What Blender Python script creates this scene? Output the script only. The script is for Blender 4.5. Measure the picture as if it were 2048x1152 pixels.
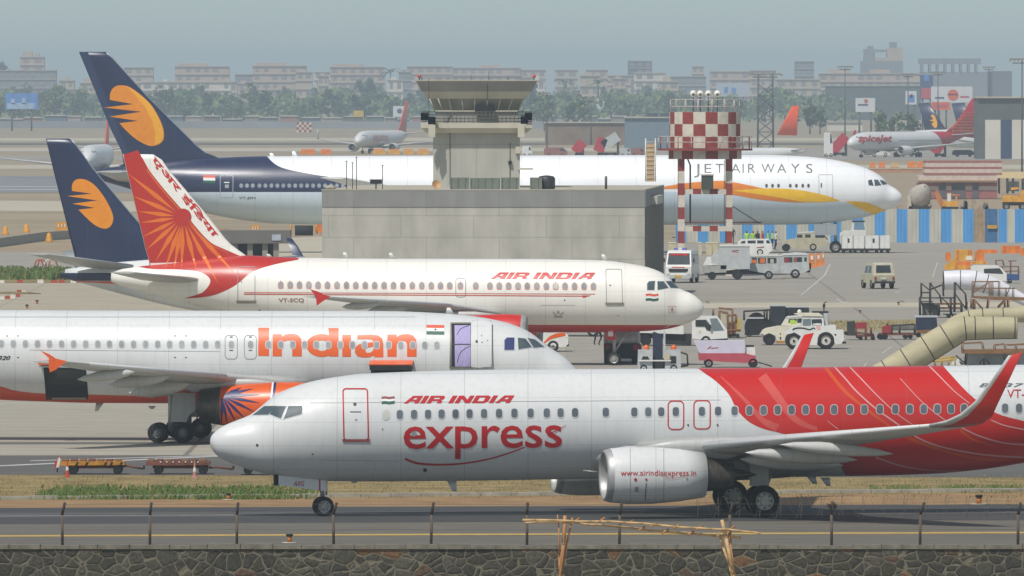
import bpy, bmesh, math, random
import numpy as np
from mathutils import Vector, Matrix
from mathutils.geometry import tessellate_polygon
R = math.radians
for o in list(bpy.data.objects): bpy.data.objects.remove(o)
SC = bpy.context.scene
COL = SC.collection
# ---------------------------------------------------------------- camera
F, H, YH = 24750.0, 15.6, 172.0          # focal length in pixels of a 2048 px frame, eye height, horizon row
cam = bpy.data.cameras.new('camera'); camo = bpy.data.objects.new('camera', cam); COL.objects.link(camo)
camo.location = (0, 0, H); camo.rotation_euler = (R(90), 0, 0)
cam.sensor_width = 36; cam.lens = F/2048*36; cam.shift_y = -(576-YH)/2048
cam.clip_start = 1; cam.clip_end = 60000
SC.camera = camo
# ---------------------------------------------------------------- sky and sun
SUN_EL, SUN_AZ = R(56), R(208)           # azimuth clockwise from +Y: high, to the left, on the viewer's side
world = bpy.data.worlds.new('World'); SC.world = world; world.use_nodes = True
nt = world.node_tree; nt.nodes.clear()
sky = nt.nodes.new('ShaderNodeTexSky'); sky.sky_type = 'NISHITA'; sky.sun_disc = False
sky.sun_elevation = SUN_EL; sky.sun_rotation = SUN_AZ
sky.air_density = 1.0; sky.dust_density = 0.3; sky.ozone_density = 3.0
hs = nt.nodes.new('ShaderNodeHueSaturation'); hs.inputs['Saturation'].default_value = .8
bg = nt.nodes.new('ShaderNodeBackground'); bg.inputs['Strength'].default_value = 0.105
wo = nt.nodes.new('ShaderNodeOutputWorld')
wtc = nt.nodes.new('ShaderNodeTexCoord'); wsp = nt.nodes.new('ShaderNodeSeparateXYZ'); nt.links.new(wtc.outputs['Generated'], wsp.inputs[0])
wmr = nt.nodes.new('ShaderNodeMapRange'); wmr.inputs[1].default_value = 0.0; wmr.inputs[2].default_value = .22; nt.links.new(wsp.outputs['Z'], wmr.inputs[0])
wtn = nt.nodes.new('ShaderNodeMix'); wtn.data_type = 'RGBA'; wtn.inputs[6].default_value = (.62, .79, .94, 1); wtn.inputs[7].default_value = (1.13, 1.0, .86, 1); nt.links.new(wmr.outputs[0], wtn.inputs[0])   # teal low haze, milky white above
wmu = nt.nodes.new('ShaderNodeMix'); wmu.data_type = 'RGBA'; wmu.blend_type = 'MULTIPLY'; wmu.inputs[0].default_value = 1
nt.links.new(sky.outputs[0], hs.inputs['Color']); nt.links.new(hs.outputs[0], wmu.inputs[6]); nt.links.new(wtn.outputs[2], wmu.inputs[7]); nt.links.new(wmu.outputs[2], bg.inputs[0]); nt.links.new(bg.outputs[0], wo.inputs[0])
sl = bpy.data.lights.new('sun', 'SUN'); sl.energy = 3.7; sl.angle = R(2.0); sl.color = (1, .955, .90)
so = bpy.data.objects.new('sun', sl); COL.objects.link(so)
sd = Vector((math.sin(SUN_AZ)*math.cos(SUN_EL), math.cos(SUN_AZ)*math.cos(SUN_EL), math.sin(SUN_EL)))
so.rotation_euler = sd.to_track_quat('Z', 'Y').to_euler(); so.location = (0, 0, 200)
SC.view_settings.view_transform = 'Standard'; SC.view_settings.look = 'None'
SC.view_settings.exposure = 0.0; SC.view_settings.gamma = 1; SC.view_settings.use_curve_mapping = False
SC.cycles.use_denoising = True; SC.cycles.max_bounces = 6; SC.cycles.volume_bounces = 0
rng = random.Random(7)
# ---------------------------------------------------------------- terrain height and pixel helpers
GS = [(0, 0), (400, 0), (450, 0), (550, -.28), (717, -.6), (900, .2), (1105, .69), (1700, .7), (2600, .5), (4000, 0), (60000, 0)]
def g(Y): return float(np.interp(Y, [a for a, b in GS], [b for a, b in GS]))
def W(px, py, s): return Vector(((px-1024)/s, F/s, H-(py-YH)/s))
def gp(px, py, dz=0.0):                   # ground point seen at a pixel
    s = (py-YH)/H
    for _ in range(30): s = .5*s+.5*(py-YH)/(H-dz-g(F/s))
    p = W(px, py, s); p.z = g(p.y); return p
def sc(p): return F/p.y
# ---------------------------------------------------------------- materials
def lin(h):
    h = h.lstrip('#'); c = [int(h[i:i+2], 16)/255 for i in (0, 2, 4)]
    return tuple(x/12.92 if x <= .04045 else ((x+.055)/1.055)**2.4 for x in c)
MATS = {}
def pm(name, col, rough=.55, metal=0, var=.12, scale=2.0, bump=0, coat=0, stretch=(1, 1, 1), spec=None, col2=None, detail=4):
    if name in MATS: return MATS[name]
    if isinstance(col, str): col = lin(col)
    m = bpy.data.materials.new(name); MATS[name] = m; m.use_nodes = True
    n = m.node_tree.nodes; l = m.node_tree.links; b = n['Principled BSDF']
    b.inputs['Roughness'].default_value = rough; b.inputs['Metallic'].default_value = metal
    if coat: b.inputs['Coat Weight'].default_value = coat; b.inputs['Coat Roughness'].default_value = .28
    if spec is not None: b.inputs['Specular IOR Level'].default_value = spec
    tc = n.new('ShaderNodeTexCoord'); mp = n.new('ShaderNodeMapping'); mp.inputs['Scale'].default_value = stretch
    nz = n.new('ShaderNodeTexNoise'); nz.inputs['Scale'].default_value = scale; nz.inputs['Detail'].default_value = detail
    l.new(tc.outputs['Object'], mp.inputs[0]); l.new(mp.outputs[0], nz.inputs['Vector'])
    rp = n.new('ShaderNodeValToRGB')
    if col2 is None: a = tuple(x*(1-var) for x in col); c2 = tuple(min(1, x*(1+var)) for x in col)
    else: a = col; c2 = lin(col2) if isinstance(col2, str) else col2
    rp.color_ramp.elements[0].position = .3; rp.color_ramp.elements[1].position = .7
    rp.color_ramp.elements[0].color = (*a, 1); rp.color_ramp.elements[1].color = (*c2, 1)
    l.new(nz.outputs['Fac'], rp.inputs[0]); l.new(rp.outputs[0], b.inputs['Base Color'])
    if bump:
        bp = n.new('ShaderNodeBump'); bp.inputs['Strength'].default_value = bump; bp.inputs['Distance'].default_value = .05
        l.new(nz.outputs['Fac'], bp.inputs['Height']); l.new(bp.outputs[0], b.inputs['Normal'])
    return m
def paint(name, col, rough=.40, lines=2.3, grime=.10, coat=.35, dirt='6a6456'):
    """aircraft skin: fine panel joints and vertical grime streaks"""
    if name in MATS: return MATS[name]
    m = pm(name, col, max(rough, .38), 0, .02, .5, coat=coat*.6)
    n = m.node_tree.nodes; l = m.node_tree.links; b = n['Principled BSDF']
    src = b.inputs['Base Color'].links[0].from_socket
    tc = n.new('ShaderNodeTexCoord'); sp = n.new('ShaderNodeSeparateXYZ'); l.new(tc.outputs['Object'], sp.inputs[0])
    fac = None
    for ax, per, wd in (('X', lines, .012), ('Z', .86, .016)):
        d = n.new('ShaderNodeMath'); d.operation = 'DIVIDE'; l.new(sp.outputs[ax], d.inputs[0]); d.inputs[1].default_value = per
        f = n.new('ShaderNodeMath'); f.operation = 'FRACT'; l.new(d.outputs[0], f.inputs[0])
        t = n.new('ShaderNodeMath'); t.operation = 'LESS_THAN'; l.new(f.outputs[0], t.inputs[0]); t.inputs[1].default_value = wd
        if fac is None: fac = t
        else:
            a = n.new('ShaderNodeMath'); a.operation = 'MAXIMUM'; l.new(fac.outputs[0], a.inputs[0]); l.new(t.outputs[0], a.inputs[1]); fac = a
    k = n.new('ShaderNodeMath'); k.operation = 'MULTIPLY'; l.new(fac.outputs[0], k.inputs[0]); k.inputs[1].default_value = .32
    mp = n.new('ShaderNodeMapping'); mp.inputs['Scale'].default_value = (5.5, 5.5, .35); l.new(tc.outputs['Object'], mp.inputs[0])
    nz = n.new('ShaderNodeTexNoise'); nz.inputs['Scale'].default_value = 1.0; nz.inputs['Detail'].default_value = 6; l.new(mp.outputs[0], nz.inputs['Vector'])
    mr = n.new('ShaderNodeMapRange'); l.new(nz.outputs['Fac'], mr.inputs[0])
    mr.inputs[1].default_value = .48; mr.inputs[2].default_value = .8; mr.inputs[4].default_value = grime*1.1
    ad = n.new('ShaderNodeMath'); ad.operation = 'ADD'; l.new(k.outputs[0], ad.inputs[0]); l.new(mr.outputs[0], ad.inputs[1]); ad.use_clamp = True
    mx = n.new('ShaderNodeMix'); mx.data_type = 'RGBA'; l.new(ad.outputs[0], mx.inputs[0]); l.new(src, mx.inputs[6]); mx.inputs[7].default_value = (*lin(dirt), 1)
    l.new(mx.outputs[2], b.inputs['Base Color'])
    return m
# ---------------------------------------------------------------- mesh building
class MB:
    def __init__(s): s.v = []; s.f = []; s.mi = []; s.sm = []; s.mats = []
    def add(s, vs, fs, mat, smooth=False):
        if mat not in s.mats: s.mats.append(mat)
        k = s.mats.index(mat); b = len(s.v); s.v += [tuple(p) for p in vs]
        for f in fs: s.f.append(tuple(i+b for i in f)); s.mi.append(k); s.sm.append(smooth)
    def box(s, c, d, mat, rz=0, top=1.0, ry=0, tx=None, ty=None, rx=0):
        tx = top if tx is None else tx; ty = top if ty is None else ty
        h = [x/2 for x in d]; vs = []
        M = Matrix.Rotation(rz, 3, 'Z') @ Matrix.Rotation(ry, 3, 'Y') @ Matrix.Rotation(rx, 3, 'X')
        for z in (-1, 1):
            for x, y in ((-1, -1), (1, -1), (1, 1), (-1, 1)):
                kx, ky = (tx, ty) if z > 0 else (1, 1)
                vs.append(M @ Vector((x*h[0]*kx, y*h[1]*ky, z*h[2])) + Vector(c))
        s.add(vs, [(3, 2, 1, 0), (4, 5, 6, 7), (0, 1, 5, 4), (1, 2, 6, 5), (2, 3, 7, 6), (3, 0, 4, 7)], mat)
    def cyl(s, p0, p1, r0, mat, r1=None, n=10, smooth=True, caps=True):
        p0 = Vector(p0); p1 = Vector(p1); r1 = r0 if r1 is None else r1
        d = p1-p0
        if d.length < 1e-6: return
        q = d.to_track_quat('Z', 'Y').to_matrix(); vs = []
        for p, r in ((p0, r0), (p1, r1)):
            for i in range(n):
                a = 2*math.pi*i/n; vs.append(p + q @ Vector((r*math.cos(a), r*math.sin(a), 0)))
        s.add(vs, [(i, (i+1) % n, n+(i+1) % n, n+i) for i in range(n)], mat, smooth)
        if caps: s.add(vs, [tuple(range(n-1, -1, -1)), tuple(range(n, 2*n))], mat)
    def tube(s, pts, r, mat, n=6):
        for a, b in zip(pts, pts[1:]): s.cyl(a, b, r, mat, n=n)
    def lathe(s, prof, c, ax, mat, n=24, smooth=True, mats=None, caps=False):
        """prof: [(along, radius)], centre c, axis ax"""
        c = Vector(c); ax = Vector(ax).normalized(); q = ax.to_track_quat('Z', 'Y').to_matrix(); vs = []
        for a, r in prof:
            for i in range(n):
                t = 2*math.pi*i/n; vs.append(c + ax*a + q @ Vector((r*math.cos(t), r*math.sin(t), 0)))
        for k in range(len(prof)-1):
            fs = [(k*n+i, k*n+(i+1) % n, (k+1)*n+(i+1) % n, (k+1)*n+i) for i in range(n)]
            s.add([vs[j] for j in range(k*n, (k+2)*n)], [tuple(x-k*n for x in f) for f in fs], (mats[k] if mats else mat), smooth)
        if caps:
            s.add(vs[:n], [tuple(range(n-1, -1, -1))], mat); s.add(vs[-n:], [tuple(range(n))], mat)
    def prism(s, poly, fn, mat, d0, d1):
        """poly of 2D points; fn(a,b,d) -> 3D; extruded from d0 to d1"""
        n = len(poly); vs = [fn(a, b, d0) for a, b in poly]+[fn(a, b, d1) for a, b in poly]
        s.add(vs, [tuple(range(n-1, -1, -1)), tuple(range(n, 2*n))]+[(i, (i+1) % n, n+(i+1) % n, n+i) for i in range(n)], mat)
    def sphere(s, c, r, mat, n=10, m=6, sq=(1, 1, 1)):
        vs = []; fs = []
        for j in range(m+1):
            t = math.pi*j/m
            for i in range(n):
                a = 2*math.pi*i/n
                vs.append((c[0]+r*sq[0]*math.sin(t)*math.cos(a), c[1]+r*sq[1]*math.sin(t)*math.sin(a), c[2]+r*sq[2]*math.cos(t)))
        for j in range(m):
            for i in range(n): fs.append((j*n+i, (j+1)*n+i, (j+1)*n+(i+1) % n, j*n+(i+1) % n))
        s.add(vs, fs, mat, True)
    def build(s, name, parent=None, loc=None, M=None, fix=True, rz=0):
        me = bpy.data.meshes.new(name); vs = s.v; fs = s.f
        if M is not None:
            vs = [M @ Vector(p) for p in vs]
            if M.determinant() < 0: fs = [tuple(reversed(f)) for f in fs]
        if loc is not None and rz == 0: vs = [Vector(p)-Vector(loc) for p in vs]
        me.from_pydata([tuple(p) for p in vs], [], fs)
        for m in s.mats: me.materials.append(m)
        me.polygons.foreach_set('material_index', s.mi); me.polygons.foreach_set('use_smooth', s.sm)
        if fix:
            b = bmesh.new(); b.from_mesh(me); bmesh.ops.remove_doubles(b, verts=b.verts, dist=1e-5)
            bmesh.ops.recalc_face_normals(b, faces=b.faces); b.to_mesh(me); b.free()
        me.update()
        o = bpy.data.objects.new(name, me); COL.objects.link(o)
        if parent is not None: o.parent = parent
        if loc is not None: o.location = loc
        if rz: o.rotation_euler = (0, 0, rz)
        return o
def tag(o, label, cat, group=None, kind=None):
    if label: o['label'] = label
    if cat: o['category'] = cat
    if group: o['group'] = group
    if kind: o['kind'] = kind
    return o
def thing(name, label, cat, loc=(0, 0, 0), rz=0, group=None):
    o = bpy.data.objects.new(name, None); COL.objects.link(o); o.empty_display_size = .5
    o.location = loc; o.rotation_euler = (0, 0, rz); return tag(o, label, cat, group)
def kids(o): return [c for c in bpy.data.objects if c.parent == o]
def dup(root, loc, rz, label=None, group=None, scale=None):
    def cp(o, par):
        c = o.copy(); COL.objects.link(c)
        if par is not None: c.parent = par
        for ch in CH.get(o.name, []): cp(ch, c)
        return c
    CH = {}
    for o in bpy.data.objects:
        if o.parent: CH.setdefault(o.parent.name, []).append(o)
    r = cp(root, None); r.location = loc; r.rotation_euler = (0, 0, rz)
    if label: r['label'] = label
    if group: r['group'] = group
    if scale: r.scale = scale
    return r
def cr(pts, n=6, closed=False):
    """Catmull-Rom densify"""
    out = []; N = len(pts); rngk = range(N if closed else N-1)
    for i in rngk:
        if closed: a, b, c, d = (pts[(i+k) % N] for k in (-1, 0, 1, 2))
        else: a, b, c, d = pts[max(i-1, 0)], pts[i], pts[i+1], pts[min(i+2, N-1)]
        for k in range(n):
            t = k/n
            out.append(tuple(.5*(2*b[j]+(c[j]-a[j])*t+(2*a[j]-5*b[j]+4*c[j]-d[j])*t*t+(3*b[j]-a[j]-3*c[j]+d[j])*t**3) for j in range(len(b))))
    if not closed: out.append(tuple(pts[-1]))
    return out
def ribbon(pts, w0, w1=None, n=6):
    """closed polygon round a smooth 2D line; widths at start/middle and end"""
    p = cr(pts, n); w1 = w0 if w1 is None else w1; L = []; Rr = []
    for i, a in enumerate(p):
        b = p[min(i+1, len(p)-1)]; c = p[max(i-1, 0)]; dx, dy = b[0]-c[0], b[1]-c[1]; d = math.hypot(dx, dy) or 1
        w = w0+(w1-w0)*i/(len(p)-1)
        L.append((a[0]-dy/d*w/2, a[1]+dx/d*w/2)); Rr.append((a[0]+dy/d*w/2, a[1]-dx/d*w/2))
    return L+Rr[::-1]
def rrect(x0, y0, x1, y1, r, n=4):
    o = []
    for cx, cy, a0 in ((x1-r, y1-r, 0), (x0+r, y1-r, 90), (x0+r, y0+r, 180), (x1-r, y0+r, 270)):
        for k in range(n+1):
            a = R(a0+90*k/n); o.append((cx+r*math.cos(a), cy+r*math.sin(a)))
    return o
def ell(cx, cy, rx, ry, n=20, a0=0, a1=360):
    full = abs(a1-a0) >= 360
    return [(cx+rx*math.cos(R(a0+(a1-a0)*k/(n if full else n-1))), cy+ry*math.sin(R(a0+(a1-a0)*k/(n if full else n-1)))) for k in range(n)]
def _tomesh2d(cu):
    o = bpy.data.objects.new('tmp', cu); COL.objects.link(o); dg = bpy.context.evaluated_depsgraph_get(); dg.update()
    me = o.evaluated_get(dg).to_mesh(); vs = [(v.co.x, v.co.y) for v in me.vertices]; fs = [tuple(p.vertices) for p in me.polygons]
    o.evaluated_get(dg).to_mesh_clear(); bpy.data.objects.remove(o); return vs, fs
def shape2d(loops):
    """closed loops, inner ones are holes"""
    cu = bpy.data.curves.new('tmp', 'CURVE'); cu.dimensions = '2D'; cu.fill_mode = 'BOTH'
    for lp in loops:
        sp = cu.splines.new('POLY'); sp.points.add(len(lp)-1); sp.use_cyclic_u = True
        for i, (x, y) in enumerate(lp): sp.points[i].co = (x, y, 0, 1)
    r = _tomesh2d(cu); bpy.data.curves.remove(cu); return r
def text2d(txt, box, off=0, shear=0, tilt=0, space=1.0):
    """text mesh fitted to a pixel box x0,y0(top),x1,y1(bottom); tilt = px drop over the width"""
    cu = bpy.data.curves.new('tmp', 'FONT'); cu.body = txt; cu.size = 1; cu.offset = off; cu.shear = shear; cu.space_character = space; cu.resolution_u = 3
    vs, fs = _tomesh2d(cu); bpy.data.curves.remove(cu)
    xs = [v[0] for v in vs]; ys = [v[1] for v in vs]; x0, y0, x1, y1 = box
    a, b, c, d = min(xs), max(xs), min(ys), max(ys)
    return [(x0+(x-a)/(b-a)*(x1-x0), y1-(y-c)/(d-c)*(y1-y0)+tilt*(x-a)/(b-a)) for x, y in vs], fs
LET = {'A': (1.0, [[(0, 0), (.32, 1), (1, 1), (1, 0), (.7, 0), (.7, .26), (.37, .26), (.29, 0)], [(.44, .5), (.7, .5), (.7, .76), (.53, .76)]]),
       'I': (.32, [[(0, 0), (0, 1), (.32, 1), (.32, 0)]]),
       'R': (1.0, [[(0, 0), (0, 1), (.85, 1), (1, .86), (1, .55), (.85, .42), (1, .3), (1, 0), (.7, 0), (.7, .3), (.3, .3), (.3, 0)], [(.3, .55), (.7, .55), (.7, .76), (.3, .76)]]),
       'N': (1.05, [[(0, 0), (0, 1), (.33, 1), (.74, .45), (.74, 1), (1.05, 1), (1.05, 0), (.74, 0), (.31, .58), (.31, 0)]]),
       'D': (1.05, [[(0, 0), (0, 1), (.85, 1), (1.05, .8), (1.05, .2), (.85, 0)], [(.31, .25), (.31, .75), (.72, .75), (.72, .25)]])}
def block2d(txt, box, tilt=0, shear=.42):
    loops = []; x = 0
    for ch in txt:
        if ch == ' ': x += .55; continue
        w, ls = LET[ch]
        for lp in ls: loops.append([(x+a*1.5+b*shear*1.2, b) for a, b in lp])
        x += w*1.5+.17
    vs, fs = shape2d(loops); xs = [v[0] for v in vs]; a, b = min(xs), max(xs); x0, y0, x1, y1 = box
    return [(x0+(x-a)/(b-a)*(x1-x0), y1-y*(y1-y0)+tilt*(x-a)/(b-a)) for x, y in vs], fs
def grid2d(vs, fs, sx, sy):
    """triangulate and cut a flat mesh on a grid so that it can follow a curved skin"""
    b = bmesh.new(); bv = [b.verts.new((x, y, 0)) for x, y in vs]
    for f in fs:
        try: b.faces.new([bv[i] for i in f])
        except ValueError: pass
    bmesh.ops.triangulate(b, faces=b.faces[:])
    xs = [v[0] for v in vs]; ys = [v[1] for v in vs]
    for lo, hi, st, ax in ((min(ys), max(ys), sy, 1), (min(xs), max(xs), sx, 0)):
        k = math.floor(lo/st)*st+st
        while k < hi:
            co = (0, k, 0) if ax else (k, 0, 0); no = (0, 1, 0) if ax else (1, 0, 0)
            bmesh.ops.bisect_plane(b, geom=b.verts[:]+b.edges[:]+b.faces[:], plane_co=co, plane_no=no, dist=1e-4); k += st
    b.verts.index_update()
    r = [(v.co.x, v.co.y) for v in b.verts], [tuple(v.index for v in f.verts) for f in b.faces]; b.free(); return r
def pchip(x, y):
    x = np.array(x, float); y = np.array(y, float); h = np.diff(x); d = np.diff(y)/h; m = np.zeros_like(x)
    for i in range(1, len(x)-1):
        if d[i-1]*d[i] > 0: w1 = 2*h[i]+h[i-1]; w2 = h[i]+2*h[i-1]; m[i] = (w1+w2)/(w1/d[i-1]+w2/d[i])
    m[0] = d[0]; m[-1] = d[-1]
    def f(t):
        t = min(max(t, x[0]), x[-1]); i = min(max(int(np.searchsorted(x, t))-1, 0), len(h)-1); q = (t-x[i])/h[i]
        return float((1+2*q)*(1-q)**2*y[i]+q*(1-q)**2*h[i]*m[i]+q*q*(3-2*q)*y[i+1]+q*q*(q-1)*h[i]*m[i+1])
    return f
AX = [.5*(1-math.cos(math.pi*k/9)) for k in range(10)]
def yt(x): return 5*(.2969*math.sqrt(max(x, 0))-.126*x-.3516*x*x+.2843*x**3-.1015*x**4)
def loft(mb, st, mat, mats=None):
    """st: list of (LE, TE, normal, thickness ratio); closed skin through the sections"""
    ring = [(x, 1) for x in reversed(AX)]+[(x, -1) for x in AX[1:-1]]; n = len(ring); vs = []
    for le, te, no, tc in st:
        le = Vector(le); te = Vector(te); no = Vector(no).normalized(); c = (te-le).length
        for x, sg in ring: vs.append(le+(te-le)*x+no*sg*yt(x)*c*tc)
    for k in range(len(st)-1):
        mb.add(vs[k*n:(k+2)*n], [(i, (i+1) % n, n+(i+1) % n, n+i) for i in range(n)], mats[k] if mats else mat, True)
    mb.add(vs[:n], [tuple(range(n))], mats[0] if mats else mat); mb.add(vs[-n:], [tuple(range(n-1, -1, -1))], mats[-1] if mats else mat)
# ---------------------------------------------------------------- aircraft builder
M_TYRE = pm('tyre_rubber', '1b1b1c', .85, var=.25, scale=6)
M_RIM = pm('wheel_rim', '9b9b96', .45, .3, var=.2, scale=8)
M_STRUT = pm('gear_strut', 'a9a9a4', .4, .2, var=.15, scale=4)
M_DARK = pm('dark_recess', '1d1e20', .8, var=.3, scale=3)
M_GLASS = pm('cockpit_glass', '4b585d', .42, 0, var=.3, scale=1.6, spec=.25)
M_GREYW = paint('wing_grey', 'b9bab6', .42, 1.4, .16, .15)
M_WHITEP = paint('white_paint', 'd2d4d2')
M_METAL = pm('bare_metal', 'aeaeab', .48, .45, var=.12, scale=3)
M_NOZ = pm('hot_metal', '5a5650', .4, .7, var=.3, scale=4, stretch=(4, 1, 1))
M_FAN = pm('fan_blades', '26282b', .5, .4, var=.4, scale=9)
class Body:
    def __init__(s, c, hh, hw, v0=0.0): s.c = c; s.hh = hh; s.hw = hw; s.v0 = v0
    def theta(s, u, w): return (w-s.c(u))/max(s.hh(u), 1e-3)
    def pt(s, u, th, off=0.0):
        return Vector((u, s.v0+(s.hw(u)+off)*math.cos(th), s.c(u)+(s.hh(u)+off)*math.sin(th)))
class Plane:
    def __init__(s, name, label, nose, Y, psi, left, group=None, dz=0.0):
        k = 1 if left else -1; c, sn = math.cos(R(psi)), math.sin(R(psi))
        s.A = Vector((k*c, sn, 0)); s.N = Vector((k*sn, -c, 0)); s.O = Vector(((nose-1024)*Y/F, Y, g(Y)+dz))
        s.M = Matrix((s.A, s.N, (0, 0, 1))).transposed()
        s.root = thing(name, label, 'airplane', s.O, group=group); s.parts = []
        s.C = Vector((0, 0, H)); s.fm = MB()
    def uw(s, px, py, v=0.0):
        d = Vector(((px-1024)/F, 1, -(py-YH)/F)); q = s.C-s.O
        t = (v-s.N.dot(q))/s.N.dot(d); p = q+d*t; return s.A.dot(p), p.z
    def P(s, px, py, v): u, w = s.uw(px, py, v); return Vector((u, v, w))
    def px(s, p):                                   # local point -> pixel
        q = s.O+s.A*p[0]+s.N*p[1]+Vector((0, 0, p[2])); k = F/q.y; return 1024+q.x*k, YH+(H-q.z)*k
    def part(s, mb, name, parent=None, label=None, fix=True):
        o = mb.build(name, parent or s.root, M=s.M, fix=fix)
        if label: o['label'] = label
        return o
    def outline(s, top, bot, ratio):
        f = []
        for L in (top, bot):
            q = sorted(s.uw(a, b) for a, b in L); q = [(max(u, 0), w) for u, w in q]
            q = [q[0]]+[b for a, b in zip(q, q[1:]) if b[0] > a[0]+1e-3]; q[0] = (0.0, q[0][1])
            f.append((pchip([math.sqrt(u) for u, w in q], [w for u, w in q]), q[-1][0]))
        ft, fb = f[0][0], f[1][0]; s.L = min(f[0][1], f[1][1]); cache = {}
        def tb(u):
            k = round(u, 4)
            if k not in cache: x = math.sqrt(max(u, 0)); cache[k] = (ft(x), fb(x))
            return cache[k]
        s.body = Body(lambda u: sum(tb(u))/2, lambda u: max((tb(u)[0]-tb(u)[1])/2, .0), lambda u: max((tb(u)[0]-tb(u)[1])/2, .0)*ratio)
    def outline_m(s, top, bot, ratio):               # same from metres
        ft = pchip([math.sqrt(a) for a, b in top], [b for a, b in top]); fb = pchip([math.sqrt(a) for a, b in bot], [b for a, b in bot])
        s.L = top[-1][0]; T = lambda u: ft(math.sqrt(max(u, 0))); B = lambda u: fb(math.sqrt(max(u, 0)))
        s.body = Body(lambda u: (T(u)+B(u))/2, lambda u: max((T(u)-B(u))/2, 0), lambda u: max((T(u)-B(u))/2, 0)*ratio)
    def skin(s, mat, n=90, m=64, bands=None):
        us = [s.L*(i/n)**1.7 for i in range(n+1)]; b = s.body; vs = []
        for u in us:
            for j in range(m): vs.append(b.pt(u, 2*math.pi*j/m))
        for i in range(n):
            s.fm.add(vs[i*m:(i+2)*m], [(j, (j+1) % m, m+(j+1) % m, m+j) for j in range(m)], mat, True)
        s.fm.add(vs[-m:], [tuple(range(m))], M_DARK)
    wrap = 1.2
    def fus(s, off=.006, body=None):
        b = body or s.body
        def par(px, py):
            v = b.v0; u, w = s.uw(px, py, v)
            for _ in range(14):
                t = max(-1, min(1, b.theta(u, w))); v += .6*(b.v0+b.hw(u)*math.sqrt(1-t*t)-v); u, w = s.uw(px, py, v)
            t = b.theta(u, w)
            if abs(t) > .9995:
                v = b.v0; u, w = s.uw(px, py, v); t = b.theta(u, w)
                return u, math.copysign(math.pi/2+min(s.wrap, max(0, abs(t)-1)*3), t)
            return u, math.asin(t)
        f = lambda px, py: b.pt(*par(px, py), off)
        f.par = par; f.at = lambda u, th: b.pt(u, th, off); return f
    def decal(s, mb, m2, mat, off=.006, sx=24, sy=6, body=None, fn=None):
        vs, fs = grid2d(*m2, sx, sy) if sx else m2
        f = fn or s.fus(off, body)
        if hasattr(f, 'par'):                       # follow the round skin in even angular steps
            q = [f.par(a, b) for a, b in vs]
            if sx: q, fs = grid2d(q, fs, 1e9, .075)
            mb.add([f.at(u, th) for u, th in q], fs, mat, True)
        else: mb.add([f(a, b) for a, b in vs], fs, mat, True)
    def poly(s, mb, pts, mat, off=.006, **k): s.decal(mb, (pts, [tuple(t) for t in tessellate_polygon([[Vector((x, y, 0)) for x, y in pts]])]), mat, off, **k)
    def ring(s, mb, loop, inner, mat, off=.008, **k): s.decal(mb, shape2d([loop, inner]), mat, off, **k)
    def window(s, x, y, w, h, frame, pane, fw=1.2, r=.42, shape=None, name='window'):
        mb = MB(); rr = r*w
        if frame: s.poly(mb, shape(x, y, w/2+fw, h/2+fw) if shape else rrect(x-w/2-fw, y-h/2-fw, x+w/2+fw, y+h/2+fw, rr+fw), frame, .013, sx=40, sy=5)
        s.poly(mb, rrect(x-w/2, y-h/2, x+w/2, y+h/2, rr), pane, .017, sx=40, sy=5)
        return s.part(mb, name)
    def door(s, x0, y0, x1, y1, line, lw=2.0, r=5, marks=(), sill=None, name='door', label=None, fill=None, slant=0):
        mb = MB(); sh = lambda L: [(x+slant*(y-y0)/(y1-y0), y) for x, y in L]
        s.ring(mb, sh(rrect(x0, y0, x1, y1, r)), sh(rrect(x0+lw, y0+lw, x1-lw, y1-lw, max(r-lw, 1))), line, .012)
        if fill: s.poly(mb, sh(rrect(x0+lw, y0+lw, x1-lw, y1-lw, max(r-lw, 1))), fill, .009)
        for (a, b, c, d, mt) in marks: s.poly(mb, sh([(a, b), (c, b), (c, d), (a, d)]), mt, .015)
        if sill: s.poly(mb, sh([(x0-3, y1-3), (x1+3, y1-3), (x1+1, y1+2.5), (x0-1, y1+2.5)]), sill, .03)
        return s.part(mb, name, label=label)
    def wing(s, st, mat, name='wing', mats=None, both=True, label=None):
        """st: [(u_le, v, w_le, chord, tc, twist_drop)] near side; far side mirrored"""
        out = []
        for sg in ((1, -1) if both else (1,)):
            mb = MB(); q = []
            for i, (u, v, w, c, tc, dr) in enumerate(st):
                q.append(((u, sg*v, w), (u+c, sg*v, w-dr), (0, 0, 1), tc))
            loft(mb, q, mat, mats); out.append(s.part(mb, name))
        return out
    def canoe(s, p0, p1, r, mat, parent, name='flap_fairing', drop=.0):
        mb = MB(); p0 = Vector(p0); p1 = Vector(p1); d = p1-p0
        prof = [(0, .02), (.12, .6), (.35, 1), (.65, .95), (.88, .55), (1, .05)]
        mb.lathe([(a*d.length, r*b) for a, b in prof], p0, d, mat, 12); return s.part(mb, name, parent)
    def wheel(s, u, v, w, r, wd, parent, rim=M_RIM, rf=.56, name='wheel'):
        mb = MB(); h = wd/2
        mb.lathe([(-h, r*rf), (-h, r*.86), (-h*.75, r*.96), (-h*.3, r), (h*.3, r), (h*.75, r*.96), (h, r*.86), (h, r*rf), (h*.8, r*rf)], (u, v, w), (0, 1, 0), M_TYRE, 28)
        mb.lathe([(-h*.8, 0.01), (-h*.8, r*rf), (h*.8, r*rf), (h*.55, r*rf*.8), (h*.55, r*.34), (h*.85, r*.28), (h*.85, .005)], (u, v, w), (0, 1, 0), rim, 24)
        for k in range(8):
            a = k*math.pi/4; x, z = u+r*.44*math.cos(a), w+r*.44*math.sin(a)
            mb.cyl((x, v+h*.56, z), (x, v+h*.6, z), r*.06, M_DARK, n=8)
        return s.part(mb, name, parent, fix=False)
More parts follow.
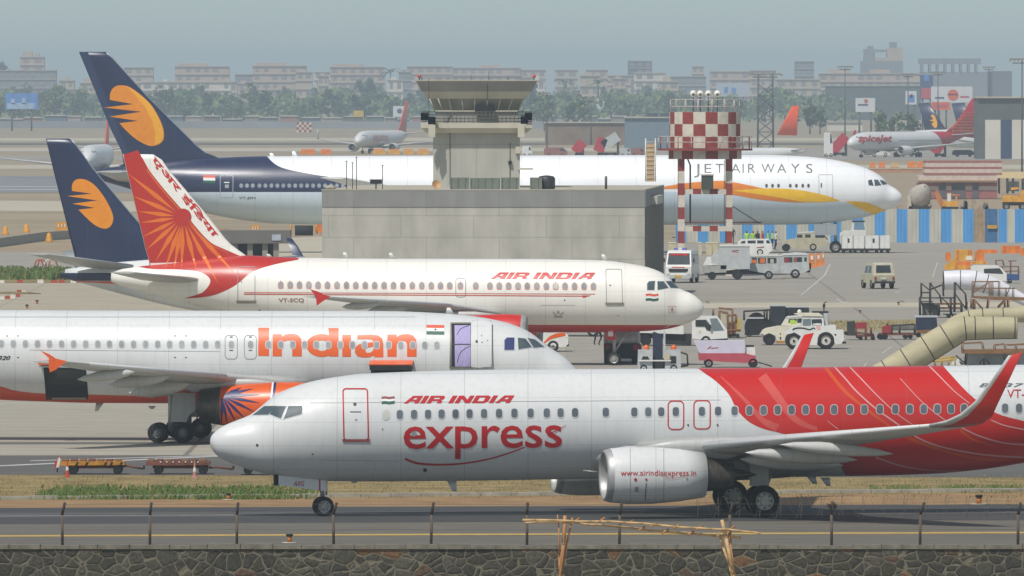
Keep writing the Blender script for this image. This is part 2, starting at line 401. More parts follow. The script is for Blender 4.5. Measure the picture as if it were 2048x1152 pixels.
    def engine(s, u0, v, w0, prof, mat, lip=M_METAL, core=((0, .62), (1.0, .5), (1.5, .36)), plug=(.25, .9), name='engine', flat=1.0, hub=.3, lipn=2, mats=None):
        mb = MB(); n = 40; c = (u0, v, w0); ax = (1, 0, 0)
        k0 = prof[0][1]; L = prof[-1][0]; rl = prof[-1][1]
        ms = mats or [lip]*lipn+[mat]*(len(prof)-1-lipn)
        mb.lathe(prof, c, ax, mat, n, mats=ms)
        mb.lathe([(0, k0), (.05, k0*.94), (.25, k0*.89), (.8, k0*.86)], c, ax, lip, n)
        mb.lathe([(L, rl), (L, rl*.93), (L-.6, rl*.9), (L-.6, .01)], c, ax, M_DARK, n)
        o = s.part(mb, name)
        f = MB(); f.lathe([(.8, k0*.87), (.82, hub*.9)], c, ax, M_FAN, n); f.lathe([(.82, hub), (.6, hub*.7), (.42, .02)], c, ax, M_STRUT, 16); s.part(f, 'fan', o)
        x = MB(); x.lathe([(L-.6+a, r) for a, r in [(0, core[0][1])]+[(a+.6, r) for a, r in core]], c, ax, M_NOZ, 28)
        x.lathe([(L+core[-1][0]-.3, plug[0]), (L+core[-1][0]+plug[1]*.4, plug[0]*.7), (L+core[-1][0]+plug[1], .02)], c, ax, M_NOZ, 16); s.part(x, 'exhaust', o)
        fr = pchip([a for a, b in prof], [b for a, b in prof]); r = lambda u: fr(u-u0)
        return o, Body(lambda u: w0, r, r, v)
    def fin_setup(s, le, te, tc=.1, v=0.0):
        """le, te: pixel lists from root to tip"""
        a = sorted((w, u) for u, w in (s.uw(*p) for p in le)); b = sorted((w, u) for u, w in (s.uw(*p) for p in te))
        s.fle = lambda w: float(np.interp(w, [x for x, y in a], [y for x, y in a])); s.fte = lambda w: float(np.interp(w, [x for x, y in b], [y for x, y in b]))
        s.ftc = tc; s.fw = (min(a[0][0], b[0][0]), max(a[-1][0], b[-1][0]))
    def fin_h(s, u, w):
        l, t = s.fle(w), s.fte(w); c = max(t-l, .1); x = min(max((u-l)/c, 0), 1); return yt(x)*c*min(s.ftc, .55/c)
    def fin_mesh(s, mat, lemat=None, n=22, name='tail_fin', low=.9):
        mb = MB(); w0, w1 = s.fw; st = []
        for i in range(n+1):
            w = w0-low+(w1-w0+low)*i/n; l, t = s.fle(w), s.fte(w); c = max(t-l, .1); st.append(((l, 0, w), (t, 0, w), (0, 1, 0), min(s.ftc, .55/c)))
        loft(mb, st, mat); return mb
    def finmap(s, off=.01, auto=False):
        ff = s.fus(off)
        def f(px, py):
            v = .1; u, w = s.uw(px, py, v)
            if auto and w < s.body.c(u)+s.body.hh(u)*.985: return ff(px, py)
            for _ in range(6): v = s.fin_h(u, w); u, w = s.uw(px, py, v)
            return Vector((u, v+off, w))
        return f
# ---------------------------------------------------------------- jet 1: white and red twin-jet taxiing in front
C_RED = paint('signal_red', 'c01a12', .24, 2.3, .05, .6); C_REDL = pm('lettering_red', 'b3161d', .4, var=.06)
C_PALE = pm('pale_red_band', 'c8524a', .35, var=.06); C_STRK = pm('streak_white', 'd39a95', .35, var=.05); C_ORST = pm('streak_orange', 'c8511c', .35, var=.05)
C_GRN = pm('flag_green', '1f5c42', .5, var=.05); C_SAF = pm('flag_saffron', 'd5583a', .5, var=.05); C_BRN = pm('flag_brown', '8d4a45', .5)
C_WFL = pm('flag_white', 'e4e4e0', .5, var=.03)
PANE = pm('window_pane', '5d6468', .15, var=.25, scale=1.2, coat=.4); PANE2 = pm('window_pane_pale', '9a9c9c', .2, var=.2, scale=1.5, coat=.3)
SHADE = pm('window_shade', 'c3c2b8', .4, var=.08); FRM = pm('window_rim', 'c9cccd', .35, var=.08); FRMR = pm('window_rim_metal', 'b9a5a2', .35)
LINE = pm('seam_line', '8f9190', .6); LINED = pm('mark_dark', '3c3f42', .6); BLUE = pm('mark_blue', '27356b', .5); BLK = pm('lettering_black', '22252a', .5)
def stamp_set(p, items, mat):                      # small marks on the skin
    for x, y, r in items: p.poly(p.fm, ell(x, y, r, r, 8), mat, .02, sx=0)
def hline(p, x0, y0, x1, y1, w, mat, off=.008): p.poly(p.fm, [(x0, y0-w/2), (x1, y1-w/2), (x1, y1+w/2), (x0, y0+w/2)], mat, off, sx=30, sy=40)
p = Plane('airliner', 'white and red airliner taxiing nose left beside the stone wall, express lettering on its side', 420, 450-10.7*math.sin(R(10.5)), 10.5, True)
p.outline([(420, 884), (423, 872), (430, 864), (445, 853), (470, 842), (500, 830), (530, 807), (546, 793), (576, 778), (627, 762), (678, 753), (728, 747), (779, 745), (880, 741.5), (1020, 739), (1200, 738), (1400, 737), (1880, 731.5), (2048, 729.5), (2350, 729), (2570, 748)],
          [(420, 884), (424, 898), (434, 911), (455, 923), (480, 933), (520, 945), (560, 953), (610, 960), (660, 962.5), (750, 963), (900, 962), (1100, 959), (1400, 956), (1700, 952), (1850, 948), (1950, 940), (2048, 925), (2150, 902), (2300, 860), (2450, 812), (2570, 780)], .94)
p.skin(M_WHITEP)
fm = p.fm
p.poly(fm, cr([(1390, 722), (1398, 738), (1431, 762), (1457, 788), (1470, 813), (1481, 828), (1500, 845), (1528, 858), (1561, 866), (1640, 890), (1680, 930), (1700, 975)], 5)+[(2300, 985), (2300, 905)]+cr([(2048, 842), (1992, 826), (1944, 793), (1904, 752), (1886, 731), (1880, 718)], 5), C_RED, .006, sx=40, sy=3)
for pts, w0, w1, m in (([(1524, 752), (1552, 790), (1582, 830), (1606, 848), (1634, 858)], 20, 8, C_PALE), ([(1440, 752), (1490, 800), (1525, 840), (1555, 856)], 2, 16, C_PALE),
        ([(1650, 734), (1690, 783), (1739, 823), (1772, 847), (1807, 872), (1858, 892)], 7, 2, C_ORST), ([(1820, 878), (1883, 900), (1947, 915), (2010, 922)], 7, 3, C_ORST), ([(1921, 860), (1944, 878), (1992, 893)], 6, 2, C_ORST),
        ([(1665, 730), (1690, 757), (1713, 783), (1751, 817), (1792, 846), (1817, 865), (1871, 890), (1959, 908), (2060, 915)], 3, 2.8, C_STRK),
        ([(1695, 730), (1726, 762), (1756, 793), (1792, 826), (1826, 850)], 2.6, 1.5, C_STRK), ([(1858, 732), (1883, 757), (1909, 783), (1939, 807)], 2.8, 1.5, C_STRK),
        ([(1800, 757), (1833, 793), (1858, 816), (1896, 844), (1924, 856), (1959, 872), (2010, 886), (2060, 889)], 1.2, 3, C_STRK),
        ([(1982, 840), (2010, 851), (2060, 861)], 2, 3, C_STRK), ([(1751, 914), (1802, 931), (1858, 940), (1921, 941)], 3, 1.5, C_STRK), ([(1655, 842), (1668, 852), (1676, 858)], 1, 2, C_STRK)):
    p.poly(fm, ribbon(pts, w0, w1), m, .008 if m is C_PALE else .010 if m is C_ORST else .0125)
for x, y in ((680, 800), (765, 800), (880, 850), (1110, 850), (1250, 850), (1330, 850)): hline(p, x, y-58, x+1, y+105, .7, LINE)
hline(p, 620, 806, 1440, 800, .7, LINE); hline(p, 640, 920, 800, 922, .6, LINE); hline(p, 750, 925, 743, 962, 1.6, C_BRN)
stamp_set(p, [(514, 890, 2.6), (625, 908, 1.8), (765, 858, 1.3), (1376, 850, 2), (1435, 850, 2)], LINED); stamp_set(p, [(850, 939.5, 4)], LINED); stamp_set(p, [(828, 868, 5.5)], PANE2)
p.part(fm, 'fuselage')
let = MB()
p.decal(let, block2d('AIR INDIA', (807, 792, 1029, 807), -1), C_REDL, .012, sx=30, sy=5); lo = p.part(let, 'lettering')
let = MB(); p.decal(let, text2d('express', (807, 853, 1124, 919), .008, tilt=-3, space=.97), C_REDL, .012, sx=30, sy=6)
p.poly(let, ribbon([(810, 917), (835, 926), (880, 929), (930, 926), (980, 917), (1020, 905), (1050, 894)], 4.5, 2), C_REDL, .016, sx=30, sy=6)
p.poly(let, ribbon([(1095, 868), (1115, 860), (1132, 850)], 3, .6), C_REDL, .024, sx=30, sy=6); p.part(let, 'lettering')
let = MB(); p.decal(let, text2d('VT-AXG', (2014, 779, 2098, 796)), C_REDL, .02, sx=30, sy=6); p.part(let, 'lettering'); let = MB(); p.decal(let, text2d('B 737', (1958, 767, 2048, 774.5), .0, shear=.3), pm('lettering_faint', '55585c', .5), .02, sx=30, sy=6); p.part(let, 'lettering')
fl = MB()
for k, m in ((0, C_BRN), (1, C_WFL), (2, C_GRN)):
    y = 793+k*5; p.poly(fl, [(763, y+.8), (770, y), (778, y+1.2), (789, y-.2), (789, y+4), (778, y+5.4), (770, y+4.4), (763, y+5)], m, .02, sx=30, sy=6)
p.part(fl, 'flag')
WX = [771.6, 799.5, 828, 856, 883, 911, 939, 968, 998, 1028.7, 1061, 1093.4, 1121, 1150, 1211.4, 1268.5, 1296.4, 1322.3, 1351.5, 1403.6, 1436, 1469, 1498.7, 1527, 1555, 1583, 1611, 1640, 1668, 1700, 1728.5, 1759.5, 1790.4, 1819.4, 1847.3, 1874.5, 1902, 1928, 2010, 2038, 2066]
for x in WX:
    p.window(x, float(np.interp(x, [771, 1028, 1400, 1560, 1870, 2010], [829.7, 826.5, 823, 820, 818, 816.5])), 12.5, 18, FRMR if 1480 < x < 1960 else FRM, SHADE if x < 780 else PANE, 1.8)
p.door(684.5, 776.5, 736, 881, C_REDL, 2.6, 7, [(706, 806, 712, 811, LINED), (699, 823, 721, 824.5, LINED), (709, 838, 713, 841, LINE)], C_BRN, slant=2)
p.door(1335, 801, 1368.5, 860, C_REDL, 2.4, 10, name='emergency_exit'); p.door(1386.5, 800, 1421.5, 859, C_REDL, 2.4, 10, name='emergency_exit')
p.wrap = .06
for q in ([(505, 831), (528, 813.3), (552, 812.5), (536.5, 830)], [(539, 829), (549.5, 813), (572, 813), (561.5, 837.5)], [(567, 838), (576.5, 813), (604.5, 812), (605, 818), (603, 828)]):
    m = MB(); cx = sum(a for a, b in q)/len(q); cy = sum(b for a, b in q)/len(q)
    p.poly(m, [(cx+(a-cx)*1.13, cy+(b-cy)*1.13) for a, b in q], FRM, .012, sx=6, sy=4); p.poly(m, q, M_GLASS, .02, sx=6, sy=4); p.part(m, 'cockpit_window')
p.wrap = 1.2
# wings, winglets
def wl(px, py, v): u, w = p.uw(px, py, v); return u, w
def wing_from(p, rows, mat):
    st = []
    for x, y, v, c, tc, dr in rows: u, w = p.uw(x, y, v); st.append((u, v, w, c, tc, dr))
    return p.wing(st, mat), st
(wn, wf), st = wing_from(p, [(1240, 899, 1.2, 8.0, .13, .12), (1405, 892, 5.0, 5.3, .115, .06), (1858, 851, 16.3, 1.75, .10, .0)], M_GREYW)
slat = MB(); loft(slat, [((s_[0]-.012, s_[1], s_[2]-.0), (s_[0]+c, s_[1], s_[2]-.005), (0, 0, 1), t) for s_, c, t in ((st[1], .95, .36), (st[2], .42, .3))], M_WHITEP); p.part(slat, 'slat', wn)
WLT = [((1858, 851), (1950, 852), 16.3, (0, 0, 1)), ((1890, 843.5), (1968, 846), 16.75, (0, -.35, .94)), ((1920, 829), (1984, 833), 17.1, (0, -.6, .8)), ((1950, 803), (1997, 805), 17.3, (0, -.85, .5)), ((1985, 757), (2016, 765), 17.5, (0, -.95, .3)), ((2017, 711), (2044, 705), 17.75, (0, -.95, .3))]
for sg, par in ((1, wn), (-1, wf)):
    mb = MB(); q = []; q2 = []
    for a, b, v, no in WLT:
        A_ = p.P(*a, v); B_ = p.P(*b, v); A_.y *= sg; B_.y *= sg; no = (0, no[1]*sg, no[2]); q.append((A_, B_, no, .085))
        d = B_-A_; q2.append((A_-d*.006, A_+d*.42, no, .23))
    loft(mb, q, C_RED); loft(mb, q2, pm('winglet_grey', 'b4b6b4', .4)); p.part(mb, 'winglet', par)
for (a, b), v, r in ((((1560, 889), (1786, 908)), 11.2, .22), (((1490, 905), (1714, 920)), 8.2, .26), (((1480, 918), (1686, 931)), 5.4, .3)):
    for sg, par in ((1, wn), (-1, wf)):
        A_ = p.P(*a, v); B_ = p.P(*b, v); A_.y *= sg; B_.y *= sg; p.canoe(A_, B_, r, M_GREYW, par)
# belly fairing
mb = MB(); u0, _ = p.uw(1130, 950, 0); u1, _ = p.uw(1690, 950, 0); n = 24
vs = []
for i in range(n+1):
    t = i/n; u = u0+(u1-u0)*t; k = max(0, math.sin(math.pi*min(1, max(0, t))))**.45; b_ = p.body
    for j in range(33):
        th = math.pi+math.pi*j/32*1.16-.08*math.pi; vs.append((u, (1.0+1.05*k)*math.cos(th), b_.c(u)-1.0+(.6+.51*k)*math.sin(th)))
for i in range(n): mb.add(vs[i*33:(i+2)*33], [(j, j+1, 34+j, 33+j) for j in range(32)], M_GREYW, True)
p.part(mb, 'belly_fairing', fix=False)
# engines
ENG = [(0, .85), (.06, .92), (.25, .975), (.9, 1.035), (1.8, 1.03), (2.8, .95), (3.7, .815)]
for sg in (1, -1):
    u0, w0 = p.uw(1206, 951, 4.83)
    e, eb = p.engine(u0, 4.83*sg, w0, ENG, M_WHITEP, core=((0, .6), (.6, .56), (1.05, .5)))
    py = MB(); loft(py, [((u0+1.0, 4.83*sg, w0+.95), (u0+4.6, 4.83*sg, w0+.55), (0, 1, 0), .07), ((u0+2.6, 4.83*sg, w0+1.25), (u0+7, 4.83*sg, w0+1.35), (0, 1, 0), .06)], M_GREYW); p.part(py, 'pylon', e)
    if sg == 1:
        t = MB(); p.decal(t, text2d('www.airindiaexpress.in', (1241, 940, 1392, 955)), C_REDL, .012, body=eb, sx=20, sy=4)
        p.poly(t, ribbon([(1330, 955.5), (1350, 956), (1372, 952)], 1.2, .6), C_REDL, .015, body=eb, sx=20, sy=4); p.part(t, 'lettering', e)
        t = MB()
        for x, y, r in ((1271, 959, 3), (1292.5, 959, 2.4)): p.poly(t, ell(x, y, r, r, 10), C_REDL, .012, body=eb, sx=0)
        p.poly(t, [(1292, 966), (1293.5, 966), (1291, 1000), (1289.5, 1000)], LINED, .012, body=eb, sx=20, sy=5)
        for a, b, c, d in ((1327, 898, 1327.8, 1004), (1260, 897, 1260.8, 1004), (1270, 974, 1277, 984), (1372, 955, 1376, 959)): p.poly(t, [(a, b), (c, b), (c, d), (a, d)], LINE, .009, body=eb, sx=20, sy=5)
        p.part(t, 'marking', e)
# landing gear
u, w = p.uw(648, 1010, .2); gr = MB(); gr.cyl((u, 0, w), (u-.1, 0, w+1.5), .085, M_STRUT); gr.cyl((u, -.25, w), (u, .25, w), .06, M_STRUT); gr.cyl((u-.05, 0, w+.5), (u-.5, 0, w+1.3), .04, M_STRUT)
gr.cyl((u+.12, 0, w+.9), (u+.12, 0, w+.35), .04, M_STRUT); ng = p.part(gr, 'nose_gear')
for v in (.22, -.22): p.wheel(u, v, .36, .36, .2, ng, rf=.64)
d = MB(); f43 = lambda v: (lambda a, b: p.P(a, b, v)); dq = [(557, 950), (600, 955), (653, 961), (653, 983), (557, 970)]
for sg in (1, -1):
    vs = [p.P(a, b, .42) for a, b in dq]; vs = [Vector((q.x, sg*q.y, q.z)) for q in vs]; vo = [q+Vector((0, .03*sg, 0)) for q in vs]
    m = MB(); m.add(vs+vo, [(0, 1, 2, 3, 4), (9, 8, 7, 6, 5)]+[(i, (i+1) % 5, 5+(i+1) % 5, 5+i) for i in range(5)], M_WHITEP)
    if sg == 1:
        p.decal(m, text2d('AXG', (587, 962, 609, 972), .01, .3), C_REDL, fn=f43(.465), sx=0); p.poly(m, [(638, 959), (641, 959), (641, 982), (638, 981.5)], C_REDL, fn=f43(.465), sx=0)
    p.part(m, 'gear_door', ng)
d.box(p.P(553, 960, .2), (.18, .3, .4), M_DARK); p.part(d, 'taxi_light', ng)
for sg in (1, -1):
    u, w = p.uw(1528, 1003, 3.3); g_ = MB(); v = 2.86*sg
    g_.cyl((u, v, .565), (u-.1, v, 2.6), .14, M_STRUT); g_.cyl((u, v-.55, .565), (u, v+.55, .565), .09, M_STRUT); g_.cyl((u-.05, v, 1.2), (u-.9, v-.5*sg, 2.4), .07, M_STRUT); g_.cyl((u+.1, v, .8), (u+.35, v, 1.5), .05, M_STRUT); g_.box((u-.15, v+.3*sg, 1.7), (.7, .06, 1.2), M_GREYW)
    mg = p.part(g_, 'main_gear')
    for dv in (.43, -.43): p.wheel(u, v+dv, .565, .565, .4, mg, rim=pm('hub_cap', 'c4c2b8', .4, .1), rf=.6)
# small aerials and tail
for x, y0, y1, lean in ((893, 960, 983, 12), (1612, 952, 968, 14), (1640, 955, 972, 13), (700, 958, 966, 4)):
    a = p.P(x, y0, 0); b = p.P(x+lean, y1, 0); m = MB(); loft(m, [(a, a+Vector((.36, 0, 0)), (0, 1, 0), .12), (b, b+Vector((.16, 0, 0)), (0, 1, 0), .12)], M_WHITEP); p.part(m, 'antenna')
m = MB(); m.tube([p.P(1166, 941, 2.0), p.P(1195, 944, 2.2)], .025, M_METAL); p.part(m, 'probe')
p.fin_setup([(2300, 730), (2390, 660), (2520, 470)], [(2560, 740), (2590, 600), (2620, 470)]); p.part(p.fin_mesh(C_RED), 'tail_fin')
p.wing([(33.5, .5, 4.6, 3.6, .1, 0), (37.2, 7.1, 5.4, 1.3, .09, 0)], M_GREYW, 'stabilizer')
P737 = p
# ---------------------------------------------------------------- jet 2: white and orange twin-jet parked behind, nose to the right
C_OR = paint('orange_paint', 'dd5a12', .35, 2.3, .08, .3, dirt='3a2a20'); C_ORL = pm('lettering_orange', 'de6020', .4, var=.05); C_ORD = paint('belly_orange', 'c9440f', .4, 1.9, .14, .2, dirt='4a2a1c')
C_LIL = pm('curtain_lilac', 'a99fc9', .7, var=.15, scale=3, stretch=(6, 6, 1)); C_RAY = pm('ray_blue', '1f2560', .4)
p = Plane('airliner', 'white twin-jet with orange lettering and open doors parked nose to the right', 1160, 553.7, 4.5, False)
p.outline([(1160, 761), (1158, 750), (1151, 737), (1142, 727), (1127, 713), (1109, 701), (1089, 687.6), (1065, 668), (1045, 656.5), (1020, 647.5), (982, 638), (940, 631.5), (881, 626.5), (810, 623), (754, 622), (500, 621.5), (200, 621), (0, 620), (-300, 619), (-517, 640)],
          [(1160, 761), (1156, 775), (1140, 788), (1110, 797), (1050, 803), (980, 806), (900, 807), (600, 807), (203, 806), (90, 803), (0, 799.5), (-100, 785), (-250, 752), (-400, 712), (-517, 672)], .955)
p.skin(M_WHITEP); fm = p.fm
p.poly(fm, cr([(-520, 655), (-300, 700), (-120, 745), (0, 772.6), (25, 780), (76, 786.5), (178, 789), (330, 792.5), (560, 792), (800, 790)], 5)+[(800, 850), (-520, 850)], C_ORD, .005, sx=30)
for x in (134, 290, 470, 580, 720, 890): hline(p, x, 634, x, 790, .7, LINE)
hline(p, 0, 634, 830, 634, .8, LINE); hline(p, 60, 700, 440, 703, .7, LINE)
for x in (25, 361):                                 # bracket marks
    for dx, dy in ((-11, -16), (11, -16), (-11, 27), (11, 27)): p.poly(fm, [(x+dx-2, 688+dy-1), (x+dx+2, 688+dy-1), (x+dx+2, 688+dy+.6), (x+dx-2, 688+dy+.6)], LINED, .012, sx=0)
p.part(fm, 'fuselage')
IND = [[[(65, 220), (150, 220), (150, 440), (65, 440)]],
       [[(178, 443), (178, 270), (250, 270), (252, 290), (275, 274), (310, 267), (345, 267), (380, 278), (402, 305), (408, 345), (408, 443), (333, 443), (333, 350), (324, 326), (300, 318), (270, 326), (252, 345), (250, 443)]],
       [[(617, 222), (697, 222), (697, 445), (622, 445)]+ell(566, 358, 121, 90, 22, 62, 298), ell(568, 360, 48, 42, 18)],
       [[(727, 275), (795, 275), (795, 447), (727, 447)]],
       [[(845, 278), (960, 273), (1010, 280), (1040, 303), (1050, 345), (1050, 450), (980, 450), (978, 436), (940, 450), (890, 453), (845, 442), (825, 412), (830, 375), (855, 350), (900, 338), (972, 333), (966, 316), (940, 309), (845, 309)], [(905, 395), (922, 377), (972, 366), (972, 392), (955, 412), (922, 418)]]]
IND.append([[(x+904, y+3) for x, y in IND[1][0]]])
let = MB()
for ls in IND:
    vs, fs = shape2d([[(500+x/3.938, 600+y/3.938) for x, y in l] for l in ls]); p.decal(let, (vs, fs), C_ORL, .012, sx=30, sy=6)
p.part(let, 'lettering')
let = MB(); p.decal(let, text2d('A320', (-16, 711.5, 21, 720), .02, shear=.35), BLK, .012, sx=30, sy=6); p.part(let, 'lettering')
fl = MB()
for y0, y1, m in ((650, 656, C_SAF), (656, 662.5, C_WFL), (662.5, 669, C_GRN)): p.poly(fl, [(853, y0), (888.5, y0+.5), (888.5, y1+.5), (853, y1)], m, .012, sx=30, sy=6)
p.poly(fl, ell(871, 659.4, 2, 2, 10), BLUE, .016, sx=0); p.part(fl, 'flag')
xs = [q/3.938 for q in (-85, 10, 105, 200, 295, 390, 485, 580, 675, 770, 862, 958, 1052, 1147, 1242, 1336, 1431, 1526, 1620, 1714, 1822, 1973)]+[500+q/3.938 for q in (145, 243, 337, 430, 523, 618, 712, 807, 903, 998, 1093, 1188, 1283, 1377, 1472)]
for x in xs: p.window(x, 687.4+x*.0038, 10, 14, FRM, PANE2 if x < 850 else PANE2, 1.3)
for a, b in ((449.5, 475.4), (488, 513.5)): p.door(a, 670, b, 718.6, LINE, 1.3, 8, [(a+10, 673, b-10, 675, LINED), (a+9, 700, b-9, 701.5, LINED)], name='emergency_exit')
# open front door: dark opening, curtain, door leaf swung forward
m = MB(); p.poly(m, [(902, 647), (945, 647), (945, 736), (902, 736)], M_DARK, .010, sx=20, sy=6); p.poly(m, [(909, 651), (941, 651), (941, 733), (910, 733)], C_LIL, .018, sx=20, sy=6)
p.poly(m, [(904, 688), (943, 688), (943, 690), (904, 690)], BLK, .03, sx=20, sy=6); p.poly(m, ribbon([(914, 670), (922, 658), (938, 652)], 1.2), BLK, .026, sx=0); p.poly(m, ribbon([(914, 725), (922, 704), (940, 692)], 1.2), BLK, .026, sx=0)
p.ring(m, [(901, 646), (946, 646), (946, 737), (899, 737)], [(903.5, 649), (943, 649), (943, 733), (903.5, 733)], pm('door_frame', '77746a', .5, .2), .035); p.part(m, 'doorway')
m = MB(); f1 = p.fus(.20); f2 = p.fus(.12); q = rrect(942.5, 648, 984, 734, 4); v1 = [f1(a, b) for a, b in q]; v2 = [f2(a, b) for a, b in q]; k = len(q)
g1, gf = grid2d(q, [tuple(range(k))], 20, 6); m.add([f1(a, b) for a, b in g1], gf, M_WHITEP, True); m.add(v1+v2, [(i, (i+1) % k, k+(i+1) % k, k+i) for i in range(k)], LINE)
for x, y, r in ((954, 686.5, 2.6), (964, 676, 1), (965, 688, 1.2), (976, 685, 1)): p.poly(m, ell(x, y, r, r, 8), LINED, .215, sx=0)
p.part(m, 'door', label='passenger door swung open flat against the fuselage')
# cargo holds
m = MB(); p.poly(m, [(87, 733), (172, 737), (177, 795), (174, 799), (92, 799)], M_DARK, .012, sx=20, sy=6); p.poly(m, [(91, 738), (168, 741), (170, 770), (93, 768)], pm('hold_lining', '34342f', .8, var=.3), .02, sx=20, sy=6)
p.poly(m, [(104, 794), (172, 794), (172, 798), (104, 798)], pm('hold_sill', '8a877c', .6), .03, sx=20, sy=6); p.part(m, 'cargo_hold')
m = MB(); a, b = p.P(82, 722, 2.55), p.P(98, 731, 2.0); m.box((a+b)/2, (.5, .9, .14), C_OR); m.box((a+b)/2+Vector((0, 0, -.14)), (.46, .8, .06), M_STRUT); p.part(m, 'cargo_door')
m = MB(); p.poly(m, [(741, 731), (823, 731), (823, 750), (742, 750)], M_DARK, .012, sx=20, sy=6); p.part(m, 'cargo_hold')
m = MB(); a, b = p.P(738, 728, 2.7), p.P(824, 728, 2.7); c = (a+b)/2; m.box(c+Vector((0, -.35, .02)), ((b-a).length, .8, .10), C_OR, rx=R(-12)); m.box(c+Vector((0, -.3, -.16)), ((b-a).length*.97, .7, .22), M_DARK); p.part(m, 'cargo_door')
p.wrap = .06
for q in ([(1009, 681), (1014, 675.6), (1029, 675.6), (1028.5, 700), (1009, 700)], [(1035.6, 676), (1051, 677.5), (1064, 694.5), (1037, 699)], [(1055, 676.5), (1070, 679.5), (1089, 694.5), (1067.5, 696)]):
    m = MB(); cx = sum(a for a, b in q)/len(q); cy = sum(b for a, b in q)/len(q)
    p.poly(m, [(cx+(a-cx)*1.14, cy+(b-cy)*1.1) for a, b in q], FRM, .012, sx=6, sy=4); p.poly(m, q, BLUE if q[0][0] == 1009 else M_GLASS, .02, sx=6, sy=4); p.part(m, 'cockpit_window')
p.wrap = 1.2
(wn, wf), st = wing_from(p, [(640, 770, 1.4, 7.2, .13, .1), (560, 766, 3.4, 5.9, .12, .08), (455, 754, 6.4, 4.1, .115, .05), (135, 723.5, 16.7, 1.6, .1, 0)], M_GREYW)
slat = MB(); loft(slat, [((s_[0]-.012, s_[1], s_[2]), (s_[0]+c, s_[1], s_[2]-.005), (0, 0, 1), t) for s_, c, t in ((st[2], .8, .40), (((st[3][0]*.86+st[2][0]*.14), st[3][1]*.86+st[2][1]*.14, st[3][2]*.86+st[2][2]*.14), .45, .34))], M_WHITEP); p.part(slat, 'slat', wn)
fen = [(80.7, 701), (98, 708), (112, 717), (134.6, 722.5), (122, 731), (112, 739), (100, 745), (98, 735), (98, 716)]
def fence(p, pts, v, mat, sides):
    for sg, par in sides:
        mb = MB(); q = [p.P(a, b, v) for a, b in pts]; k = len(q); q1 = [Vector((c.x, sg*v, c.z)) for c in q]; q2 = [Vector((c.x, sg*(v+.06), c.z)) for c in q]
        mb.add(q1+q2, [tuple(range(k)), tuple(range(2*k-1, k-1, -1))]+[(i, (i+1) % k, k+(i+1) % k, k+i) for i in range(k)], mat); p.part(mb, 'wingtip_fence', par)
fence(p, fen, 16.75, C_OR, ((1, wn), (-1, wf)))
for (a, b), v, r in ((((270, 744), (155, 759)), 13.0, .24), (((340, 753), (218, 770)), 9.8, .3), (((380, 768), (258, 786)), 6.9, .36)):
    for sg, par in ((1, wn), (-1, wf)):
        A_ = p.P(*a, v); B_ = p.P(*b, v); A_.y *= sg; B_.y *= sg; p.canoe(A_, B_, r, M_GREYW, par)
def belly(p, x0, x1, y, wid, hgt, mat, k0=1.0):
    mb = MB(); u0, w0 = p.uw(x0, y, 0); u1, _ = p.uw(x1, y, 0); n = 24; vs = []
    if u0 > u1: u0, u1 = u1, u0
    for i in range(n+1):
        t = i/n; u = u0+(u1-u0)*t; k = max(0, math.sin(math.pi*t))**.8
        for j in range(33):
            th = math.pi+math.pi*j/32*1.2-.1*math.pi; vs.append((u, wid*(.3+.7*k)*math.cos(th), w0+hgt+hgt*(.3+.7*k)*math.sin(th)))
    for i in range(n): mb.add(vs[i*33:(i+2)*33], [(j, j+1, 34+j, 33+j) for j in range(32)], mat, True)
    p.part(mb, 'belly_fairing', fix=False)
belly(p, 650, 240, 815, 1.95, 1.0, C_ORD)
# wing root fairing and engines
ENG2 = [(0, .88), (.06, .95), (.3, 1.02), (1.1, 1.06), (2.0, 1.05), (3.2, .98), (4.3, .86), (5.25, .72)]
for sg in (1, -1):
    u0, w0 = p.uw(636, 812, 5.75)
    e, eb = p.engine(u0, 5.75*sg, w0, ENG2, C_OR, core=((0, .5), (.05, .45), (.1, .4)), plug=(.12, .1), mats=[M_METAL, M_METAL, C_OR, C_OR, C_OR, C_OR, M_NOZ])
    py = MB(); loft(py, [((u0+1.2, 5.75*sg, w0+1.0), (u0+5.6, 5.75*sg, w0+.6), (0, 1, 0), .07), ((u0+3.0, 5.75*sg, w0+1.2), (u0+7.2, 5.75*sg, w0+1.2), (0, 1, 0), .06)], M_GREYW); p.part(py, 'pylon', e)
    if sg == 1:
        t = MB()
        for tx_, ty_ in ((443, 851), (455, 850), (472, 845), (491, 838), (510, 824), (521, 806), (522, 789), (508, 777), (484, 775)):
            x0, y0 = 444, 792; L = math.hypot(tx_-x0, ty_-y0); c_, s_ = (tx_-x0)/L, (ty_-y0)/L; hw = 3.1
            p.poly(t, [(x0+c_*5-s_, y0+s_*5+c_), (x0+c_*L*.5-s_*hw, y0+s_*L*.5+c_*hw), (x0+c_*L, y0+s_*L), (x0+c_*L*.5+s_*hw, y0+s_*L*.5-c_*hw), (x0+c_*5+s_, y0+s_*5-c_)], C_RAY, .012, body=eb, sx=6, sy=4)
        p.poly(t, [(545, 760), (548, 760), (544, 800), (539, 860), (535, 860), (540, 800)], C_WFL, .012, body=eb, sx=8, sy=4); p.poly(t, [(548, 760), (553, 760), (549, 800), (544, 860), (539, 860), (544, 800)], C_RAY, .013, body=eb, sx=8, sy=4)
        p.part(t, 'sunburst_marking', e)
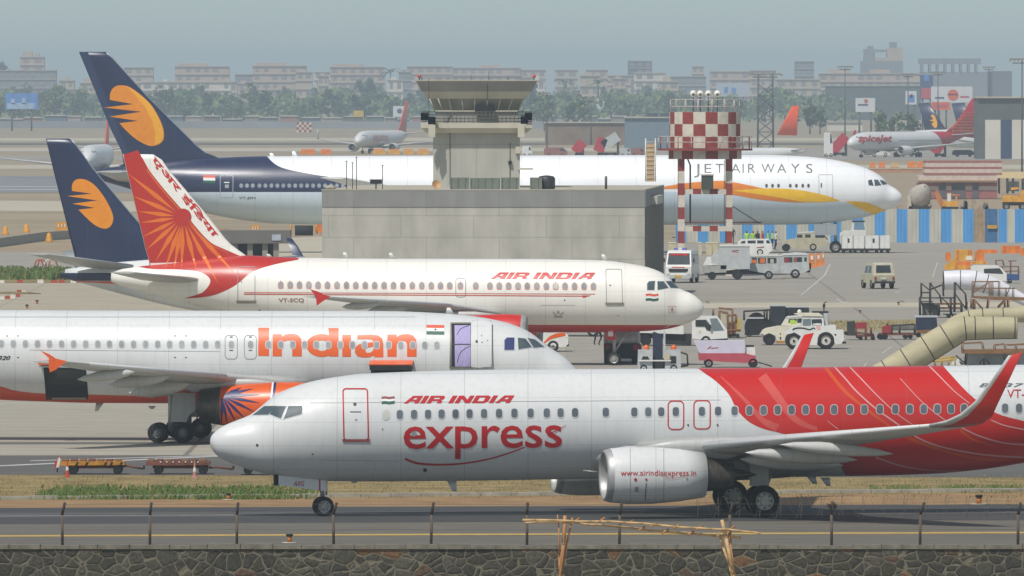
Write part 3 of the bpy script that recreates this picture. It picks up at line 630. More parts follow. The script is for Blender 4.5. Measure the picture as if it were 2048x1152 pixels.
for sg in (1, -1):
    u, _ = p.uw(342, 872, 3.8); v = 3.8*sg; m = MB()
    m.cyl((u, v, .5), (u, v, 2.6), .13, M_STRUT); m.cyl((u-.56, v, .45), (u+.56, v, .45), .11, M_DARK); m.cyl((u, v, 1.0), (u-.8, v-.4*sg, 2.3), .07, M_STRUT); m.tube([(u-.3, v, .7), (u-.45, v, 1.1), (u-.1, v, 1.5)], .03, M_DARK)
    mg = p.part(m, 'main_gear')
    q = [p.P(a, b, 4.2) for a, b in ((346, 786), (391, 786), (391, 822), (378, 830), (373, 844), (341, 844))]; k = 6
    q1 = [Vector((c.x, sg*4.15, c.z)) for c in q]; q2 = [Vector((c.x, sg*4.22, c.z)) for c in q]
    m = MB(); m.add(q1+q2, [tuple(range(k)), tuple(range(2*k-1, k-1, -1))]+[(i, (i+1) % k, k+(i+1) % k, k+i) for i in range(k)], M_GREYW); p.part(m, 'gear_door', mg)
    for du in (-.56, .56):
        for dv in (-.36, .36): p.wheel(u+du, v+dv, .45, .45, .34, mg, rf=.5, rim=pm('dark_hub', '6f706e', .5, .2))
for sg in (1,):
    u, _ = p.uw(955, 850, 0); m = MB(); m.cyl((u, 0, .4), (u, 0, 2.0), .09, M_STRUT); m.cyl((u, -.3, .38), (u, .3, .38), .06, M_STRUT); ng = p.part(m, 'nose_gear')
    for v in (.25, -.25): p.wheel(u, v, .38, .38, .22, ng)
for x, y0, y1, lean in ((208, 805, 822, -12), (312, 812, 818, -5)):
    a = p.P(x, y0, 0); b = p.P(x+lean, y1, 0); m = MB(); loft(m, [(a, a+Vector((.36, 0, 0)), (0, 1, 0), .12), (b, b+Vector((.14, 0, 0)), (0, 1, 0), .12)], M_GREYW); p.part(m, 'antenna')
for x, h in ((905, 14),):
    a = p.P(x+4, 629, 0); b = p.P(x-4, 629-h, 0); m = MB(); loft(m, [(a, a+Vector((.4, 0, 0)), (0, 1, 0), .12), (b, b+Vector((.16, 0, 0)), (0, 1, 0), .12)], M_GREYW); p.part(m, 'antenna')
p.fin_setup([(-160, 622), (-250, 560), (-420, 380)], [(-440, 630), (-480, 500), (-510, 380)]); p.part(p.fin_mesh(C_OR), 'tail_fin')
p.wing([(31.3, .5, 4.6, 3.6, .1, 0), (35.0, 6.2, 5.1, 1.4, .09, 0)], M_GREYW, 'stabilizer')
PIND = p
# ---------------------------------------------------------------- jet 3: cream airliner with red sunburst fin
M_CREAM = paint('cream_paint', 'ebe8de', .3, 2.3, .06, .4); C_FRED = paint('fin_red', 'b8261a', .35, 2.5, .05, .3); C_FOR = pm('fin_orange', 'e0701c', .4, var=.05)
C_WRED = pm('window_surround_red', 'c98f84', .5, var=.05); C_ARED = pm('script_red', 'c2231d', .4, var=.05); C_STR = pm('cheat_line', 'c04a35', .4)
p = Plane('airliner', 'cream airliner with red sunburst tail fin parked nose to the right', 1408, 717.4, 4.5, False)
p.outline([(1408, 616), (1405, 607), (1396, 596.5), (1381, 586), (1368, 581), (1358, 576), (1338, 556), (1325, 546), (1292, 533.5), (1254, 526.5), (1208, 521), (1127, 519), (1000, 518.5), (800, 518), (700, 517), (560, 514), (490, 511), (406, 518), (343, 526.6), (279, 533), (228, 542), (223, 545)],
          [(1408, 616), (1405.5, 626), (1399, 634), (1381, 644), (1355.6, 653), (1322, 659.7), (1254, 663.5), (1127, 664.8), (800, 665), (700, 662), (620, 656), (520, 642), (419, 619), (381, 609), (330, 594), (266.6, 577), (226, 566), (223, 564)], .955)
p.skin(M_CREAM); fm = p.fm
p.poly(fm, cr([(1420, 645), (1390, 649.5), (1300, 650), (1057, 649.5), (700, 648)], 4)+[(700, 690), (1420, 690)], C_FRED, .006, sx=30, sy=2)
p.poly(fm, cr([(272, 532.5), (343, 520), (400, 510), (480, 505), (560, 510), (598, 516.5)], 5)+cr([(596, 519.5), (551, 528.5), (505, 543.5), (470, 571), (431.7, 589), (400, 595), (368, 596.5)], 5)+cr([(385, 592), (406, 584), (420, 566), (416, 553), (396, 543), (355.5, 539), (304.7, 538), (272, 532.5)], 5), C_FRED, .006, sx=14, sy=1.2)
for y0, y1, w in ((585, 588.2, 1.3), (588.2, 592.2, 1.9)): hline(p, 488, y0, 1190 if w < 1.5 else 1168, y1, w, C_STR, .012)
p.poly(fm, [(1164, 590.5), (1183, 590.8), (1166, 596)], C_STR, .012, sx=0)
for x in (640, 770, 1030, 1080, 1190, 1255): hline(p, x, 530, x+.7, 640, .7, LINE)
p.poly(fm, [(1083, 610), (1150, 610), (1150, 610.6), (1083, 610.6)], LINE, .01, sx=0); p.poly(fm, [(1083, 610), (1083.7, 610), (1083.7, 645), (1083, 645)], LINE, .01, sx=0)
gl = pm('emblem_grey', 'a6a59d', .5)
p.poly(fm, ell(1116.5, 624.5, 3.2, 3.2, 10), gl, .012, sx=0)
for sg in (1, -1): p.poly(fm, [(1116.5+sg*3, 629), (1116.5+sg*12, 622), (1116.5+sg*10, 627), (1116.5+sg*4, 632)], gl, .012, sx=0)
p.poly(fm, [(1108, 632), (1125, 632), (1125, 635), (1108, 635)], gl, .013, sx=0)
p.ring(fm, rrect(1337, 612, 1352, 626, 2), rrect(1337.8, 612.8, 1351.2, 625.2, 2), C_WRED, .012, sx=0); p.poly(fm, ell(1344.5, 619, 3.2, 4, 10), C_WRED, .012, sx=0)
stamp_set(p, [(1129, 600, 1.4), (1000, 556.5, 1), (519, 622, 3), (1236, 631, 1)], LINED)
p.part(fm, 'fuselage')
let = MB(); p.decal(let, block2d('AIR INDIA', (981, 545, 1191, 558), .6), C_ARED, .016, sx=30, sy=4); p.part(let, 'lettering')
let = MB(); p.decal(let, text2d('VT-SCQ', (557, 596.5, 608, 605.5), .012), pm('registration_red', '8f5a4b', .5), .016, sx=30, sy=4); p.part(let, 'lettering')
fl = MB()
for k, m in ((0, C_SAF), (1, C_WFL), (2, C_GRN)):
    y = 587+k*4.6; p.poly(fl, cr([(1291, y+1.2), (1299, y), (1308, y+1.6), (1317, y)], 3)+cr([(1317, y+4.4), (1308, y+6), (1299, y+4.6), (1292, y+5.4)], 3), m, .016, sx=30, sy=4)
p.part(fl, 'flag')
def mughal(x, y, w, h): return [(x-w*.8, y+h*.8), (x-w*.55, y+h), (x+w*.55, y+h), (x+w*.8, y+h*.8), (x+w*.95, y+h*.1), (x+w*.8, y-h*.55), (x+w*.45, y-h*.7), (x, y-h*1.05), (x-w*.45, y-h*.7), (x-w*.8, y-h*.55), (x-w*.95, y+h*.1)]
xs = [500+q/3.938 for q in (242, 317, 390, 463, 536, 610, 686, 760, 833, 908, 982, 1056, 1130, 1204, 1278, 1353, 1428, 1500, 1573, 1657, 1778, 1890, 1963)]+[1000+q/3.938 for q in (68, 142, 215, 290, 365, 438, 512, 587, 662, 736)]
for x in xs: p.window(x, 569.5+(x-560)*.0045, 8.6, 12, C_WRED, SHADE if abs(x-1111) < 3 else PANE2, 2.0, shape=mughal)
p.door(475, 533, 510.5, 604, LINE, 1.2, 4, [(482, 562.5, 484, 564.5, LINED)], pm('door_sill', '8d8877', .5)); p.door(1210.8, 538, 1243.8, 608, LINE, 1.2, 4, [(1218, 569.5, 1221, 572, LINED)], pm('door_sill', '8d8877', .5), slant=2)
p.door(911, 556, 931.7, 594.7, LINE, 1.2, 6, name='emergency_exit')
p.wrap = .06
for q in ([(1294.5, 580), (1294.5, 567.5), (1298, 563), (1310, 562.2), (1308.7, 580)], [(1315.4, 580), (1315, 563), (1327.5, 563), (1337, 576)], [(1331.5, 562.5), (1348, 563.5), (1358, 577), (1341.5, 576)]):
    m = MB(); cx = sum(a for a, b in q)/len(q); cy = sum(b for a, b in q)/len(q)
    p.poly(m, [(cx+(a-cx)*1.12, cy+(b-cy)*1.08) for a, b in q], FRM, .012, sx=6, sy=3); p.poly(m, q, M_GLASS, .02, sx=6, sy=3); p.part(m, 'cockpit_window')
p.wrap = 1.2
# fin: cream leading band, red field, sun rays
p.fin_setup([(505, 514), (490, 510), (457, 484.7), (411, 426), (337.7, 340), (326, 322), (318, 312), (306, 308.6)], [(298.5, 524), (292, 502.5), (254, 345), (245.5, 309)])
fb = p.fin_mesh(M_CREAM); fa = p.finmap(.008)
bd = cr([(276, 300), (292, 329), (301, 344), (330, 380.6), (368, 424), (396, 459), (421.5, 484.7), (447, 497.5), (500, 520)], 4)
te = [(p.px((p.fte(w)-.03, 0, w))) for w in np.linspace(p.fw[1]-.02, p.fw[0], 10)]
p.poly(fb, bd+[(300, 526)]+[(x, y) for x, y in te[::-1]], C_FRED, fn=p.finmap(.010), sx=12, sy=8)
p.poly(fb, ribbon([(a-2, b+3) for a, b in bd[6:-3]], 2.2, 1), C_FOR, fn=p.finmap(.016), sx=12, sy=8)
cx, cy = 366, 434; rays = [(-430, -340), (-390, -165), (-355, -45), (-330, 45), (-315, 155), (-285, 255), (-215, 345), (-140, 410), (-70, 410), (-10, 405), (105, 415), (275, 520), (420, 460)]
for dx, dy in rays:
    L = math.hypot(dx, dy)/3.938; c_, s_ = dx/3.938/L, dy/3.938/L; hw = 4.3*min(1, L/100)+.4
    q = [(cx+c_*17, cy+s_*17), (cx+c_*L*.5-s_*hw, cy+s_*L*.5+c_*hw), (cx+c_*L*1.02, cy+s_*L*1.02), (cx+c_*L*.5+s_*hw, cy+s_*L*.5-c_*hw)]
    p.poly(fb, q, C_FOR, fn=p.finmap(.016, True), sx=6, sy=5)
p.poly(fb, ell(cx, cy, 17, 17, 20), C_FRED, fn=p.finmap(.02), sx=8, sy=8)
tf = p.part(fb, 'tail_fin')
txt = MB(); vs, fs = text2d('एअर इ\u0902िडया', (-4, -16, 198, 2), .026, space=1.02)
an = math.atan2(158, 128); c_, s_ = math.cos(an), math.sin(an)
p.decal(txt, ([(303+a*c_-b*s_, 323+a*s_+b*c_) for a, b in vs], fs), C_ARED, fn=p.finmap(.022), sx=10, sy=10); p.part(txt, 'lettering', tf)
(wn, wf), st = wing_from(p, [(1010, 632, 1.4, 7.0, .13, .1), (985, 625, 3.4, 5.9, .12, .08), (905, 612, 6.4, 4.1, .115, .05), (661, 593.5, 16.7, 1.6, .1, 0)], M_GREYW)
slat = MB(); loft(slat, [((s_[0]-.012, s_[1], s_[2]), (s_[0]+c, s_[1], s_[2]-.005), (0, 0, 1), t) for s_, c, t in ((st[2], .8, .36), (st[3], .4, .3))], M_WHITEP); p.part(slat, 'slat', wn)
fence(p, [(620, 578), (638, 584), (650, 590), (661, 594), (650, 600), (641, 606), (633.5, 611.7), (633, 602), (631, 592)], 16.75, C_ARED, ((1, wn), (-1, wf)))
for (a, b), v, r in ((((760, 608), (684, 614)), 12.6, .24), (((815, 616), (735, 622)), 9.6, .3)):
    for sg, par in ((1, wn), (-1, wf)):
        A_ = p.P(*a, v); B_ = p.P(*b, v); A_.y *= sg; B_.y *= sg; p.canoe(A_, B_, r, M_GREYW, par)
belly(p, 1080, 760, 668, 1.95, 1.0, M_CREAM)
for sg in (1, -1):
    u0, w0 = p.uw(1054, 665, 5.75)
    e, eb = p.engine(u0, 5.75*sg, w0, ENG2, C_ARED, core=((0, .5), (.05, .45), (.1, .4)), plug=(.12, .1), mats=[M_METAL, M_METAL, C_ARED, C_ARED, C_ARED, C_ARED, M_NOZ])
    py = MB(); loft(py, [((u0+1.2, 5.75*sg, w0+1.0), (u0+5.6, 5.75*sg, w0+.6), (0, 1, 0), .07), ((u0+3.0, 5.75*sg, w0+1.2), (u0+7.2, 5.75*sg, w0+1.2), (0, 1, 0), .06)], M_GREYW); p.part(py, 'pylon', e)
stn = []
for x, y, v, c, tc, dr in ((408, 560, .9, 3.7, .1, 0), (232, 545, 6.2, 1.5, .09, 0)): u, w = p.uw(x, y, v); stn.append((u, v, w, c, tc, dr))
stn[1] = (stn[0][0]+3.45, 6.2, stn[1][2], 1.5, .09, 0)
p.wing(stn, M_GREYW, 'stabilizer')
u, _ = p.uw(1228, 719, .3); m = MB(); m.cyl((u, 0, .4), (u, 0, 2.2), .1, M_STRUT); m.cyl((u, -.3, .38), (u, .3, .38), .06, M_STRUT); m.cyl((u, 0, .7), (u-.7, 0, 1.9), .05, M_STRUT); ng = p.part(m, 'nose_gear')
for v in (.27, -.27): p.wheel(u, v, .38, .38, .24, ng, rf=.66)
m = MB(); a = p.P(1221, 671, .5); m.box((a.x, .35, a.z-.05), (.55, .05, .42), C_ARED); m.box((a.x, .37, a.z+.1), (.3, .05, .3), C_WFL); p.part(m, 'gear_door', ng)
u, _ = p.uw(858, 720, 3.8)
for sg in (1, -1):
    m = MB(); m.cyl((u, 3.8*sg, .57), (u, 3.8*sg, 2.6), .14, M_STRUT); m.cyl((u, 3.3*sg, .57), (u, 4.3*sg, .57), .1, M_STRUT); mg = p.part(m, 'main_gear')
    for dv in (.46, -.46): p.wheel(u, 3.8*sg+dv, .57, .57, .4, mg)
for x, y, h in ((545, 514, 6), (698, 517, 13), (790, 518, 13), (1215, 521, 13)):
    a = p.P(x+3, y+2, 0); b = p.P(x-6, y-h, 0); m = MB(); loft(m, [(a, a+Vector((.38, 0, 0)), (0, 1, 0), .13), (b, b+Vector((.18, 0, 0)), (0, 1, 0), .13)], M_GREYW); p.part(m, 'antenna')
PA319 = p
# ---------------------------------------------------------------- jet 4: navy fin with golden sun, mostly hidden behind jet 3
C_NAVY = paint('navy_paint', '1b2748', .3, 2.6, .05, .4, dirt='4a5468'); C_SUN = pm('sun_gold', 'e08a1a', .4, var=.06); C_SUN2 = pm('sun_yellow', 'e9a51d', .4, var=.05)
SUNP = [(565, 150), (570, 110), (590, 82), (625, 70), (680, 78), (735, 110), (790, 170), (840, 245), (875, 315), (892, 370), (888, 410), (868, 445), (835, 462), (790, 455), (735, 425), (680, 375), (640, 335), (618, 312), (745, 298), (568, 265), (770, 240), (528, 205), (725, 187), (568, 165)]
def sun_mark(p, fb, f, mat=None, off=.012):
    pts = [f(x, y) for x, y in SUNP]
    q = pts[:1]+cr(pts[:17], 3)[1:]+pts[17:]
    p.poly(fb, q, mat or C_SUN, fn=p.finmap(off), sx=8, sy=5)
p = Plane('airliner', 'navy tail fin with golden sun of an airliner standing behind the red fin', 1318, 785, 6.5, False)
n0, _ = p.uw(131, 548, 0)
TOP = [(0, 2.9), (.3, 3.6), (1, 4.2), (3, 5.0), (5, 5.35), (8, 5.45), (32, 5.45), (36, 5.2), (39.2, 4.75)]; BOT = [(0, 2.9), (.3, 2.3), (1, 1.95), (3, 1.55), (5, 1.45), (8, 1.4), (26, 1.4), (31, 2.1), (36, 3.3), (39.2, 4.15)]
k = n0/39.2; dz = p.uw(134, 535, 0)[1]-4.85
p.outline_m([(a*k, b+dz) for a, b in TOP], [(a*k, b+dz*min(1, a/36)) for a, b in BOT], .94); p.skin(M_WHITEP, 60, 40); fm = p.fm
p.poly(fm, [(120, 546), (219, 546), (300, 548), (300, 562), (134, 561), (120, 560)], C_NAVY, .012, sx=8, sy=1.5); p.poly(fm, cr([(140, 561), (200, 562.5), (260, 563), (250, 568), (200, 566), (150, 563)], 3), C_OR, .014, sx=8, sy=1.5)
p.part(fm, 'fuselage')
p.fin_setup([(360, 515), (330, 492), (277, 444), (189, 340), (150, 286), (145, 279), (138.4, 277)], [(150, 514), (106.6, 340), (92, 278)])
fb = p.fin_mesh(C_NAVY)
edge = pm('fin_edge_metal', '8f959c', .4, .3); le = []
for i in range(24):
    w = p.fw[0]+(p.fw[1]-.1-p.fw[0])*i/23; l = p.fle(w); le.append(((l-.015, 0, w), (l+.16, 0, w), (0, 1, 0), .55))
loft(fb, le, edge)
sun_mark(p, fb, lambda x, y: (x/3.938, 340+y/3.938)); p.part(fb, 'tail_fin')
u, w = p.uw(57, 508, 7.1); u1, w1 = p.uw(235, 536, .8)
p.wing([(u1-1.2, .6, w1+.1, 3.9, .1, 0), (u-1.25, 7.1, w, 1.3, .09, 0)], M_GREYW, 'stabilizer')
u, w = p.uw(600, 514, -16.4); st = [(u-7.6, 1.4, w-1.6, 7.6, .12, .1), (u-4.9, 5, w-1.3, 5, .11, 0), (u-.3, 16.4, w, 1.7, .1, 0)]
wn, wf = p.wing(st, M_GREYW)
for sg, par in ((1, wn), (-1, wf)):
    mb = MB(); q = []
    for a, b, v in (((612, 524), (590, 524), 16.4), ((606, 511), (585, 509), 17.0), ((596, 493), (577, 490), 17.3), ((584, 477), (572.5, 475.5), 17.6)):
        A_ = p.P(*a, -v); B_ = p.P(*b, -v); A_.y *= -sg; B_.y *= -sg; q.append((A_, B_, (0, sg, .2), .08))
    loft(mb, q, C_NAVY); p.part(mb, 'winglet', par)
for sg in (1, -1):
    m = MB(); m.cyl((20.5, 2.86*sg, .56), (20.5, 2.86*sg, 2.2), .14, M_STRUT); mg = p.part(m, 'main_gear')
    for dv in (.43, -.43): p.wheel(20.5, 2.86*sg+dv, .56, .56, .4, mg)
    p.engine(11.5, 4.83*sg, 1.55, ENG, C_NAVY)
m = MB(); m.cyl((4.2, 0, .36), (4.2, 0, 1.8), .1, M_STRUT); ng = p.part(m, 'nose_gear'); p.wheel(4.2, .2, .36, .36, .2, ng); p.wheel(4.2, -.2, .36, .36, .2, ng)
# ---------------------------------------------------------------- jet 5: the long wide-body
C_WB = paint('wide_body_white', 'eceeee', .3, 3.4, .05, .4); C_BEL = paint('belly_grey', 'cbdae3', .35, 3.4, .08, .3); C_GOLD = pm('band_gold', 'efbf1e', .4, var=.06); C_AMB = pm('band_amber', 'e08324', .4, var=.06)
p = Plane('airliner', 'long white wide-body jet with navy tail and gold band parked behind the control tower', 1804.5, 1105, 1.5, False)
p.outline([(1804.5, 395), (1802, 388), (1792, 378), (1777, 369), (1764, 354.4), (1744, 341.7), (1706, 327.7), (1655, 317.6), (1591.6, 311.8), (1528, 310), (1000, 311), (533, 312.5), (432, 316), (338, 323), (300, 328), (211, 337), (160, 345)],
          [(1804.5, 395), (1803, 402), (1794.6, 411), (1769, 421), (1749, 429), (1693, 441), (1642, 447), (1590, 449), (1400, 449.5), (700, 449.5), (551, 447), (500, 442), (416, 427), (330, 400), (240, 372), (160, 349)], 1.0)
p.skin(C_WB); fm = p.fm
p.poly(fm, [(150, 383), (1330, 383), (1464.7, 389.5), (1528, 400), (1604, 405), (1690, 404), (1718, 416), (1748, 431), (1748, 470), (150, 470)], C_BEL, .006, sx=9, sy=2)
p.poly(fm, [(150, 300), (528, 300)]+cr([(533, 312), (551, 329), (576, 339), (627, 349), (703, 361), (750, 371), (790, 384)], 5)+[(150, 384)], C_NAVY, .012, sx=25, sy=1)
p.poly(fm, cr([(1300, 379), (1330, 373), (1368, 366.7), (1431.7, 361.6), (1464.7, 364), (1528, 377)], 4)+cr([(1590, 391), (1640, 400), (1604, 405), (1528, 400), (1464.7, 389.5), (1400, 378), (1300, 379)], 4), C_AMB, .014, sx=25, sy=2.5)
p.poly(fm, cr([(1464.7, 381), (1528, 377), (1579, 378), (1617, 383), (1655, 392), (1681, 402)], 4)+cr([(1640, 404.5), (1604, 403), (1528, 390), (1464, 381)], 4), C_GOLD, .018, sx=25, sy=2.5)
p.poly(fm, cr([(1690.5, 402), (1731, 404.7), (1774, 421)], 4)+cr([(1747.6, 429.5), (1718, 416), (1690.5, 402)], 4), C_GOLD, .018, sx=10, sy=2.5)
p.part(fm, 'fuselage')
def jets(x): return 345
JT = MB(); cap = (327.5, 345.5); dk = pm('lettering_slate', '6c7072', .5)
xs = [(1388, 'J'), (1409, 'E'), (1431, 'T'), (1462, 'A'), (1485, 'I'), (1496, 'R'), (1523, 'W'), (1554, 'A'), (1582, 'Y'), (1612, 'S')]
for x, ch in xs:
    wd = {'J': 11, 'E': 14, 'T': 16, 'A': 19, 'I': 2.4, 'R': 15, 'W': 26, 'Y': 17, 'S': 13}[ch]
    p.decal(JT, text2d(ch, (x, 328, x+wd, 355 if ch == 'J' else 346), -.004), dk, .016, sx=30, sy=5)
p.part(JT, 'lettering')
let = MB(); p.decal(let, text2d('VT-JEH', (478, 393.5, 511, 399.5), .01), BLK, .016, sx=30, sy=4); p.part(let, 'lettering')
fl = MB()
for k, m in ((0, C_SAF), (1, C_WFL), (2, C_GRN)): y = 350+k*5.4; p.poly(fl, [(406.5, y), (430.5, y+.6), (430.5, y+6), (406.5, y+5.4)], m, .02, sx=30, sy=3)
p.part(fl, 'flag')
for x in [482.5, 494, 505.5]+[507+11.93*k for k in range(1, 17)]+[1533, 1545, 1557, 1580.6, 1592.8, 1605.5, 1617]:
    p.window(x, 371.4, 5.0 if x > 1000 else 6.4, 7.5, None if x > 1000 else pm('navy_window_rim', '6f7c93', .4), pm('small_pane', '4d5052', .3) if x > 1000 else PANE2, 1.0, .5)
p.door(440, 350.7, 466.8, 396, pm('door_line_pale', 'a5adb8', .5), 1.3, 2, [(448, 364, 459, 366, C_WFL), (450, 369, 458, 376, PANE2)], slant=-.5); p.door(1637, 349, 1665.5, 395, LINE, .9, 2, [(1641, 366, 1643.5, 375, LINED)], slant=1)
for q in ([(1736, 361), (1743.5, 359), (1747.5, 371.5), (1737.5, 370.5)], [(1748, 359), (1756, 360), (1763, 370.5), (1750, 372)], [(1759, 360), (1767, 361.5), (1776.5, 368.8), (1765, 369.8)]):
    m = MB(); p.poly(m, q, M_GLASS, .02, sx=5, sy=3); p.part(m, 'cockpit_window')
p.fin_setup([(445, 318), (419, 311), (396, 293), (340, 237.4), (292, 189), (244, 136), (218, 108), (211, 103.6)], [(248, 330), (243.7, 303.4), (221, 257.7), (200.6, 207), (158.5, 104)])
fb = p.fin_mesh(C_NAVY); le = []
for i in range(24):
    w = p.fw[0]+(p.fw[1]-.1-p.fw[0])*i/23; l = p.fle(w); le.append(((l-.02, 0, w), (l+.24, 0, w), (0, 1, 0), .55))
loft(fb, le, edge)
sp_ = [(865, 430), (885, 385), (930, 358), (1000, 362), (1060, 395), (1130, 450), (1190, 510), (1235, 580), (1270, 650), (1290, 720), (1288, 780), (1262, 815), (1215, 833), (1170, 832), (1110, 805), (1050, 765), (985, 705), (940, 655), (1085, 637), (862, 603), (1115, 565), (818, 532), (1050, 505), (865, 472)]
pts = [(x/3.938, 80+y/3.938) for x, y in sp_]; p.poly(fb, [(158, 104), (176, 104), (212, 196), (262, 318), (247, 330), (243.7, 303), (221, 257.7), (200.6, 207)], pm('rudder_navy', '2c3a5a', .4, var=.06), fn=p.finmap(.009), sx=10, sy=6)
p.poly(fb, cr(pts[:17], 3)+pts[17:], C_SUN, fn=p.finmap(.014), sx=8, sy=5)
hi = [(x/3.938, 80+y/3.938) for x, y in ((1000, 365), (1060, 398), (1130, 453), (1188, 512), (1232, 582), (1266, 652), (1286, 720), (1284, 778), (1260, 810), (1215, 826), (1225, 740), (1200, 640), (1150, 540), (1080, 450))]
p.poly(fb, hi, C_SUN2, fn=p.finmap(.018), sx=8, sy=5); p.part(fb, 'tail_fin')
u, w = p.uw(193, 343, 10); u1, w1 = p.uw(372, 362, 1.6)
p.wing([(u1, 1.2, w1, 6.2, .1, 0), (u-2.4, 10.5, w, 2.4, .09, 0)], M_GREYW, 'stabilizer')
u, w = p.uw(640, 355.5, 31); st = [(25.5, 2.0, 3.0, 13, .12, .2), (32.5, 10, 3.7, 7.6, .11, .1), (u-2.2, 31, w, 2.2, .09, 0)]
wn, wf = p.wing(st, C_WB)
for sg in (1, -1):
    e, eb = p.engine(21.5, 9.7*sg, 2.6, [(0, 1.6), (.1, 1.72), (.4, 1.85), (1.6, 1.98), (3.2, 1.9), (5.0, 1.5)], C_NAVY, core=((0, 1.0), (1, .9), (1.8, .7)), plug=(.5, 1.4), hub=.5)
    for du in (-1.45, 0, 1.45):
        pass
    m = MB(); m.cyl((36.5, 5.5*sg, .67), (36.5, 5.5*sg, 3.2), .22, M_STRUT); m.cyl((35.0, 5.5*sg, .6), (38.0, 5.5*sg, .6), .16, M_STRUT); mg = p.part(m, 'main_gear')
    for du in (-1.45, 0, 1.45):
        for dv in (-.7, .7): p.wheel(36.5+du, 5.5*sg+dv, .67, .67, .5, mg)
u, _ = p.uw(1671, 496, 0); m = MB(); m.cyl((u, 0, .5), (u, 0, 3), .15, M_STRUT); m.cyl((u, -.4, .5), (u, .4, .5), .08, M_STRUT); ng = p.part(m, 'nose_gear')
for v in (.36, -.36): p.wheel(u, v, .54, .54, .38, ng)
for s1 in (1, -1):
    m = MB(); m.box((u+.9, .8*s1, 2.1), (2.0, .05, 1.0), C_WB); p.part(m, 'gear_door', ng)
m = MB(); m.tube([(p.uw(1642, 443, .5)[0], .6, 2.9), (p.uw(1646, 470, .5)[0], .7, 1.7), (p.uw(1655, 480, .5)[0], .7, 1.2)], .05, M_DARK); p.part(m, 'headset_cable')
for x, y, h in ((545, 313, 7), (590, 312.5, 10)):
    a = p.P(x+6, y+1, 0); b = p.P(x, y-h, 0); m = MB(); loft(m, [(a, a+Vector((.5, 0, 0)), (0, 1, 0), .13), (b, b+Vector((.25, 0, 0)), (0, 1, 0), .13)], C_WB); p.part(m, 'antenna')
P777 = p
# ---------------------------------------------------------------- ground
def sheet(name, pts, mat, dz, px=True, kind='structure', label=None, cat=None, group=None, parent=None):
    q = [gp(a, b) for a, b in pts] if px else [Vector((a, b, 0)) for a, b in pts]
    b = bmesh.new(); vs = [b.verts.new((v.x, v.y, 0)) for v in q]
    for t in tessellate_polygon([[Vector((v.x, v.y, 0)) for v in q]]): b.faces.new([vs[i] for i in t])
    for k, _ in GS[1:-1]: bmesh.ops.bisect_plane(b, geom=b.verts[:]+b.edges[:]+b.faces[:], plane_co=(0, k, 0), plane_no=(0, 1, 0))
    for v in b.verts: v.co.z = g(v.co.y)+dz
    bmesh.ops.recalc_face_normals(b, faces=b.faces)
    if b.faces and sum(f.normal.z for f in b.faces) < 0: bmesh.ops.reverse_faces(b, faces=b.faces[:])
    me = bpy.data.meshes.new(name); b.to_mesh(me); b.free(); me.materials.append(mat)
    o = bpy.data.objects.new(name, me); COL.objects.link(o); tag(o, label, cat, group, kind)
    return o
def slabs(name, c1, c2, w, h, line, amt=.45, rough=.9, stretch=(.03, .3, .3)):
    if name in MATS: return MATS[name]
    m = pm(name, c1, rough, var=.1, scale=1.0, col2=c2, stretch=stretch, detail=8); n = m.node_tree.nodes; l = m.node_tree.links; b = n['Principled BSDF']
    src = b.inputs['Base Color'].links[0].from_socket
    tc = n.new('ShaderNodeTexCoord'); br = n.new('ShaderNodeTexBrick'); br.offset = 0; br.inputs['Scale'].default_value = 1
    br.inputs['Brick Width'].default_value = w; br.inputs['Row Height'].default_value = h; br.inputs['Mortar Size'].default_value = line; br.inputs['Mortar Smooth'].default_value = .3
    l.new(tc.outputs['Object'], br.inputs['Vector']); mx = n.new('ShaderNodeMix'); mx.data_type = 'RGBA'
    k = n.new('ShaderNodeMath'); k.operation = 'MULTIPLY'; k.inputs[1].default_value = amt; l.new(br.outputs['Fac'], k.inputs[0]); l.new(k.outputs[0], mx.inputs[0])
    l.new(src, mx.inputs[6]); mx.inputs[7].default_value = (.06, .058, .05, 1)
    # fine stains
    mp = n.new('ShaderNodeMapping'); mp.inputs['Scale'].default_value = (.12, .5, 1); l.new(tc.outputs['Object'], mp.inputs[0]); nz = n.new('ShaderNodeTexNoise'); nz.inputs['Scale'].default_value = 2.2; nz.inputs['Detail'].default_value = 10; nz.inputs['Roughness'].default_value = .7; l.new(mp.outputs[0], nz.inputs['Vector'])
    mr = n.new('ShaderNodeMapRange'); mr.inputs[1].default_value = .3; mr.inputs[2].default_value = .72; mr.inputs[3].default_value = .70; mr.inputs[4].default_value = 1.18; l.new(nz.outputs['Fac'], mr.inputs[0])
    m2 = n.new('ShaderNodeMix'); m2.data_type = 'RGBA'; m2.blend_type = 'MULTIPLY'; m2.inputs[0].default_value = 1; l.new(mx.outputs[2], m2.inputs[6]); l.new(mr.outputs[0], m2.inputs[7]); l.new(m2.outputs[2], b.inputs['Base Color'])
    return m
G_EARTH = slabs('dry_earth', '8f8064', 'a3957a', 90, 70, .01, 0, .95, (.01, .05, .3))
sheet('ground', [(-3000, -30), (3000, -30), (3000, 12000), (-3000, 12000)], G_EARTH, -.012, px=False)
X0, X1 = -420, 2470
def band(name, yl0, yr0, yl1, yr1, mat, dz, x0=X0, x1=X1):
    """strip between an upper edge (rows yl0 -> yr0 at x=0 -> 2048) and a lower one"""
    f = lambda a, b, x: a+(b-a)*x/2048
    return sheet(name, [(x0, f(yl0, yr0, x0)), (x1, f(yl0, yr0, x1)), (x1, f(yl1, yr1, x1)), (x0, f(yl1, yr1, x0))], mat, dz)
G_ASP = slabs('taxiway_asphalt', '4a4947', '575552', 400, 300, .01, 0, .85, (.01, .6, .3)); G_ASPD = slabs('taxiway_rubber_band', '383837', '454442', 400, 300, .01, 0, .8, (.008, .8, .3))
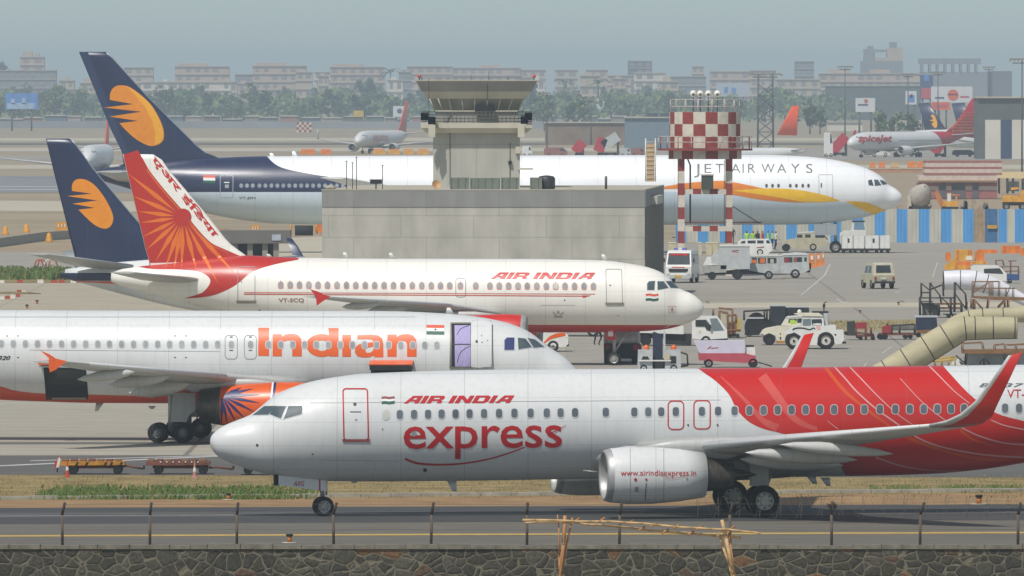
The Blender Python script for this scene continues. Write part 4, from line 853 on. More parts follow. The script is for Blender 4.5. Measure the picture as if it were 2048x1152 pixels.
G_SHO = slabs('shoulder_asphalt', '605b51', '6b665b', 400, 300, .01, 0, .9, (.01, .5, .3)); G_ORE = slabs('ochre_earth', '84653f', 'a08257', 60, 60, .01, 0, .95, (.5, .5, .3))
G_ROAD = slabs('service_road_asphalt', '55534e', '615e58', 400, 300, .01, 0, .9, (.02, .5, .3)); G_VERGE = slabs('verge_soil', '6f5f36', 'a08b58', 60, 60, .01, 0, .95, (.5, .5, .3))
G_APR = slabs('apron_concrete', '9a9484', 'a8a191', 14, 17, .14, .6, .9); G_APR2 = slabs('apron_asphalt', '938e82', '9f998c', 24, 30, .1, .4, .9)
G_TAN = slabs('tan_concrete', 'a39a85', 'b0a690', 18, 22, .06, .3, .9); G_SAND = slabs('pale_sand', 'b0a892', 'bdb5a0', 60, 60, .01, 0, .95, (.1, .3, .3)); G_DIRT = slabs('brown_dirt', '8f7d62', 'a8967a', 60, 60, .01, 0, .95, (.15, .3, .3))
M_WLINE = pm('road_paint_white', 'b9b8b2', .7, var=.22, scale=1.5); M_YLINE = pm('road_paint_yellow', 'b99a4c', .7, var=.22, scale=1.5)
band('taxiway', 1016, 1009, 1048, 1040, G_ASPD, .004); band('taxiway', 1047, 1039, 1112, 1104, G_SHO, .0)
band('taxiway', 1026, 1018, 1036, 1028, G_ASP, .008)
band('taxi_line', 1070.7, 1064, 1073.8, 1067, M_YLINE, .008); band('taxi_line', 1032.4, 1024, 1033.2, 1024.8, pm('worn_line', '8f8e88', .8, var=.4, scale=1.2), .014)
band('earth_strip', 1000, 985, 1016.5, 1009.5, G_ORE, -.004)
band('verge', 949, 954, 1000, 985, G_VERGE, 0)
band('service_road', 911, 908, 950, 955, G_ROAD, .004)
sheet('road_line', [(-420, 948), (-420, 950.6), (0, 933), (460, 912.6), (460, 911), (0, 931)], M_WLINE, .010)
sheet('road_line', [(60, 922.6), (60, 921.4), (470, 909.5), (470, 910.8)], M_WLINE, .010)
band('apron', 606, 600, 912, 909, G_APR, -.004)
sheet('apron_stain', [(-400, 884), (1000, 884), (1000, 888.5), (-400, 888.5)], pm('tyre_stain', '5d5b56', .9, var=.2, scale=.3, stretch=(.05, 1, 1)), 0)
sheet('apron', [(1130, 610), (2480, 605), (2480, 760), (1130, 760)], G_APR2, 0)
band('taxi_lane', 494, 484, 606, 600, G_APR2, 0, 620, 2500)
sheet('dirt_strip', [(1400, 607), (2480, 602), (2480, 612), (1400, 616)], G_SAND, .004); sheet('dry_verge', [(1620, 642), (1850, 638), (1850, 660), (1640, 666)], pm('straw_soil', '938763', .95, var=.2, scale=.6), .004)
for q in ([(1603, 591), (1600, 591), (1648, 550), (1659, 528), (1661.5, 528), (1651, 551)], [(1864, 555), (1866, 555), (1876, 525), (1874, 525)], [(1672, 598), (1675, 597.2), (1685, 604), (1700, 606), (1700, 607), (1684, 605.5)], [(1762, 707), (1765, 707), (1787, 692), (1784, 692)], [(1724, 735), (1727, 735), (1735, 726), (1732, 726)], [(1790, 585), (1800, 583), (1800, 584), (1790, 586)]):
    sheet('apron_line', q, M_WLINE, .01)
# left: tan taxi lane, dirt, upper road, sand
sheet('taxi_lane', [(-420, 566), (640, 566), (640, 640), (-420, 640)], G_TAN, .004)
sheet('dirt_patch', [(-420, 470), (640, 455), (640, 500), (330, 500), (330, 520), (-420, 520)], G_DIRT, 0); sheet('perimeter_road', [(-420, 505), (400, 503), (400, 545), (-420, 548)], G_APR2, .004)
sheet('grass_bed', [(-420, 536), (330, 538), (330, 565), (-420, 565)], G_VERGE, .008)
sheet('sand_patch', [(-420, 398), (420, 404), (420, 424), (-420, 420)], G_SAND, .004); sheet('sand_patch', [(540, 478), (700, 470), (700, 520), (560, 520)], G_SAND, .012)
sheet('runway', [(-420, 352), (560, 352), (560, 384), (-420, 386)], slabs('runway_asphalt', '7b7d7e', '85878a', 100, 80, .02, .1, .9), .01)
for y in (371, 377): sheet('runway_line', [(-420, y), (130, y+2), (130, y+3), (-420, y+1)], M_WLINE, .02)
for y0, y1, m in ((276, 282, G_SAND), (286, 290, G_ROAD), (296, 303, G_SAND), (312, 320, G_APR2), (330, 338, G_SAND)): band('far_field', y0, y0, y1, y1, m, .02)
sheet('far_apron', [(1240, 296), (2480, 296), (2480, 320), (1240, 320)], G_APR2, .03); sheet('construction_yard', [(1500, 322), (2480, 322), (2480, 470), (1500, 470)], G_DIRT, .012)
# grass on the verge: blades too many to count
def blades(name, n, area, hr, mats, label, dens=None):
    mb = MB()
    for i in range(n):
        for _ in range(20):
            x = rng.uniform(area[0], area[2]); y = rng.uniform(area[1], area[3])
            if dens is None or dens(x, y) > rng.random(): break
        b = gp(x, y); h = rng.uniform(*hr); a = rng.uniform(0, math.pi); w = h*.28; dx, dy = math.cos(a)*w, math.sin(a)*w; lx, ly = rng.uniform(-.5, .5)*h, rng.uniform(-.4, .4)*h
        mb.add([(b.x-dx, b.y-dy, b.z-.02), (b.x+dx, b.y+dy, b.z-.02), (b.x+lx+dx*.3, b.y+ly, b.z+h), (b.x+lx-dx*.5, b.y+ly*1.3, b.z+h*.8)], [(0, 1, 2, 3)], rng.choice(mats))
    o = mb.build(name, fix=False); tag(o, label, 'grass', kind='stuff'); return o
GR = [pm('straw_blade', '9c8850', .8, var=.2), pm('dry_blade', '85753f', .8, var=.2), pm('olive_blade', '6f6f38', .8, var=.2)]; GG = [pm('green_blade', '4a6a2c', .7, var=.2), pm('fresh_blade', '637a3a', .7, var=.2), pm('olive_blade', '6a6b3a')]
def nz1(x, k): return .5+.25*(math.sin(x*.013*k+1)+math.sin(x*.031*k+2.4))
blades('dry_grass', 9000, (-60, 952, 2110, 996), (.02, .09), GR, 'short dry straw coloured grass covering the strip beside the taxiway', lambda x, y: .25+.75*nz1(x, 1)*nz1(x+y*40, .6))
blades('green_grass', 9000, (70, 974, 640, 999), (.05, .2), GG, 'lush green grass growing along the kerb left of the nose wheel', lambda x, y: max(0, min(1, (x-70)/40))*min(1, (640-x)/130)*(1 if y > 987-9*nz1(x, 3)-5*nz1(x, 9) else .10)*(.35+.65*nz1(x, 7)))
blades('green_grass', 1500, (1740, 972, 2080, 985), (.03, .12), GG, 'sparse yellowing grass beside the kerb right of the main wheels', lambda x, y: nz1(x, 2))
blades('green_grass', 2200, (-30, 542, 140, 560), (.15, .55), GG, 'green grass patch behind the painted kerb blocks at far left', lambda x, y: .4+.6*nz1(x, 5))
blades('dry_grass', 900, (1640, 642, 1840, 660), (.04, .14), GR, 'straw grass behind the red baggage carts')
# kerb
mb = MB(); f = (lambda x: 999-16*x/2048); xs_ = [-300+60*k for k in range(45)]
for a in xs_:
    q0, q1 = gp(a, f(a)), gp(a+58, f(a+58)); d = q1-q0; h = .13+.03*rng.random()
    mb.box((q0+q1)/2+Vector((0, 0, h/2-.02)), (d.length, .5, h), pm('kerb_concrete', '9c978a', .9, var=.2, scale=2), rz=math.atan2(d.y, d.x))
o = mb.build('kerb'); tag(o, None, None, kind='structure')
# ---------------------------------------------------------------- haze
m = bpy.data.materials.new('haze_air'); m.use_nodes = True; n = m.node_tree.nodes; n.remove(n['Principled BSDF'])
pv = n.new('ShaderNodeVolumePrincipled'); pv.inputs['Color'].default_value = (.74, .88, .96, 1); pv.inputs['Density'].default_value = 0.00013; pv.inputs['Anisotropy'].default_value = .0
m.node_tree.links.new(pv.outputs[0], n['Material Output'].inputs['Volume'])
mb = MB(); mb.box((0, 6000, 21), (6400, 12300, 50), m); hz = mb.build('haze'); tag(hz, None, None, kind='stuff'); hz['label'] = 'pale blue heat haze filling the air over the airfield'
# ---------------------------------------------------------------- stone wall, fence, bamboo frame
def rubble():
    m = bpy.data.materials.new('rubble_masonry'); m.use_nodes = True; n = m.node_tree.nodes; l = m.node_tree.links; b = n['Principled BSDF']; b.inputs['Roughness'].default_value = .95
    tc = n.new('ShaderNodeTexCoord'); nz = n.new('ShaderNodeTexNoise'); nz.inputs['Scale'].default_value = 1.3; nz.inputs['Detail'].default_value = 3; l.new(tc.outputs['Object'], nz.inputs['Vector'])
    ad = n.new('ShaderNodeMix'); ad.data_type = 'RGBA'; ad.blend_type = 'LINEAR_LIGHT'; ad.inputs[0].default_value = .16; l.new(tc.outputs['Object'], ad.inputs[6]); l.new(nz.outputs['Color'], ad.inputs[7])
    mp = n.new('ShaderNodeMapping'); mp.inputs['Scale'].default_value = (2.15, .3, 2.8); l.new(ad.outputs[2], mp.inputs[0])
    v1 = n.new('ShaderNodeTexVoronoi'); v1.feature = 'DISTANCE_TO_EDGE'; v1.inputs['Scale'].default_value = 1.0; v1.inputs['Randomness'].default_value = .95; l.new(mp.outputs[0], v1.inputs['Vector'])
    v2 = n.new('ShaderNodeTexVoronoi'); v2.inputs['Scale'].default_value = 1.0; v2.inputs['Randomness'].default_value = .95; l.new(mp.outputs[0], v2.inputs['Vector'])
    rp = n.new('ShaderNodeValToRGB'); rp.color_ramp.interpolation = 'CONSTANT'; e = rp.color_ramp.elements
    for i, (ps, c) in enumerate(((0, '3b3931'), (.3, '47453b'), (.55, '403d32'), (.78, '504d42'), (.90, '574636'), (.955, '6e5238'))):
        x = e[i] if i < 2 else e.new(ps); x.position = ps; x.color = (*lin(c), 1)
    sp = n.new('ShaderNodeSeparateColor'); l.new(v2.outputs['Color'], sp.inputs[0]); l.new(sp.outputs[0], rp.inputs[0])
    n2 = n.new('ShaderNodeTexNoise'); n2.inputs['Scale'].default_value = 9; n2.inputs['Detail'].default_value = 6; l.new(tc.outputs['Object'], n2.inputs['Vector'])
    mr = n.new('ShaderNodeMapRange'); mr.inputs[1].default_value = .3; mr.inputs[2].default_value = .7; mr.inputs[3].default_value = .6; mr.inputs[4].default_value = 1.3; l.new(n2.outputs['Fac'], mr.inputs[0])
    mu = n.new('ShaderNodeMix'); mu.data_type = 'RGBA'; mu.blend_type = 'MULTIPLY'; mu.inputs[0].default_value = 1; l.new(rp.outputs[0], mu.inputs[6]); l.new(mr.outputs[0], mu.inputs[7])
    # thin mortar, missing in places
    n3 = n.new('ShaderNodeTexNoise'); n3.inputs['Scale'].default_value = 2.6; l.new(tc.outputs['Object'], n3.inputs['Vector'])
    th = n.new('ShaderNodeMapRange'); th.inputs[1].default_value = .3; th.inputs[2].default_value = .65; th.inputs[3].default_value = .006; th.inputs[4].default_value = .05; l.new(n3.outputs['Fac'], th.inputs[0])
    lt = n.new('ShaderNodeMath'); lt.operation = 'LESS_THAN'; l.new(v1.outputs['Distance'], lt.inputs[0]); l.new(th.outputs[0], lt.inputs[1])
    k = n.new('ShaderNodeMath'); k.operation = 'MULTIPLY'; k.inputs[1].default_value = .95; l.new(lt.outputs[0], k.inputs[0])
    mx = n.new('ShaderNodeMix'); mx.data_type = 'RGBA'; l.new(k.outputs[0], mx.inputs[0]); l.new(mu.outputs[2], mx.inputs[6]); mx.inputs[7].default_value = (*lin('6d6857'), 1); l.new(mx.outputs[2], b.inputs['Base Color'])
    bp = n.new('ShaderNodeBump'); bp.inputs['Strength'].default_value = .55; bp.inputs['Distance'].default_value = .07
    hh = n.new('ShaderNodeMath'); hh.operation = 'MINIMUM'; l.new(v1.outputs['Distance'], hh.inputs[0]); hh.inputs[1].default_value = .14; h2 = n.new('ShaderNodeMath'); h2.operation = 'MULTIPLY_ADD'; l.new(hh.outputs[0], h2.inputs[0]); h2.inputs[1].default_value = 5; l.new(n2.outputs['Fac'], h2.inputs[2])
    l.new(h2.outputs[0], bp.inputs['Height']); l.new(bp.outputs[0], b.inputs['Normal']); return m
YW = 393.0; SW = F/YW                      # wall face
def WX_(px): return (px-1024)/SW
def WZ(py): return H-(py-YH)/SW
mb = MB(); zt = WZ(1098); mb.box((0, YW+.45, zt/2-.6), (44, .9, zt+1.2), rubble()); w_ = mb.build('stone_wall', loc=(0, YW, 0)); tag(w_, 'dark rubble stone wall with pale mortar along the bottom of the view', 'wall')
mb = MB(); COP = pm('weathered_coping', '6a665a', .95, var=.3, scale=3, bump=.6, detail=8); x = -22.0
while x < 22:
    L = rng.uniform(.5, 1.4); h = .10+rng.uniform(0, .05); mb.box((x+L/2, YW+.44, zt+h/2), (L-.01, .98+rng.uniform(-.04, .04), h), COP, top=.97); x += L
c = mb.build('coping', w_); c.location = (0, -YW, 0)
RUST = pm('rusty_post', '5b4f44', .85, var=.35, scale=6, stretch=(2, 2, .6)); RUSTD = pm('dark_rusty_post', '3e3631', .85, var=.3, scale=6)
POSTS = [(124, 4), (299, 1.5), (473, 1), (667, 5), (862, 2), (1054, 0), (1239, 2), (1461, 4), (1664, 2), (1841, 5), (2037, 3)]
DESC = ['by the left edge of the view', 'below the dolly train', 'under the tip of the jet nose', 'right of the nose wheel', 'below the long red swoosh', 'through the bamboo rails', 'in front of the near engine', 'with coiled wire beside the main wheels', 'with a dark twig nest', 'under the red belly with leaning head', 'at the right edge of the view']
for (px, ln), d in zip(POSTS, DESC):
    b0 = Vector((WX_(px), YW+.45, zt+.1)); t = thing('fence_post', 'rusty steel fence post on the stone wall, '+d, 'fence post', b0, group='fence posts along the stone wall')
    m = MB(); k = rng.uniform(-.02, .03); m.cyl((0, 0, -.05), (k, 0, .98), .045, RUST, n=8); m.build('shaft', t)
    m = MB(); m.cyl((k, 0, .97), (k+ln/SW*1.2+.02, -.08, 1.36), .045, RUSTD, n=8); m.build('angled_head', t)
WIRE = pm('fence_wire', '6b655c', .6, .4, var=.2)
m = MB()
for h in (.5, 1.0, 1.3):
    m.tube([(WX_(px)+.01, YW+.43, zt+.1+h+rng.uniform(-.02, .02)) for px, _ in POSTS], .0045, WIRE, 4)
o = m.build('barbed_wire', loc=(0, YW+.43, zt)); tag(o, 'thin sagging wire strands strung between the rusty fence posts', 'wire')
m = MB(); pts = []
for i in range(560):
    a = i*.42; x = WX_(1385)+i*.022; r = .34*(1+.1*math.sin(i*.13)); pts.append((x+.12*math.cos(a*.5), YW+.45+r*.6*math.cos(a), zt+1.32+r*math.sin(a)))
m.tube(pts, .0055, WIRE, 4); o = m.build('razor_wire', loc=(0, YW+.45, zt+1.3)); tag(o, 'loose coil of razor wire along the post heads before the main wheels', 'wire')
m = MB(); TW = pm('nest_twigs', '3f3229', .95, var=.4, scale=9); c = Vector((WX_(1665), YW+.44, WZ(1013)))
for i in range(150):
    d = Vector((rng.gauss(0, 1), rng.gauss(0, 1), rng.gauss(0, .8))).normalized(); q = c+d*rng.uniform(.02, .1); e = q+Vector((rng.gauss(0, 1), rng.gauss(0, 1), rng.gauss(0, 1))).normalized()*rng.uniform(.05, .16); m.cyl(q, e, .007, TW, n=4)
o = m.build('twig_nest', loc=c); tag(o, 'dark tangle of twigs caught on the head of a fence post', 'nest')
# bamboo frame in front of the wall
YB = 386.0; SB = F/YB
BAM = pm('bamboo_pole', 'b89a6c', .7, var=.25, scale=2.5, stretch=(1, 1, 3), detail=6); BAM2 = pm('split_bamboo', 'a8794a', .75, var=.3, scale=3, stretch=(3, 3, 1)); ROPE = pm('coir_rope', '9c7f50', .9, var=.3)
def B(x, y, d=0): return Vector(((1000+x/3.938-1024)/SB, YB+d, H-(860+y/3.938-YH)/SB))
t = thing('bamboo_frame', 'rickety bamboo frame of lashed poles standing in front of the stone wall', 'bamboo frame', (B(1150, 1150).x, YB, 0)); off = Vector(t.location)
def pole(name, pts, r0, r1, mat):
    m = MB(); q = [p_-off for p_ in pts]; n_ = len(q)-1
    for i in range(n_):
        ra = r0+(r1-r0)*i/n_; rb = r0+(r1-r0)*(i+1)/n_; m.cyl(q[i], q[i+1], ra, mat, rb, n=9); m.cyl(q[i+1]-(q[i+1]-q[i]).normalized()*.03, q[i+1], rb*1.16, mat, n=9)
    return m.build(name, t)
def jig(pts, k=3, a=.012): return [Vector(q)+Vector((rng.uniform(-a, a), rng.uniform(-a, a), rng.uniform(-a, a))) for q in cr([tuple(x) for x in pts], k)]
pole('rail', jig([B(180, 708), B(600, 718), B(1000, 726), B(1400, 763), B(1800, 786), B(2060, 814)]), .042, .03, BAM)
pole('rail', jig([B(200, 731, .15), B(560, 726, .15), B(700, 746, .15), B(950, 764, .15), B(1300, 804, .15), B(1700, 830, .15), B(1900, 853, .15)]), .03, .045, BAM)
pole('post', [B(512, 675, .05), B(500, 900, .05), B(470, 1150, .05), B(445, 1400, .05)], .055, .06, BAM2); pole('post', [B(572, 690, .2), B(530, 880, .2), B(490, 1100, .2), B(450, 1400, .2)], .03, .035, BAM2)
pole('post', [B(452, 668, .1), B(463, 760, .1), B(466, 1000, .1), B(468, 1400, .1)], .018, .022, BAM2)
pole('post', [B(1748, 708, .05), B(1780, 850, .05), B(1840, 1150, .05), B(1880, 1400, .05)], .055, .06, BAM); pole('post', [B(1725, 815, .2), B(1760, 930, .2), B(1812, 1075, .2), B(1900, 1400, .2)], .04, .045, BAM); pole('post', [B(1800, 790, .12), B(1815, 900, .12), B(1850, 1150, .12), B(1890, 1400, .12)], .03, .035, BAM2)
for x, y in ((800, 702), (1022, 722), (1205, 742), (1385, 756), (1570, 764), (1115, 770), (1300, 792), (1500, 806), (1820, 770), (600, 705)):
    m = MB(); a = B(x-22, y+22, -.05)-off; b = B(x+26, y-10, .12)-off; m.cyl(a, b, .032, BAM2, n=7); m.build('peg', t)
m = MB()
for x, y in ((510, 720), (1760, 790), (1720, 828), (1830, 1115), (565, 725)):
    c = B(x, y, .05)-off
    for k in range(3): m.lathe([(-.02, .062), (0, .075), (.02, .062)], c+Vector((0, 0, (k-1)*.03)), (.3*(k-1), .1, 1), ROPE, 10)
m.build('lashing', t)
# small light on the shoulder
def edge_light(px, py, label, k=1.0):
    b0 = gp(px, py); t = thing('taxiway_light', label, 'light', b0, group='taxiway edge lights'); m = MB(); m.cyl((0, 0, 0), (0, 0, .03), .22*k, pm('light_base', 'b5b1a2', .8), n=10); m.build('base', t)
    m = MB(); m.cyl((0, 0, .03), (0, 0, .2*k), .07*k, pm('amber_stem', 'b5702c', .6), n=8); m.cyl((0, 0, .2*k), (0, 0, .26*k), .1*k, M_DARK, n=8); m.build('lamp', t)
edge_light(579, 1086, 'small amber edge light on the near shoulder below the nose wheel', 1.2); edge_light(1958, 1009, 'small dark edge light on the ochre strip at right', 1.4)
edge_light(1797, 611, 'small edge light on the pale strip beside the steps', 1.0); edge_light(1720, 628, 'small edge light on the pale strip behind the baggage carts', 1.0); edge_light(74, 609, 'small edge light on tan concrete above the white fuselage', 1.2); edge_light(54, 618, 'leftmost small edge light just over the white fuselage', 1.2); edge_light(957-500, 1000, 'short stake light on the kerb under the jet nose', 1.0)
# ---------------------------------------------------------------- control tower and its block
def wall_mat(name, c, w=5.2, h=1.55, line=.035, amt=.35, var=.08):
    if name in MATS: return MATS[name]
    m = pm(name, c, .9, var=var, scale=.7, detail=8, stretch=(1, 1, .5)); n = m.node_tree.nodes; l = m.node_tree.links; b = n['Principled BSDF']; src = b.inputs['Base Color'].links[0].from_socket
    tc = n.new('ShaderNodeTexCoord'); mp = n.new('ShaderNodeMapping'); mp.inputs['Rotation'].default_value = (R(90), 0, 0); l.new(tc.outputs['Object'], mp.inputs[0])
    br = n.new('ShaderNodeTexBrick'); br.inputs['Scale'].default_value = 1; br.inputs['Brick Width'].default_value = w; br.inputs['Row Height'].default_value = h; br.inputs['Mortar Size'].default_value = line; br.offset = .35; l.new(mp.outputs[0], br.inputs['Vector'])
    k = n.new('ShaderNodeMath'); k.operation = 'MULTIPLY'; k.inputs[1].default_value = amt; l.new(br.outputs['Fac'], k.inputs[0]); mx = n.new('ShaderNodeMix'); mx.data_type = 'RGBA'; l.new(k.outputs[0], mx.inputs[0]); l.new(src, mx.inputs[6]); mx.inputs[7].default_value = (.1, .1, .09, 1)
    mp2 = n.new('ShaderNodeMapping'); mp2.inputs['Scale'].default_value = (1.2, 1.2, .12); l.new(tc.outputs['Object'], mp2.inputs[0]); nz = n.new('ShaderNodeTexNoise'); nz.inputs['Scale'].default_value = 1; nz.inputs['Detail'].default_value = 7; l.new(mp2.outputs[0], nz.inputs['Vector'])
    mr = n.new('ShaderNodeMapRange'); mr.inputs[1].default_value = .35; mr.inputs[2].default_value = .7; mr.inputs[3].default_value = 1.03; mr.inputs[4].default_value = .9; l.new(nz.outputs['Fac'], mr.inputs[0])
    m2 = n.new('ShaderNodeMix'); m2.data_type = 'RGBA'; m2.blend_type = 'MULTIPLY'; m2.inputs[0].default_value = 1; l.new(mx.outputs[2], m2.inputs[6]); l.new(mr.outputs[0], m2.inputs[7]); l.new(m2.outputs[2], b.inputs['Base Color']); return m
SBd = 28.0; YBd = F/SBd; ang = R(2.6)
cor = W(1289.5, 381, SBd); cor.z = 0; zr = W(0, 381, SBd).z; zg = g(YBd)
ex = Vector((-math.cos(ang), math.sin(ang), 0)); ey = Vector((math.sin(ang), math.cos(ang), 0))   # along the front to the left, and back
Lf = (1289.5-648)/SBd/math.cos(ang)+.15; Db = 40.0
C_BLK = wall_mat('rendered_block', 'adaa9f', 5.2, 1.55, .03, .34, .16); C_BAND = wall_mat('parapet_band', '888884', 5.2, 3, .03, .25); C_PALE_ = wall_mat('pale_parapet', '9c9788', 4, 3, .03, .2); ROOF = pm('roof_screed', 'aaa493', .95, var=.12, scale=.8)
t = thing('terminal_block', 'grey windowless concrete block below the control tower', 'building', (cor.x, cor.y, zg))
m = MB()
def bp(a, d, z): return tuple(Vector((0, 0, z-zg))+ex*a+ey*d)
def bbox(m, a0, a1, d0, d1, z0, z1, mat):
    v = [bp(a, d, z) for z in (z0, z1) for a, d in ((a0, d0), (a1, d0), (a1, d1), (a0, d1))]
    m.add(v, [(0, 1, 2, 3), (7, 6, 5, 4), (4, 5, 1, 0), (5, 6, 2, 1), (6, 7, 3, 2), (7, 4, 0, 3)], mat)
zb = W(0, 414, SBd).z
bbox(m, 0, Lf, 0, Db, zg-.5, zb, C_BLK); m.build('wall', t)
m = MB(); bbox(m, -.05, Lf+.02, -.05, Db, zb, zr, C_BAND); m.build('parapet', t)
m = MB(); bbox(m, .3, Lf-.3, .3, Db-.3, zr, zr+.06, ROOF); bbox(m, -.07, Lf+.05, -.07, .3, zr, zr+.09, ROOF); bbox(m, -.07, .3, .3, Db, zr, zr+.09, ROOF); m.build('roof', t)
m = MB()
for k in range(30): d = .4+k*1.3; bbox(m, -.09, 0, d, d+.25, zg, zb, pm('rib_concrete', '85827a', .9))
m.build('side_rib', t)
m = MB(); bbox(m, -.5, -.06, 12, 24, W(0, 405, 27.2).z, W(0, 389, 27.2).z, pm('ac_housing', 'b5b2a8', .6)); m.build('vent_box', t)
M_TW = wall_mat('tower_render', 'aaa99f', 4.5, 3.2, .03, .3); M_TWD = wall_mat('tower_fascia', '8f8e87', 6, 3, .03, .2); M_TWP = pm('tower_soffit', 'b9b4a3', .9, var=.08, scale=1); M_GLT = pm('tower_glass', '77776a', .2, var=.4, scale=.7, coat=.3, stretch=(1, 1, .4))
ST = 27.4; YT = F/ST
tx = (953-1024)/ST
t = thing('control_tower', 'grey concrete airport control tower with a flared glazed cab on the block roof', 'control tower', (tx, YT, zr))
hw = (1040-866)/2/ST
PLAN = [(1, -1), (1, 1), (-1, 1), (-1, -.55), (-.58, -1)]
def ringz(m, levels, mat, cap=True, mats=None):
    """levels: (half width, z, extra depth) of similar plans"""
    vs = []; n_ = len(PLAN)
    for h, z in levels: vs += [(x*h, y*h+hw, z-zr) for x, y in PLAN]
    for k in range(len(levels)-1): m.add(vs[k*n_:(k+2)*n_], [(i, (i+1) % n_, n_+(i+1) % n_, n_+i) for i in range(n_)], mats[k] if mats else mat)
    if cap: m.add(vs[-n_:], [tuple(range(n_))], mats[-1] if mats else mat); m.add(vs[:n_], [tuple(range(n_-1, -1, -1))], mats[0] if mats else mat)
Z = lambda y: H-(y-YH)/ST
m = MB(); ringz(m, [(hw, zr-.2), (hw, Z(262))], M_TW); m.build('shaft', t)
m = MB(); hb = (1062-839)/2/ST; ringz(m, [(hb*.9, Z(266)), (hb, Z(256)), (hb, Z(245.5))], M_TWP); m.box((-hb*.80, -.9, Z(262)-zr), (.5, .6, .9), M_TWP); m.box((hb*.8, -.9, Z(262)-zr), (.5, .6, .9), M_TWP); m.build('balcony', t)
m = MB(); RL = pm('rail_steel', '55554f', .6, .3)
for y in (224, 230, 237, 243):
    z = Z(y)-zr; q = [(x*hb*.985, yy*hb*.985+hw, z) for x, yy in PLAN]; m.tube(q+q[:1], .03, RL, 5)
for k in range(22): x = -hb*.58+hb*1.56*k/21; m.cyl((x, -hb*.985+hw, Z(245.5)-zr), (x, -hb*.985+hw, Z(224)-zr), .025, RL, n=5)
m.build('railing', t)
m = MB(); ringz(m, [((1036-870)/2/ST, Z(246)), ((1036-870)/2/ST, Z(224))], M_TWD, False); m.build('cab_wall', t)
h0, h1 = (1034-866)/2/ST, (1048-856)/2/ST
m = MB(); ringz(m, [(h0, Z(224)), (h1, Z(197.5))], M_GLT, False); m.build('glazing', t)
for fr in (-.98, -.8, -.58, -.31, -.04, .23, .5, .75, .98):
    m = MB(); m.cyl((h0*fr, -h0+hw-.03, Z(224)-zr), (h1*fr, -h1+hw-.03, Z(197.5)-zr), .055, M_TWP, n=4); m.build('mullion', t)
m = MB(); m.box((0, -h0+hw-.06, Z(222)-zr), (2*h0*.98, .12, .12), M_TWP); m.box((.6, -.3, Z(219)-zr), (1.4, .5, .5), M_DARK); m.build('sill', t)
m = MB(); h2 = (1060-841)/2/ST; h3 = (1071-828)/2/ST; ringz(m, [(h1*1.02, Z(197.5)), (h2*.985, Z(183))], M_TWP); m.build('soffit', t)
m = MB(); ringz(m, [(h2, Z(183)), (h3, Z(162))], M_TWD); m.build('fascia', t)
m = MB(); ringz(m, [(h3*1.006, Z(162)), (h3*1.006, Z(160))], ROOF); m.build('roof', t)
m = MB()
for x, h in ((-h3*.9, .28), (h3*.93, .22), (-.4, .4), (.9, .55), (2.3, .3)): m.cyl((x, .2-h3+hw, Z(160)-zr), (x, .2-h3+hw, Z(160)-zr+h), .02, RL, n=5)
m.tube([(-h3*.95, .1-h3+hw, Z(156)-zr), (h3*.95, .1-h3+hw, Z(156)-zr)], .015, RL, 4); m.build('roof_rail', t)
for x in (-h3*.94, h3*.95):
    m = MB(); m.cyl((x, .2-h3+hw, Z(160)-zr), (x, .2-h3+hw, Z(155)-zr), .03, RL, n=6); m.sphere((x, .2-h3+hw, Z(152.5)-zr), .13, pm('red_beacon', 'c2452c', .4), 8, 6); m.build('beacon', t)
m = MB()
for x, y, z in ((-hb*.93, -1.0, 233), (hb*.93, -1.0, 233), (hb*.86, -.8, 240), (-hb*.8, -.9, 241)): m.box((x, y+.2, Z(z)-zr), (.55, .6, .55), M_DARK); m.build('balcony_unit', t)
for x, y0, y1 in ((900, 262, 370), (975, 164, 200), (858, 158, 250), (1020, 285, 372)): m.cyl(((x-953)/ST, -.06 if y0 > 200 else -h3+hw+.1, Z(y0)-zr), ((x-953)/ST, -.06 if y0 > 200 else -h2+hw-.05, Z(y1)-zr), .025, RL, n=5); m.build('conduit', t)
m = MB(); m.box(((1036-953)/ST, -.15, Z(300)-zr), (.35, .3, .5), M_TWP); m.build('junction_box', t); m = MB(); m.box(((1020-953)/ST, -.15, Z(325)-zr), (.25, .25, .25), M_DARK); m.build('junction_box', t)
m = MB(); m.box((hw+.4, .6, Z(338)-zr), (1.1, 1.6, .12), M_TWP); m.build('canopy', t)
# things standing on the roof
def rp_(px, d): s_ = SBd-.02*d; return Vector(((px-1024)/s_, F/s_, zr+.06))
GRN = pm('cabinet_green', '6f766a', .7, var=.15)
for k, (x0, x1, y0) in enumerate(((900, 938, 348), (940, 1000, 349), (1002, 1038, 348), (1060, 1084, 348))):
    a = rp_((x0+x1)/2, 2); m = MB(); w_ = (x1-x0)/SBd; h = (372-y0)/SBd; m.box(a+Vector((0, 0, h/2)), (w_, .9, h), GRN)
    for q in range(int(w_/.5)+1): m.box(a+Vector((-w_/2+.1+q*.5, -.46, h/2)), (.04, .03, h*.94), pm('cabinet_rib', '565c53', .7))
    o = m.build('equipment_cabinet', loc=a); tag(o, ['grey green roof cabinet at the left foot of the tower', 'widest grey green roof cabinet in front of the tower shaft', 'grey green roof cabinet under the tower canopy', 'separate small grey green cabinet beside the black roof tank'][k], 'cabinet', 'roof cabinets by the tower')
a = rp_(1093, 3); m = MB(); m.lathe([(0, .55), (.1, .62), (.8, .62), (.95, .5), (1.0, .2), (1.02, .02)], a, (0, 0, 1), pm('black_tank', '2a2c2e', .5, var=.2), 20); o = m.build('water_tank', loc=a); tag(o, 'black plastic water tank on the block roof right of the tower', 'water tank')
